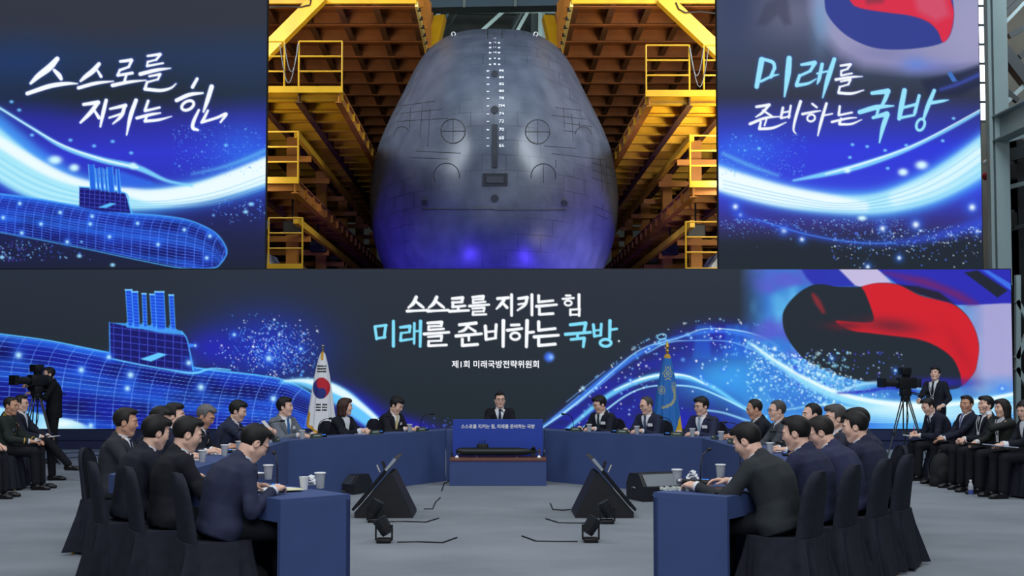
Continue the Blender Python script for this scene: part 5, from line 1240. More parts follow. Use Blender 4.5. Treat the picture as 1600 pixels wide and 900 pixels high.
        rb = [mat('ribbon_red', (150, 40, 40), .8), mat('ribbon_white', (210, 210, 205), .8), mat('ribbon_green', (50, 110, 70), .8)]
        for k in range(9):
            a = J.pt(-.065 - .026 * (k % 3), .74 - .03 * (k // 3), .012); MB().box((-.011, -.003, -.005), (.011, .003, .005), Matrix((rx, Vector(T.f), Vector(T.u))).transposed(), a).build('medal_ribbon', rb[k % 3], jk)
        MB().lathe([(.001, .01), (.022, .008), (.022, 0)], J.pt(.09, .58, .004), 12, 'y').build('medal', STEEL, jk)
    # cuffs
    if True:
        for s, S, E, W, fd, h, n, cu, gr in arms:
            c = MB(); ru = Vector(fd).orthogonal().normalized(); rv = Vector(fd).cross(ru)
            rr = [[Vector(W) + Vector(fd) * z + (ru * math.cos(a) + rv * math.sin(a)) * r for a in np.linspace(0, 2 * PI, 17)[:-1]] for r, z in ((.037, -.05), (.0375, -.008), (.0365, .002), (.031, .002), (.030, -.02))]
            c.loft(rr, False).build('cuff', cloth((226, 176, 70)) if uniform and False else (WHITE if shirt == 'white' or uniform else cloth(shirt)), jk, True)
            if uniform: MB().loft([[Vector(W) + Vector(fd) * z + (ru * math.cos(a) + rv * math.sin(a)) * .0445 for a in np.linspace(0, 2 * PI, 17)[:-1]] for z in (-.075, -.06)]).build('sleeve_braid', gold, jk)
    # --- trousers and shoes
    if legs:
        tm = cloth(trousers); V = Vox(np.array([-.32, -.25, .03]), np.array([.32, .95, P.z + .14]), .0125)
        V.add(T.prim(.010, -.15, .2), .02)
        for s, hip, K, A in lg:
            V.add(pcap(hip, K, .092, .068), .03); V.add(pcap(K, A + (A - K).normalized() * -.02, .066, .056), .02)
        if not stand: V.add(pell(P + Vector((0, -.01, -.02)), np.eye(3), (.165, .14, .085)), .03)
        pm('trousers', V, tm)
        for s, hip, K, A in lg:
            sm = SHOE if shoe is None else shoe
            V = Vox(NP(A) - np.array([.08, .12, .12]), NP(A) + np.array([.08, .28, .08]), .0085); dz = A.z - .085
            V.add(pcap(A, A + Vector((0, -.03, -.045)), .042, .038)); V.add(pcap(A + Vector((0, -.03, -.05)), A + Vector((s * .015, .13, -.055)), .036, .036), .03); V.add(pcap(A + Vector((s * .015, .10, -.058)), A + Vector((s * .018, .18, -.062)), .038, .026), .02)
            def sole(X, Y, Z, zz=A.z - .085): return Z - zz + X * 0 + Y * 0
            V.add((sole, NP(A) - .3, NP(A) + .35), .002, True); pm('shoe', V, sm)
    return root, dict(T=T, hc=hc, arms=arms, N=N)
# ------------------------------------------------------------------ horseshoe of navy tables
navy = mat('navy_table_cloth', (62, 80, 130), .75, noise=.05, nscale=2.5)
navy_top = mat('navy_table_top', (62, 81, 129), .7, noise=.05, nscale=2.0)
V2 = lambda p: np.array(p, float)
LIN = [V2((-.978, 7.89)), V2((-2.60, 9.68)), V2((-2.56, 14.4)), V2((-.72, 17.15))]
RIN = [V2((1.10, 8.01)), V2((2.75, 10.28)), V2((2.70, 15.0)), V2((.75, 17.15))]
TD, TH = .55, .75
def outer(L, side):
    n = []
    for a, b in zip(L[:-1], L[1:]):
        d = (b - a) / np.linalg.norm(b - a); n.append(np.array([d[1], -d[0]]) * side)
    out = [L[0] + n[0] * TD]
    for i in range(1, len(L) - 1):
        m = n[i - 1] + n[i]; m /= np.linalg.norm(m); out.append(L[i] + m * TD / (m @ n[i]))
    return out + [L[-1] + n[-1] * TD], n
LOUT, LN = outer(LIN, -1); ROUT, RN = outer(RIN, 1)
LOUT[3] = V2((-.72 - .02, 17.15 + .62)); ROUT[3] = V2((.75 + .02, 17.15 + .62))
def table(a, b, bo, ao, n, label, end=False):
    c = (a + b + bo + ao) / 4; t = empty('conference_table', (c[0], c[1], 0), 0, label, 'table', 'navy conference tables in a horseshoe')
    q = [p - c for p in (a, b, bo, ao)]; d = (b - a) / np.linalg.norm(b - a)
    MB().prism([tuple(p) for p in q], .715, TH).build('table_top', navy_top, t)
    sh = n * .035; MB().prism([tuple(v) for v in (q[0], q[1], q[1] + sh, q[0] + sh)], .0, .715).build('front_panel', navy, t)
    if end:
        s2 = d * .035; MB().prism([tuple(v) for v in (q[0] + sh * .0, q[3], q[3] + s2, q[0] + s2)], .0, .715).build('end_panel', navy, t)
        o1 = q[3] + d * .035; MB().prism([tuple(v) for v in (o1, q[2], q[2] - n * .03, o1 - n * .03)], .60, .715).build('apron', navy, t)
    else:
        e = q[1]; s2 = -d * .04; w_ = n * .45; MB().prism([tuple(v) for v in (e + sh, e + w_, e + w_ + s2, e + sh + s2)], .0, .715).build('end_panel', navy, t)
    return t
table(LIN[0], LIN[1], LOUT[1], LOUT[0], LN[0], 'near left arm of the navy horseshoe table, closest to the viewer', True)
table(LIN[1], LIN[2], LOUT[2], LOUT[1], LN[1], 'straight left run of the navy horseshoe table')
table(LIN[2], LIN[3], LOUT[3], LOUT[2], LN[2], 'slanting far left run of the navy table, before the woman and the white flag')
table(RIN[0], RIN[1], ROUT[1], ROUT[0], RN[0], 'near right arm of the navy horseshoe table, closest to the viewer', True)
table(RIN[1], RIN[2], ROUT[2], ROUT[1], RN[1], 'straight right run of the navy horseshoe table')
table(RIN[2], RIN[3], ROUT[3], ROUT[2], RN[2], 'slanting far right run of the navy table, before the blue flag')
table(V2((-.71, 17.15)), V2((.74, 17.15)), V2((.76, 17.77)), V2((-.73, 17.77)), V2((0, 1)), 'short centre piece of the navy table behind the blue podium board')

# ------------------------------------------------------------------ chairs in black covers
cover = mat('black_chair_cover', (42, 43, 54), .9, noise=.12, nscale=14, bump=.25, bscale=16, spec=.12)
brass = mat('brass_foot', (190, 146, 62), .3, .9)
def make_chair():
    t = empty('covered_chair', (0, 0, 0))
    R = []
    for z in np.linspace(.40, .915, 15):
        u = (z - .40) / .515; w = .205 * (1 - .06 * u) * (max(0.02, 1 - max(0, (u - .62) / .39) ** 2.6)) ** .5; y = -.195 - .075 * u ** 1.3; th = .034 * (1 - .35 * u)
        ring_ = []
        for a in np.linspace(0, 2 * PI, 29)[:-1]:
            ca, sa = math.cos(a), math.sin(a); ring_.append((w * np.sign(ca) * abs(ca) ** .6, y + th * np.sign(sa) * abs(sa) ** .6 + .03 * (ca * ca) * 1.0, z))
        R.append(ring_)
    MB().loft(R).build('back_cover', cover, t, True)
    R = []
    def rr(hx, hy0, hy1, z, pl, n=64):
        out = []
        for a in np.linspace(0, 2 * PI, n + 1)[:-1]:
            ca, sa = math.cos(a), math.sin(a); x = np.sign(ca) * abs(ca) ** .35; y = np.sign(sa) * abs(sa) ** .35
            f = pl * math.cos(a * 8 + .5) + pl * .6 * math.cos(a * 14); out.append((x * (hx + f), (hy0 + hy1) / 2 + y * ((hy1 - hy0) / 2 + f * (1.0 if y > 0 else 1.25)), z))
        return out
    for z, g, pl in ((.475, -.03, 0), (.47, .0, 0), (.44, .004, .001), (.34, .014, .009), (.22, .032, .020), (.10, .050, .031), (.025, .062, .038)):
        R.append(rr(.205 + g, -.24 - g * 1.0, .215 + g, z, pl))
    MB().loft(R).build('seat_cover', cover, t, True)
    for sx in (-1, 1):
        for sy, y in ((-1, -.245), (1, .21)): MB().tube([(sx * .19, y, .06), (sx * .205, y + sy * .03, .0)], [.014, .011], 8).build('foot', brass, t)
    return t
chair0 = make_chair(); chair_used = []
def chair(p, f, label, group, rz=0.0):
    o = chair0 if not chair_used else copy_tree(chair0); chair_used.append(o)
    o.location = (p[0], p[1], 0); o.rotation_euler = (0, 0, heading(f) + rz); tag(o, label, 'chair', group); return o

# ------------------------------------------------------------------ table things
glass = mat('clear_cup_plastic', (238, 242, 246), .1, spec=.6, trans=.6); lidm = mat('white_paper_lid', (236, 236, 236), .7); water = mat('cup_water_tint', (206, 216, 228), .1, trans=.5)
paper = mat('white_paper', (230, 232, 236), .8); micb = mat('black_mic_body', (18, 19, 22), .4); bluel = mat('blue_led_ring', (30, 90, 220), .4, emit=(60, 150, 255), estr=1.2)
plate = mat('dark_green_nameplate', (58, 72, 66), .5); platet = mat('nameplate_strip', (190, 200, 190), .6); penm = mat('black_pen', (22, 22, 26), .35)
def xf(a, n, d, t, off): return a + d * t + n * off
def cup(p, label, lid=True, paper_cup=False, z=TH):
    t = empty('water_cup', (p[0], p[1], z), 0, label, 'cup', 'lidded water cups on the navy tables')
    if paper_cup: MB().lathe([(.024, 0), (.034, .085), (.036, .09), (.032, .088), (.024, .01)], n=18).build('cup_body', lidm, t, True)
    else:
        MB().lathe([(.026, 0), (.028, .004), (.036, .105), (.034, .105), (.0265, .006)], n=20).build('cup_body', glass, t, True); MB().lathe([(.0255, .007), (.031, .07)], n=20).build('water', water, t, True)
    if lid: MB().lathe([(.041, .1045), (.042, .107), (.042, .112), (.038, .1135), (.001, .1135)], n=20).build('lid', lidm, t, True)
    return t
def mic(p, f, label, tall=False, dz=TH):
    t = empty('table_microphone', (p[0], p[1], dz), heading(f), label, 'microphone', 'gooseneck microphones on the navy tables')
    MB().bbox((-.055, -.07, 0), (.055, .07, .032), .01).build('base', micb, t, True)
    k = .215; P = [(0, .05 - .19 * (i / 8) ** 3, .03 + k * math.sin(i / 8 * 1.5)) for i in range(9)]
    MB().tube(P, .005, 7).build('gooseneck', micb, t, True)
    e = Vector(P[-1]); d = (Vector(P[-1]) - Vector(P[-2])).normalized()
    MB().tube([e, e + d * .012, e + d * .05, e + d * .06], [.008, .015, .015, .009], 10).build('capsule', micb, t, True)
    MB().bbox((-.03, -.062, .031), (.03, -.045, .036), .002).build('status_light', bluel, t)
    return t
def nameplate(p, f, label):
    t = empty('nameplate', (p[0], p[1], TH), heading(f), label, 'nameplate', 'dark nameplates facing the middle of the horseshoe')
    MB().extrude([(-.095, -.03, 0), (-.095, .03, 0), (-.095, .008, .062), (-.095, 0, .062)], (.19, 0, 0)).build('plate', plate, t)
    MB().box((-.06, -.0, 0), (.06, .003, .010), Matrix.Rotation(math.radians(20), 3, 'X'), (0, .0175, .03)).build('name_strip', platet, t); return t
def papers(p, f, label, n=1, sz=(.21, .297), tilt=0.0, dark=False):
    t = MB()
    for k in range(n):
        R = Matrix.Rotation(heading(f) + tilt + .06 * k, 3, 'Z'); t.box((-sz[0] / 2, -sz[1] / 2, .002 + .003 * k), (sz[0] / 2, sz[1] / 2, .004 + .003 * k), R, (0, 0, 0))
    o = t.build('paper_sheet' if n == 1 else 'paper_stack', paper if not dark else micb); o.location = (p[0], p[1], TH); tag(o, label, 'paper', 'papers on the navy tables'); return o
def pen(p, ang, label, z=TH + .012):
    o = MB().tube([(-.07, 0, 0), (.06, 0, 0), (.072, 0, 0)], [.005, .005, .0015], 8).build('pen', penm, None, True); o.location = (p[0], p[1], z); o.rotation_euler = (0, 0, ang); tag(o, label, 'pen', 'pens on the navy tables'); return o

# ------------------------------------------------------------------ seated delegates
def arm_pt(L, N_, seg, t, off):
    d = (L[seg + 1] - L[seg]); d = d / np.linalg.norm(d); return L[seg] + d * t + N_[seg] * off, -N_[seg], d
TWRITE = ((.12, .43, .785), (-.17, .42, .785))
seats = []
def delegate(side, seg, t, desc, who, rzf=None, off=.73, things='mcpn', y_adj=None, **kw):
    L, N_ = (LIN, LN) if side == 'L' else (RIN, RN)
    p, f, d = arm_pt(L, N_, seg, t, off)
    if rzf is None: rzf = math.radians(-16) if (side, seg) == ('L', 0) else 0.0
    if rzf: c, s = math.cos(rzf), math.sin(rzf); f2 = np.array([f[0] * c - f[1] * s, f[0] * s + f[1] * c])
    else: f2 = f
    kw.setdefault('hands', TWRITE); kw.setdefault('trousers', (20, 21, 27))
    r, info = person(desc, p, f2, 'delegates seated around the navy tables', **kw)
    chair(p - f2 * .03, f2, f'black covered chair under {who}', 'black covered chairs around the tables')
    n = N_[seg]; q = lambda tt, o: arm_pt(L, N_, seg, t + tt, o)[0]; sd = 1 if side == 'L' else -1
    if 'm' in things: mic(q(.23, .24), -f, f'gooseneck microphone in front of {who}')
    if 'c' in things: cup(q(-.24, .13), f'clear lidded water cup in front of {who}')
    if 'p' in things: papers(q(.0, .36), f, f'white paper under the hands of {who}', 2, tilt=.1)
    if 'n' in things: nameplate(q(-.02, .09), f, f'dark nameplate facing away from {who}')
    seats.append((side, seg, t, who)); return r
NAVY, BLK, CHAR, DNAV, GRY = (33, 37, 56), (20, 21, 25), (44, 46, 52), (25, 28, 42), (92, 98, 106)
# left side, near to far
delegate('L', 0, .46, 'person in a navy suit bent over notes at the near end of the left table', 'the nearest man on the left', things='', lean=19, pitch=36, jacket=(40, 44, 66), bulk=.10, hair='black', style='short', glasses=True, yaw=6, hands=((.12, .33, .79), (-.16, .27, .79)), tie=(50, 54, 70))
delegate('L', 0, 1.20, 'person in a black suit, second seat of the near left table', 'the second man on the near left table', things='p', lean=9, pitch=18, jacket=(24, 25, 32), hair='black', style='short', yaw=-2)
delegate('L', 0, 1.82, 'person in dark navy with thick black hair, third seat of near left table', 'the third man on the near left table', things='mcp', lean=15, pitch=16, jacket=(27, 29, 40), hair='black', style='full', yaw=14)
delegate('L', 1, .62, 'person in a charcoal suit with reddish face, leftmost at the tables', 'the leftmost man at the tables', things='mp', lean=5, pitch=8, yaw=12, jacket=CHAR, hair='dark', style='short', skin='tan', off=.77)
delegate('L', 1, 1.35, 'person mostly hidden behind two heads on the left, black hair showing', 'the hidden man on the left', things='cp', lean=12, pitch=14, jacket=DNAV, hair='black', style='full', off=.74)
delegate('L', 1, 2.20, 'person sitting upright with tall black hair and light blue tie, left table', 'the upright man on the left table', things='mcp', lean=4, pitch=0, yaw=4, jacket=NAVY, tie=(90, 104, 134), hair='black', style='full', badge=True, off=.77)
delegate('L', 1, 2.85, 'person with grey hair in a dark suit looking down at papers, left table', 'the grey-haired man on the left table', things='mcnp', lean=14, pitch=28, yaw=-10, jacket=(26, 28, 36), hair='grey', style='short', badge=True, skin='tan')
delegate('L', 1, 4.45, 'person in a navy suit holding up a white paper over the left table', 'the man holding a paper on the left', things='mcn', lean=13, pitch=16, yaw=-4, jacket=(38, 42, 62), hair='black', style='full', hands=((.16, .52, .90), (-.10, .52, .88)), grip=(True, True), curl=(.9, .9))
delegate('L', 2, .62, 'person in a grey suit with blue tie at the far left table', 'the man in the grey suit', things='mcpn', lean=4, pitch=0, yaw=24, jacket=GRY, tie=(46, 92, 140), shirt='white', hair='black', style='full', badge=True)
delegate('L', 2, 1.80, 'person with long brown hair in black jacket and white blouse, hands folded', 'the woman in the black jacket', things='mpn', lean=6, pitch=2, yaw=38, jacket=(22, 23, 32), female=True, tie=None, hair='brown', style='bob', hands=((.04, .42, .80), (-.04, .44, .80)), curl=(.8, .7))
delegate('L', 2, 2.85, 'person in black with beige tie writing, left of the podium', 'the man writing left of the podium', things='mcpn', lean=13, pitch=26, yaw=10, jacket=(24, 25, 32), tie=(196, 178, 130), hair='black', style='full', badge=True)
# right side, near to far
delegate('R', 0, .45, 'person in dark grey seen from behind, near end of the right table', 'the nearest man on the right', things='', lean=20, pitch=30, yaw=2, jacket=(40, 43, 47), bulk=.08, hair='black', style='short', hands=((.20, .46, .79), (-.26, .50, .79)))
delegate('R', 0, 1.15, 'person in navy with black hair, second seat of the near right table', 'the second man on the near right table', things='p', lean=12, pitch=14, yaw=8, jacket=(36, 40, 62), hair='black', style='short', bulk=.06)
delegate('R', 0, 1.86, 'person in blue-navy with head bowed, third seat of the near right table', 'the third man on the near right table', things='mc', lean=19, pitch=26, yaw=14, jacket=(42, 46, 72), hair='dark', style='short', glasses=True)
delegate('R', 0, 2.46, 'person in a navy suit, fourth seat of the near right table, facing left', 'the fourth man on the near right table', things='p', lean=12, pitch=12, yaw=14, jacket=(34, 37, 56), hair='black', style='short')
delegate('R', 1, .36, 'person half hidden behind the fourth seat of the right table', 'the half-hidden man on the right', things='c', lean=10, pitch=8, jacket=(38, 42, 60), hair='black', style='short')
delegate('R', 1, 1.12, 'person with grey hair and glasses turned left on the right table', 'the grey-haired man with glasses on the right', things='mp', lean=8, pitch=2, yaw=5, jacket=(46, 48, 60), hair='salt', style='full', glasses=True)
delegate('R', 1, 1.95, 'person with short black hair before the grey-haired man on the right table', 'the man before the grey-haired one on the right', things='cp', lean=7, pitch=2, yaw=8, jacket=(30, 33, 48), hair='black', style='crop')
delegate('R', 1, 3.42, 'person with dark-rimmed glasses in a charcoal suit in profile on the right table', 'the man in charcoal in profile on the right', things='mcpn', lean=6, pitch=4, yaw=4, jacket=(58, 62, 68), hair='salt', style='crop', glasses=True, tie=(60, 60, 70))
delegate('R', 1, 4.40, 'person with thinning hair in a black suit writing at the right table corner', 'the man writing at the right table corner', things='mcpn', lean=9, pitch=16, yaw=2, jacket=(26, 28, 36), hair='dark', style='thin', skin='tan', grip=(True, False), curl=(.9, .5))
delegate('R', 2, .50, 'person in navy with black-rimmed glasses and pale tie, right of the blue flag', 'the man right of the blue flag', things='mcn', lean=6, pitch=8, yaw=-12, jacket=(36, 40, 62), tie=(130, 148, 166), hair='black', style='full', glasses=True, badge=True, bulk=.06)
delegate('R', 2, 1.46, 'person with grey-streaked hair and glasses in a dark suit, left of the blue flag', 'the man left of the blue flag', things='mcn', lean=8, pitch=14, yaw=-14, jacket=(32, 36, 54), tie=(70, 80, 100), hair='salt', style='thin', glasses=True, badge=True)
delegate('R', 2, 2.36, 'person in a dark suit with wavy black hair, next to the podium on the right', 'the man right of the podium', things='mcn', lean=8, pitch=18, yaw=-16, jacket=(24, 26, 36), tie=(40, 52, 58), hair='black', style='full', glasses=True, badge=True)
# speaker
person('person with glasses speaking behind the blue podium board in a black suit', (.09, 18.10), (0, -1), 'delegates seated around the navy tables', seat=.50, lean=5, pitch=3, yaw=9, jacket=(20, 21, 27), tie=(30, 36, 56), hair='black', style='short', glasses=True, hands=((.14, .40, .80), (-.14, .40, .80)))
chair((.09, 18.2), (0, -1), 'black covered chair behind the blue podium board', 'black covered chairs around the tables')

# ------------------------------------------------------------------ podium board with model submarine
pod = empty('podium', (.055, 16.62, 0), 0, 'blue podium board with a white headline on a navy base', 'podium')
blueb = mat('blue_board_print', (34, 66, 168), .5, noise=.04, nscale=1.0)
bd = MB().bbox((-.648, .02, .39), (.648, .07, .93), .004).build('board', blueb, pod)
tx = text_mesh('headline', '스스로를 지키는 힘, 미래를 준비하는 국방', .074, mat('white_print', (246, 248, 252), .6), bd, .0014, .0015); tx.location = (.0, .017, .825); tx.rotation_euler = (PI / 2, 0, 0)
fx = 1.06 / tx.dimensions.x; tx.scale = (fx, fx * 1.05, 1)
MB().bbox((-.685, -.22, 0), (.685, .12, .355), .004).build('base', navy, pod)
MB().bbox((-.685, -.22, .355), (.685, .12, .392), .004).build('plinth_top', mat('brown_wood_ledge', (120, 82, 66), .5, noise=.1, nscale=8), pod)
rr_ = mat('dark_red_edge', (96, 26, 44), .6)
MB().box((-.685, -.226, .348), (.685, -.218, .357)).build('red_edge', rr_, pod); MB().box((-.648, .006, .392), (.648, .018, .402)).build('red_edge', rr_, pod)
for sx in (-1, 1): MB().box((sx * .66 - .012, -.002, .392), (sx * .66 + .012, .10, .46)).build('side_clip', micb, pod)
sm = empty('model_submarine', (.055, 16.50, .392), 0, 'dark scale model submarine on two stands before the blue podium board', 'model')
smm = mat('model_sub_black', (26, 30, 30), .4); pf = [(.002, -.60), (.03, -.59), (.05, -.56), (.056, -.50), (.056, .28), (.048, .38), (.03, .48), (.012, .56), (.004, .585)]
hl_ = MB().lathe(pf, (0, 0, .088), 24, 'x').build('hull', smm, sm, True)
MB().loft([[(-.22 + .085 * math.cos(a) * k, .018 * math.sin(a) * k, z) for a in np.linspace(0, 2 * PI, 21)[:-1]] for k, z in ((1, .135), (.97, .185), (.9, .195))]).build('sail', smm, sm, True)
for x, h in ((-.26, .03), (-.235, .055), (-.20, .05), (-.185, .06)): MB().tube([(x, 0, .19), (x, 0, .195 + h)], .004, 6).build('mast', smm, sm)
for a in range(4):
    d = Vector((0, math.cos(PI / 4 + a * PI / 2), math.sin(PI / 4 + a * PI / 2))); c = Vector((.5, 0, .088)); MB().extrude([c + d * .01 + Vector((-.05, 0, 0)), c + d * .085 + Vector((-.01, 0, 0)), c + d * .085 + Vector((.03, 0, 0)), c + d * .01 + Vector((.04, 0, 0))], Vector((0, -d.z, d.y)) * .006).build('tail_fin', smm, sm)
pr = MB().lathe([(.012, .575), (.014, .60), (.002, .615)], (0, 0, .088), 12, 'x').build('propeller', mat('model_bronze', (110, 84, 50), .4, .6), sm, True)
for k in range(7):
    a = 2 * PI * k / 7; d = Vector((0, math.cos(a), math.sin(a))); c = Vector((.592, 0, .088)); MB().extrude([c + d * .01, c + d * .05 + Vector((.012, 0, 0)), c + d * .05 + Vector((-.004, 0, 0)), c + d * .012 + Vector((-.014, 0, 0))], Vector((0, -d.z, d.y)) * .004).build('blade', MATS['model_bronze'], pr)
for x in (-.30, .27): MB().lathe([(.024, 0), (.024, .006), (.006, .01), (.005, .04)], (x, 0, 0), 12).build('stand', STEEL, sm, True)
for k, x in enumerate((-.585, .585)):
    t = empty('puck_light', (.055 + x, 16.46, .392), 0, f"small white puck lamp on the wooden ledge under the model's {('bow', 'tail')[k]}", 'lamp')
    MB().lathe([(.026, 0), (.026, .016), (.018, .024)], n=16).build('housing', lidm, t, True); MB().lathe([(.017, .0235), (.012, .028), (.001, .03)], n=16).build('lens', mat('lit_lens', (250, 250, 250), emit=(255, 252, 240), estr=2.0), t, True)
for k, sx in enumerate((-1, 1)):
    m_ = empty('speaker_microphone', (.06 + sx * .15, 17.28, TH), 0, f"thin black microphone leaning in from the {('left', 'right')[k]} of the podium speaker", 'microphone')
    MB().lathe([(.05, 0), (.05, .012), (.012, .02)], n=16).build('base', micb, m_, True)
    P = [(sx * .03 * 0, 0, .015), (0, 0, .14), (-sx * .03, .06, .21), (-sx * .085, .16, .275)]; MB().tube(P, .0055, 7).build('stem', micb, m_, True)
    MB().tube([(-sx * .085, .16, .275), (-sx * .10, .185, .292)], [.012, .009], 8).build('capsule', micb, m_, True)

# ------------------------------------------------------------------ floor gear inside the horseshoe
blk = mat('black_plywood', (27, 29, 34), .55, noise=.15, nscale=6, bump=.1, bscale=90)
def wedge_monitor(sx, label):
    t = empty('stage_monitor', (sx * 1.2, 12.7, 0), 0, label, 'monitor', 'black tent-shaped stage monitors on the carpet')
    b = MB(); prof = [(.31, 0), (.31, .03), (.08, .49), (.04, .49), (-.33, .06), (-.33, 0)]
    b.extrude([(x * -sx, 0, z) for x, z in prof], (0, .62, 0)); b.build('cabinet', blk, t)
    # the screen leans against the outer slope and rises above the ridge
    a, e = Vector((sx * .335, 0, .08)), Vector((-sx * .135, 0, .645)); d = (e - a).normalized(); nn = Vector((sx * d.z * sx * 1.0, 0, -d.x)); nn = Vector((sx * abs(d.z), 0, abs(d.x)))
    s_ = MB(); P = [a + nn * .0, e, e + nn * .03, a + nn * .03]; s_.extrude([p + Vector((0, -.06, 0)) for p in P], (0, .76, 0)); sc = s_.build('screen', mat('monitor_bezel', (22, 24, 28), .3), t)
    g = MB(); P = [a + d * .02 + nn * .03, e - d * .02 + nn * .03, e - d * .02 + nn * .032, a + d * .02 + nn * .032]; g.extrude([p + Vector((0, -.04, 0)) for p in P], (0, .72, 0)); g.build('panel_glass', mat('dark_glass', (20, 24, 30), .08, emit=(40, 60, 110), estr=.25), sc)
    g = MB(); P = [e + nn * .031 - d * .005, e + nn * .031 - d * .17, e - nn * .001 - d * .17, e - nn * .001 - d * .005]; g.extrude([p + Vector((0, -.066, 0)) for p in P], (0, .006, 0)); g.build('pale_edge', mat('brushed_edge', (190, 198, 208), .3, .5), sc)  # pale metal strip near the top of the screen's front edge
    MB().beam((-sx * .02, -.03, .5), (sx * .02, -.03, .62), .05, .03).build('bracket', blk, t); MB().tube([(sx * .05, -.01, .50), (sx * .085, -.012, .58)], .008, 6).build('handle', mat('pale_tag', (206, 206, 196), .6), t)
    for k in range(3): MB().lathe([(.02, 0), (.02, .012)], (-.25 + .25 * k, .3, 0), 8).build('rubber_foot', micb, t)
    return t
wedge_monitor(-1, 'black tent-shaped stage monitor on the carpet, left of the centre aisle')
wedge_monitor(1, 'black tent-shaped stage monitor on the carpet, right of the centre aisle')
def wedge_speaker(x, y, rz, w_, h_, d_, label):
    t = empty('floor_speaker', (x, y, 0), rz, label, 'speaker', 'low black wedge loudspeakers inside the horseshoe')
    MB().extrude([(-w_ / 2, -d_ / 2, .0), (-w_ / 2, -d_ / 2, h_ * .55), (-w_ / 2, -d_ * .22, h_), (-w_ / 2, d_ * .32, h_ * .98), (-w_ / 2, d_ / 2, h_ * .6), (-w_ / 2, d_ / 2, 0)], (w_, 0, 0)).build('cabinet', blk, t)
    MB().extrude([(-w_ * .42, -d_ / 2 - .002, h_ * .50), (-w_ * .42, -d_ / 2 - .012, h_ * .56), (-w_ * .42, -d_ * .26, h_ * .96), (-w_ * .42, -d_ * .25, h_ * .93)], (w_ * .84, 0, 0)).build('grille', mat('grille_grey_metal', (84, 88, 94), .35, .6), t)  # grille in one even grey metal
    MB().tube([(-w_ * .3, -d_ / 2 - .01, h_ * .25), (-w_ * .1, -d_ / 2 - .03, h_ * .18), (w_ * .1, -d_ / 2 - .02, h_ * .26), (w_ * .3, -d_ / 2 - .02, h_ * .14)], .008, 6).build('cable', mat('grey_cable', (84, 84, 88), .5), t)
    MB().tube([(-w_ / 2 - .01, -.05, h_ * .45), (-w_ / 2 - .02, .0, h_ * .5), (-w_ / 2 - .01, .05, h_ * .45)], .008, 6).build('handle', STEEL, t)
wedge_speaker(-2.02, 15.5, math.radians(-24), .62, .25, .46, 'low black wedge loudspeaker behind the left stage monitor')
wedge_speaker(2.02, 14.6, math.radians(22), .56, .34, .44, 'low black wedge loudspeaker behind the right stage monitor')
def floor_light(x, y, rz, tilt, label):
    t = empty('floor_spotlight', (x, y, 0), rz, label, 'spotlight', 'small black floor spotlights on the carpet')
    MB().bbox((-.055, -.055, 0), (.055, .055, .035), .008).build('base', micb, t, True)
    for sx in (-1, 1): MB().box((sx * .062 - .006, -.02, .02), (sx * .062 + .006, .02, .135)).build('yoke_arm', micb, t)
    t.scale = (1.22, 1.22, 1.22); R = Matrix.Rotation(tilt, 3, 'Y'); h = MB(); c0 = [(R @ Vector(p)) + Vector((0, 0, .12)) for p in ((0, 0, -.06), (0, 0, .05), (0, 0, .075))]
    hd = h.tube(c0, [.048, .056, .060], 16).build('lamp_head', blk, t, True); MB().tube([c0[2], c0[2] + (c0[2] - c0[1]) * .05], [.05, .05], 16).build('lens', mat('grey_lens', (70, 78, 88), .15), hd, True)
    for k in range(4): MB().tube([c0[0].lerp(c0[1], .2 + .2 * k), c0[0].lerp(c0[1], .24 + .2 * k)], [.056, .056], 16).build('cooling_fin', micb, hd)
    MB().tube([(.1, 0, .006), (.25, .02, .005), (.45, -.03, .005), (.55, .25, .005)] if x < 0 else [(-.1, 0, .006), (-.25, .0, .005), (-.42, .02, .005), (-.52, .3, .005)], .006, 6).build('power_cable', micb, t)
for (px, py, tl, lb) in ((600, 848, -.55, 'small black floor spotlight on open carpet left of the aisle, the nearer one'), (585, 816, .5, 'small black floor spotlight beside the foot of the left stage monitor'), (923, 847, .55, 'small black floor spotlight on open carpet right of the aisle, the nearer one'), (949, 818, -.5, 'small black floor spotlight beside the foot of the right stage monitor')):
    p = on_plane(px, py, 0); floor_light(p.x, p.y, 0, tl, lb)
def floor_cable(pts, label, r=.007):
    P = [on_plane(x, y, 0) + Vector((0, 0, r)) for x, y in pts]; o = MB().tube(P, r, 6).build('floor_cable', micb, None, True); tag(o, label, 'cable', 'cables lying on the carpet')
floor_cable([(662, 796), (676, 796), (680, 786), (688, 778)], 'short black cable on the carpet right of the left stage monitor')
floor_cable([(860, 787), (864, 797), (880, 798), (892, 797)], 'short black cable on the carpet left of the right stage monitor')
floor_cable([(100, 709), (140, 706), (170, 704)], 'upper black cable running along the carpet before the left screen')
floor_cable([(108, 716), (140, 713), (172, 710)], 'lower black cable running along the carpet before the left screen')
floor_cable([(690, 768), (694, 756), (706, 751)], 'black cable leading under the left edge of the podium base')

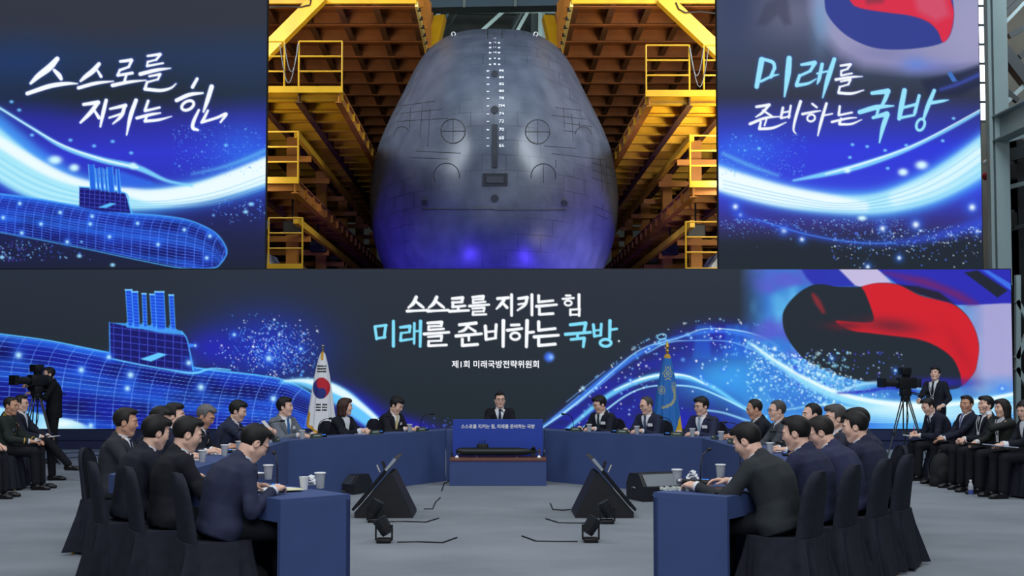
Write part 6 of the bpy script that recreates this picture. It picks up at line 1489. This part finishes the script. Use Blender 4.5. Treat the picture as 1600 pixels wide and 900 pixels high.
# ------------------------------------------------------------------ loose things on the near tables
def tp(px, py, z=TH): return on_plane(px, py, z)
cup(tp(419, 749), 'lidded clear cup standing near the middle of the near left table')
cup(tp(500, 763), 'lidded clear cup at the inner corner of the near left table')
cup(tp(475, 765), 'small white paper cup with crumpled tissue on the near left table', False, True)
def tissue(p, label, s=.05, z=TH):
    m = MB(); 
    for k in range(3): m.add([(s * math.cos(a) * (1 - .2 * k), s * .8 * math.sin(a) * (1 - .2 * k), .012 + .02 * k + .012 * math.sin(3 * a + k)) for a in np.linspace(0, 2 * PI, 15)[:-1]] + [(0, 0, .03 + .022 * k)], [(i, (i + 1) % 14, 14) for i in range(14)])
    m.add([(s * math.cos(a), s * .8 * math.sin(a), 0) for a in np.linspace(0, 2 * PI, 15)[:-1]], [tuple(range(14))])
    o = m.build('tissue', paper, None, True); o.location = (p.x, p.y, z); tag(o, label, 'tissue')
tissue(tp(486, 757), 'crumpled white tissue behind the paper cup on the near left table')
tissue(tp(1082, 749), 'crumpled white tissue by the cup on the near right table')
mp = tp(432, 765); mic((mp.x, mp.y), (.3, -1), 'gooseneck microphone with blue light on the near left table end')
fl = LIN[0] - LIN[1]; fL = -LN[0]; fR = -RN[0]
p = tp(432, 766); papers((p.x - .02, p.y - .01), fL, 'open white notes before the nearest man on the left', 3, (.24, .3), .3)
p = tp(452, 768); yn = MB().box((-.09, -.06, .012), (.09, .06, .016)).build('note_sheet', mat('pale_yellow_paper', (226, 224, 176), .8)); yn.location = (p.x, p.y, TH); yn.rotation_euler = (0, 0, .5); tag(yn, 'pale yellow note sheet at the end of the near left table', 'paper')
p = tp(413, 764); pen((p.x, p.y), .15, 'black pen lying on the white notes at the near left table end', TH + .022)
p = tp(392, 745); fo = papers((p.x, p.y), fL, 'black document folder on the near left table', 1, (.24, .32), .1, True); fo.name = 'document_folder'
p = tp(388, 741); papers((p.x, p.y), fL, 'white sheet in the black folder on the near left table', 1, (.2, .24), .1).location.z = TH + .006
cup(tp(1058, 757), 'lidded clear cup at the inner corner of the near right table'); cup(tp(1126, 748), 'lidded clear cup beside the hand of the nearest man on the right')
mp = tp(1098, 757); mic((mp.x, mp.y), (-.5, -1), 'gooseneck microphone before the hand of the nearest man on the right'); mp = tp(1156, 750); mic((mp.x, mp.y), (-.1, -1), 'upright gooseneck microphone with blue light left of the nearest man on the right')
p = tp(1115, 768); fo = MB().bbox((-.17, -.12, .0), (.17, .12, .014), .004).build('document_folder', micb); fo.location = (p.x + .05, p.y, TH); fo.rotation_euler = (0, 0, heading(fR) + .9); tag(fo, 'black leather folder on the near right table end', 'folder')
p = tp(1066, 757); b_ = empty('handheld_microphone', (p.x, p.y - .03, TH + .026), .12, 'black handheld microphone with silver ball lying on the near right table', 'microphone')
MB().tube([(-.01, 0, 0), (.19, 0, -.004)], [.019, .015], 12).build('handle', micb, b_, True); MB().lathe([(.002, -.03), (.018, -.024), (.026, -.008), (.026, .004), (.018, .014)], (-.02, 0, 0), 14, 'x').build('grille_ball', STEEL, b_, True)
p = tp(1062, 766); tray = MB(); rg = np.random.default_rng(3)
for k in range(26): x, y = rg.uniform(-.11, .13), rg.uniform(-.05, .04); tray.box((x - .012, y - .008, .0), (x + .012, y + .008, .012 + rg.uniform(0, .012)), Matrix.Rotation(rg.uniform(0, 3), 3, 'Z'))
o = tray.build('mint_sweets', mat('wrapped_sweets', (206, 214, 206), .5, noise=.3, nscale=40)); o.location = (p.x, p.y + .03, TH); tag(o, 'scatter of wrapped white sweets on the near right table corner', 'sweets', None, 'stuff')
p = tp(1142, 752); gl = empty('headset', (p.x, p.y, TH), .4, 'black headset lying beside the cup on the near right table', 'headset')
MB().tube([(.07 * math.cos(a), .07 * math.sin(a), .02) for a in np.linspace(0, PI, 14)], .008, 7).build('headband', micb, gl, True)
for sx in (-1, 1): MB().lathe([(.02, 0), (.034, .004), (.034, .026), (.02, .03)], (sx * .07, 0, 0), 14).build('ear_cup', micb, gl, True)
# papers held up by the eighth delegate on the left
hp_, hf, hd_ = arm_pt(LIN, LN, 1, 4.45, .80)
P0 = Vector((*(hp_ + hf * .60), .93)); o = MB().box((-.10, -.002, -.07), (.10, .002, .10), Matrix.Rotation(heading(hf), 3, 'Z') @ Matrix.Rotation(.7, 3, 'X')).build('paper_sheet', paper); o.location = P0; tag(o, 'white paper held up in the hands of the man on the left table', 'paper', 'papers on the navy tables')
# bag under the near left table
bg = empty('floor_bag', (-1.72, 8.05, 0), .6, 'dark grey bag standing on the floor under the near left table', 'bag'); V = Vox((-.2, -.12, -.02), (.2, .12, .34), .012); V.add(pell((0, 0, .13), np.eye(3), (.17, .09, .13))); V.add(pcap((-.12, 0, .05), (.12, 0, .05), .06), .05)
v, q = V.mesh(); link('bag_body', mesh_np('bag_body', v, q), mat('grey_bag_fabric', (54, 60, 60), .85, bump=.4, bscale=30), bg, True); MB().tube([(.09 * math.cos(a), 0, .24 + .07 * math.sin(a)) for a in np.linspace(0, PI, 12)], .009, 6).build('handle', micb, bg, True)

# ------------------------------------------------------------------ flags
flag_m = attr_mat('flag_cloth', .7); pole_m = mat('flag_pole_gold', (200, 160, 70), .35, .6)
def flag(px, Yf, ztop, zhem, w0, w1, art, label, lean=0.0, spear=False):
    c = unproj(px, 600, Yf); t = empty('flag', (c.x, Yf, 0), 0, label, 'flag', 'draped flags on poles behind the tables')
    MB().lathe([(.20, 0), (.20, .03), (.05, .06), (.03, .1)], n=24).build('stand', pole_m, t, True); MB().tube([(0, 0, .05), (0, 0, ztop - .06)], .016, 10).build('pole', pole_m, t, True)
    if spear: MB().lathe([(.016, ztop - .1), (.03, ztop - .07), (.012, ztop - .04), (.034, ztop + .0), (.018, ztop + .06), (.001, ztop + .1)], n=12).build('finial', pole_m, t, True)
    else: MB().lathe([(.014, ztop - .09), (.026, ztop - .07), (.012, ztop - .055)] + [(.03 * math.cos(a), ztop - .022 + .03 * math.sin(a)) for a in np.linspace(-1.2, 1.5, 8)], n=14).build('finial', STEEL, t, True)
    zt = ztop - .12; NR, NC = 150, 180; V = np.zeros((NR, NC, 3)); Cc = np.zeros((NR, NC, 3))
    for i in range(NR):
        v = i / (NR - 1)
        for j in range(NC):
            a = 2 * PI * j / NC; w_ = w0 + (w1 - w0) * v ** .62; dp = .05 + .10 * v
            zh = zhem + (-.0 if True else 0) + .10 * abs(math.sin(a * .5 + .6)) - (0.10 if True else 0) * math.cos(a + .9)
            z = zt + (zh - zt) * v; fold = 1 + .10 * v * math.cos(7 * a) + .05 * v * math.cos(13 * a + 1)
            x = w_ * .5 * math.cos(a) * fold + lean * v; y = dp * math.sin(a) * fold
            V[i, j] = (x, y, z)
    U = V[..., 0] - lean * np.linspace(0, 1, NR)[:, None]; Wd = (w0 + (w1 - w0) * np.linspace(0, 1, NR)[:, None] ** .62)
    vv = np.linspace(0, 1, NR)[:, None] + 0 * U
    Cc = art(U, V[..., 2], vv, Wd, V[..., 1])
    i_ = np.arange(NR * NC).reshape(NR, NC); Q = np.stack([i_[:-1], np.roll(i_, -1, 1)[:-1], np.roll(i_, -1, 1)[1:], i_[1:]], -1).reshape(-1, 4)
    me = mesh_np('flag_cloth', V.reshape(-1, 3), Q[:, ::-1]); at = me.color_attributes.new('Col', 'FLOAT_COLOR', 'POINT'); lin = sl(Cc.reshape(-1, 3))
    at.data.foreach_set('color', np.concatenate([lin, np.ones((len(lin), 1))], 1).astype(np.float32).ravel()); link('cloth', me, flag_m, t, True)
    return t
def paint(C, m, col): C[m] = col
def art_kor(U, Z, v, Wd, Yy):
    C = np.zeros(U.shape + (3,)); C[:] = (232, 234, 240); fr = Yy < .02
    # swirl: circle about (0, zc)
    zc, r = 1.36, .172; dx, dz = (U - .0) / .80, Z - zc; ang = math.radians(78); x = dx * math.cos(ang) - dz * math.sin(ang); z = dx * math.sin(ang) + dz * math.cos(ang); R = np.hypot(x, z)
    ins = (R < r) & fr; top = z > 0
    red = (top & ~(np.hypot(x - r / 2, z) < r / 2)) | (np.hypot(x + r / 2, z) < r / 2)
    paint(C, ins & red, (200, 34, 52)); paint(C, ins & ~red, (34, 48, 128))
    for k in range(3): paint(C, fr & (np.abs(U + .005) < .075) & (np.abs(Z - (1.715 - .044 * k)) < .0125), (24, 24, 28))
    for k in range(3): paint(C, fr & (np.abs(U - .015) < .09) & (np.abs(U - .015) > .009) & (np.abs(Z - (1.095 - .044 * k)) < .0125), (24, 24, 28))
    fringe = (v > .955) | ((v > .80) & (U < -Wd * .40)) | (v < .10) & (np.abs(U + .0) < .02)
    paint(C, fringe, (214, 160, 44)); return C
def art_blue(U, Z, v, Wd, Yy):
    C = np.zeros(U.shape + (3,)); C[:] = (36, 110, 190); fr = Yy < .02; gold = (196, 186, 96); pale = (150, 178, 150)
    rg = np.random.default_rng(5)
    def loops(cx, cz, rx, rz, n):
        th = np.arctan2((Z - cz) / rz, (U - cx) / rx); R = np.hypot((U - cx) / rx, (Z - cz) / rz)
        m = fr & (R < 1) & (np.abs(np.sin(R * 7 + 2 * np.sin(th * n))) < .42); paint(C, m, gold); paint(C, fr & (R < .35) & (np.abs(np.sin(th * 3 + R * 9)) < .5), pale)
    loops(.0, 1.60, .085, .13, 3); loops(-.10, 1.33, .065, .085, 4); loops(.10, 1.38, .05, .095, 4)
    for k in range(60):
        s_ = k / 59; cx = (1 - s_) ** 2 * .10 + 2 * s_ * (1 - s_) * .17 - s_ * s_ * .08; cz = (1 - s_) ** 2 * 1.34 + 2 * s_ * (1 - s_) * 1.10 + s_ * s_ * 1.05; w_ = .016 + .012 * math.sin(s_ * 20) ** 2
        paint(C, fr & (np.hypot(U - cx, Z - cz) < w_) & (np.sin(U * 260 + Z * 300) > -.3), gold)
    paint(C, (v > .93) | ((v > .76) & (U > Wd * .22) & (v + (U / Wd) * .5 > 1.06)), (216, 176, 40)); paint(C, v < .05, (206, 160, 60)); return C
flag(504, 18.7, 2.06, .66, .04, .46, art_kor, 'white national flag with a red and blue swirl on a gilt pole', -.02)
flag(1043, 18.7, 2.03, .66, .06, .44, art_blue, 'blue ceremonial flag with golden bird emblem on a pole', -.015, True)

# ------------------------------------------------------------------ audience left
LAPR = ((.10, .36, .66), (-.08, .40, .66))
G_ = 'onlookers seated at the sides'; GC = 'black covered chairs along the sides'
def onlooker(p, f, label, who, **kw):
    kw.setdefault('hands', LAPR); kw.setdefault('trousers', (21, 22, 27)); r, info = person(label, p, f, G_, **kw); chair((p[0] - f[0] * .03, p[1] - f[1] * .03), f, f'black covered chair under {who}', GC); return r
def lap_doc(p, f, label, d=.36, z=.645, dark=False, sz=(.22, .30), m=None):
    f = np.array(f, float); f /= np.linalg.norm(f); o = MB().bbox((-sz[0] / 2, -sz[1] / 2, 0), (sz[0] / 2, sz[1] / 2, .012), .002).build('document', m or (micb if dark else paper)); o.location = (p[0] + f[0] * d, p[1] + f[1] * d, z); o.rotation_euler = (.10, 0, heading(f)); tag(o, label, 'document', 'documents on the laps of onlookers')
onlooker((-6.72, 15.9), (1, .05), 'person in a dark green military dress uniform with medals seated at far left', 'the uniformed man on the left', uniform=True, jacket=(34, 40, 38), hair='dark', style='crop', skin='tan', lean=4, pitch=6, yaw=-14)
onlooker((-7.05, 17.15), (1, .0), 'person in a dark suit with pale tie and glasses holding a document, far left', 'the man with the pale tie on the left', jacket=(28, 31, 42), tie=(170, 182, 200), hair='dark', style='short', glasses=True, lean=0, pitch=2, crossed=True)
onlooker((-6.75, 14.75), (1, .05), 'person at the left picture edge with only dark trousers and shoes showing', 'the man cut off by the left picture edge', jacket=(58, 66, 62), trousers=(26, 28, 34), hair='black', lean=2)
lap_doc((-7.05, 17.15), (1, 0), 'white document on the knees of the man with the pale tie', .42); lap_doc((-6.72, 15.9), (1, 0), 'small white card in the hands of the uniformed man', .40, .66, sz=(.1, .15))
# ------------------------------------------------------------------ audience right
onlooker((6.74, 17.35), (-1, -.1), 'person in a dark suit bent over a notepad, writing with a red pen, right side', 'the man writing on the right side', jacket=(28, 31, 44), hair='black', style='short', lean=20, pitch=24, yaw=8, hands=((.06, .42, .70), (-.10, .42, .67)), grip=(True, False), curl=(.9, .4))
onlooker((6.82, 16.65), (-1, -.12), 'person in a navy suit with striped tie looking ahead, second on the right side', 'the second man on the right side', jacket=(27, 31, 44), tie=(110, 116, 150), hair='dark', style='short', skin='tan', lean=-2, pitch=0, yaw=28)
onlooker((6.84, 16.05), (-1, -.12), 'person in black with swept black hair and hands clasped, right side', 'the man with clasped hands on the right side', jacket=(22, 24, 32), tie=(30, 34, 44), hair='black', style='full', lean=-2, pitch=-3, yaw=6, hands=((.03, .32, .68), (-.03, .34, .68)), curl=(.9, .9), lanyard=True)
onlooker((6.84, 15.45), (-1, -.12), 'person in a dark green-black jacket raising a hand to the chin, right side', 'the person with a hand at the chin on the right side', jacket=(36, 38, 36), tie=None, female=True, hair='dark', style='bob', lean=2, pitch=2, yaw=6, hands=((.10, .38, .66), (-.04, .26, 1.08)), curl=(.4, 1.2), grip=(False, True), handdir=(None, ((.1, .2, 1), (.3, .9, 0))), lanyard=True)
onlooker((6.90, 14.85), (-1, -.10), 'person with long black hair reading papers at the right picture edge', 'the woman at the right picture edge', jacket=(26, 28, 36), tie=None, female=True, hair='black', style='long', lean=6, pitch=16, yaw=26, hands=((.06, .36, .68), (-.06, .40, .68)))
onlooker((7.75, 16.3), (-1, -.1), 'person with greying hair in the back row on the right, half hidden', 'the half-hidden person in the back row', jacket=(40, 44, 60), hair='salt', style='full', lean=0, pitch=4)
lap_doc((6.74, 17.35), (-1, 0), 'white notepad on the knees of the man writing on the right', .42); lap_doc((6.82, 16.65), (-1, 0), 'dark folder on the knees of the second man on the right', .40, dark=True); lap_doc((6.84, 15.45), (-1, -.1), 'dark folder with white sheets on the lap of the person with hand at the chin', .40, dark=True)
lap_doc((6.90, 14.85), (-1, -.1), 'open pale brochure on the lap of the woman at the right edge', .42, .655, sz=(.34, .30), m=mat('printed_brochure', (176, 186, 206), .6, noise=.3, nscale=14))
rp_ = MB().tube([(0, 0, 0), (0, .02, .13)], .005, 7).build('red_pen', mat('red_pen_plastic', (190, 40, 40), .4)); rp_.location = (6.74 - .47, 17.25, .69); tag(rp_, 'red pen in the hand of the man writing on the right', 'pen')
bp = empty('backpack', (6.32, 16.35, 0), .25, 'black backpack standing on the floor before the onlookers on the right', 'backpack')
V = Vox((-.22, -.16, -.02), (.22, .16, .5), .013); V.add(pell((0, 0, .23), np.eye(3), (.17, .11, .24))); V.add(pcap((-.1, 0, .06), (.1, 0, .06), .08), .06); V.add(pell((0, -.09, .16), np.eye(3), (.12, .05, .12)), .02); v, q = V.mesh(); link('bag_body', mesh_np('bag_body', v, q), mat('black_nylon', (22, 23, 27), .8, bump=.4, bscale=30), bp, True)
MB().tube([(.05 * math.cos(a), .0, .46 + .05 * math.sin(a)) for a in np.linspace(0, PI, 10)], .01, 6).build('handle', micb, bp, True)
for sx in (-1, 1): MB().tube([(sx * .08, .09, .42), (sx * .1, .16, .3), (sx * .1, .14, .12), (sx * .09, .08, .06)], .014, 6).build('strap', micb, bp, True)
p = on_plane(1517, 776, 0); bt = empty('water_bottle', p, 0, 'clear water bottle with blue label standing on the carpet by the right onlookers', 'bottle')
MB().lathe([(.03, 0), (.033, .01), (.033, .13), (.026, .165), (.013, .185), (.013, .2)], n=18).build('bottle_body', glass, bt, True); MB().lathe([(.0335, .03), (.0335, .09)], n=18).build('bottle_label', mat('blue_label', (70, 80, 150), .5), bt, True); MB().lathe([(.015, .195), (.015, .215)], n=14).build('cap', lidm, bt, True)
# ------------------------------------------------------------------ broadcast cameras and their operators
def tv_camera(p, f, label, h=1.28, spread=.42):
    t = empty('broadcast_camera', (p[0], p[1], 0), heading(f), label, 'camera', 'broadcast cameras on tripods')
    MB().bbox((-.075, -.20, h), (.075, .16, h + .20), .02).build('camera_body', micb, t, True)
    L = MB().tube([(0, .15, h + .1), (0, .20, h + .1), (0, .21, h + .1), (0, .42, h + .1), (0, .46, h + .1)], [.055, .055, .07, .066, .078], 18).build('lens', blk, t, True)
    MB().bbox((-.09, .44, h + .02), (.09, .52, h + .19), .01).build('matte_box', micb, L)
    v_ = MB().bbox((-.09, -.08, h + .25), (.09, .10, h + .38), .015).build('viewfinder', micb, t, True); MB().box((-.07, -.084, h + .265), (.07, -.079, h + .365)).build('viewfinder_screen', mat('pale_screen', (150, 160, 165), .3, emit=(150, 165, 175), estr=.5), v_)
    MB().box((-.02, -.1, h + .2), (.02, .06, h + .26)).build('handle', micb, t); MB().bbox((-.06, -.30, h + .02), (.06, -.19, h + .18), .01).build('battery', blk, t, True)
    MB().bbox((-.07, -.09, h - .14), (.07, .09, h), .02).build('fluid_head', micb, t, True); MB().lathe([(.06, h - .24), (.085, h - .2), (.08, h - .13)], n=18).build('bowl', micb, t, True)
    for s in (-1, 1): MB().tube([(s * .07, -.06, h - .06), (s * .16, -.5, h - .16)], .011, 7).build('pan_bar', micb, t, True)
    for a in (90, 210, 330):
        d = Vector((math.cos(math.radians(a)), math.sin(math.radians(a)), 0)); sd = Vector((-d.y, d.x, 0)); lg = MB()
        for s in (-1, 1): lg.tube([d * .06 + sd * s * .035 + Vector((0, 0, h - .2)), d * spread * .62 + sd * s * .03 + Vector((0, 0, .48)), d * spread * .62 + sd * s * .03 + Vector((0, 0, .48))], .012, 7)
        lg.tube([d * spread * .55 + Vector((0, 0, .56)), d * spread + Vector((0, 0, .012))], .013, 7); lg.beam(d * spread * .58 + sd * .05 + Vector((0, 0, .52)), d * spread * .58 - sd * .05 + Vector((0, 0, .52)), .05, .07); lgo = lg.build('leg', mat('tripod_grey', (60, 62, 66), .4, .4), t)
        MB().lathe([(.022, 0), (.02, .02)], d * spread, 10).build('rubber_foot', micb, lgo)
    MB().tube([(.08, -.1, h + .05), (.16, -.12, h - .3), (.06, -.1, h - .5), (.1, -.05, h - .9), (.16, .05, .02)], .007, 6).build('cable', micb, t, True)
    return t
cR = unproj(1416, 700, 20.8); tv_camera((cR.x, 20.8), (-1, -.25), 'broadcast camera on a tripod at the right, lens pointing left', 1.33)
cL = unproj(56, 700, 20.4); tv_camera((cL.x, 20.4), (-.5, -.9), 'broadcast camera on a tripod at the far left', 1.38)
pR = unproj(1463, 700, 21.2); person('person with a lanyard standing behind the broadcast camera on the right', (pR.x, 21.2), (-.75, -.65), 'camera operators', stand=True, lean=-2, pitch=-8, yaw=10, jacket=(24, 26, 36), hair='black', style='full', lanyard=True, hands=((.10, .42, 1.12), (-.26, .22, 1.02)), curl=(1.0, .8), height=1.0, tie=(24, 26, 34))
pL = unproj(78, 700, 20.6); person('person in black standing close behind the broadcast camera at far left', (pL.x, 20.75), (-.85, -.5), 'camera operators', stand=True, lean=6, pitch=8, jacket=(16, 17, 20), shirt=(24, 24, 28), tie=None, hair='black', style='short', hands=((.05, .44, 1.38), (-.12, .40, 1.25)), curl=(.9, .9), height=1.0)
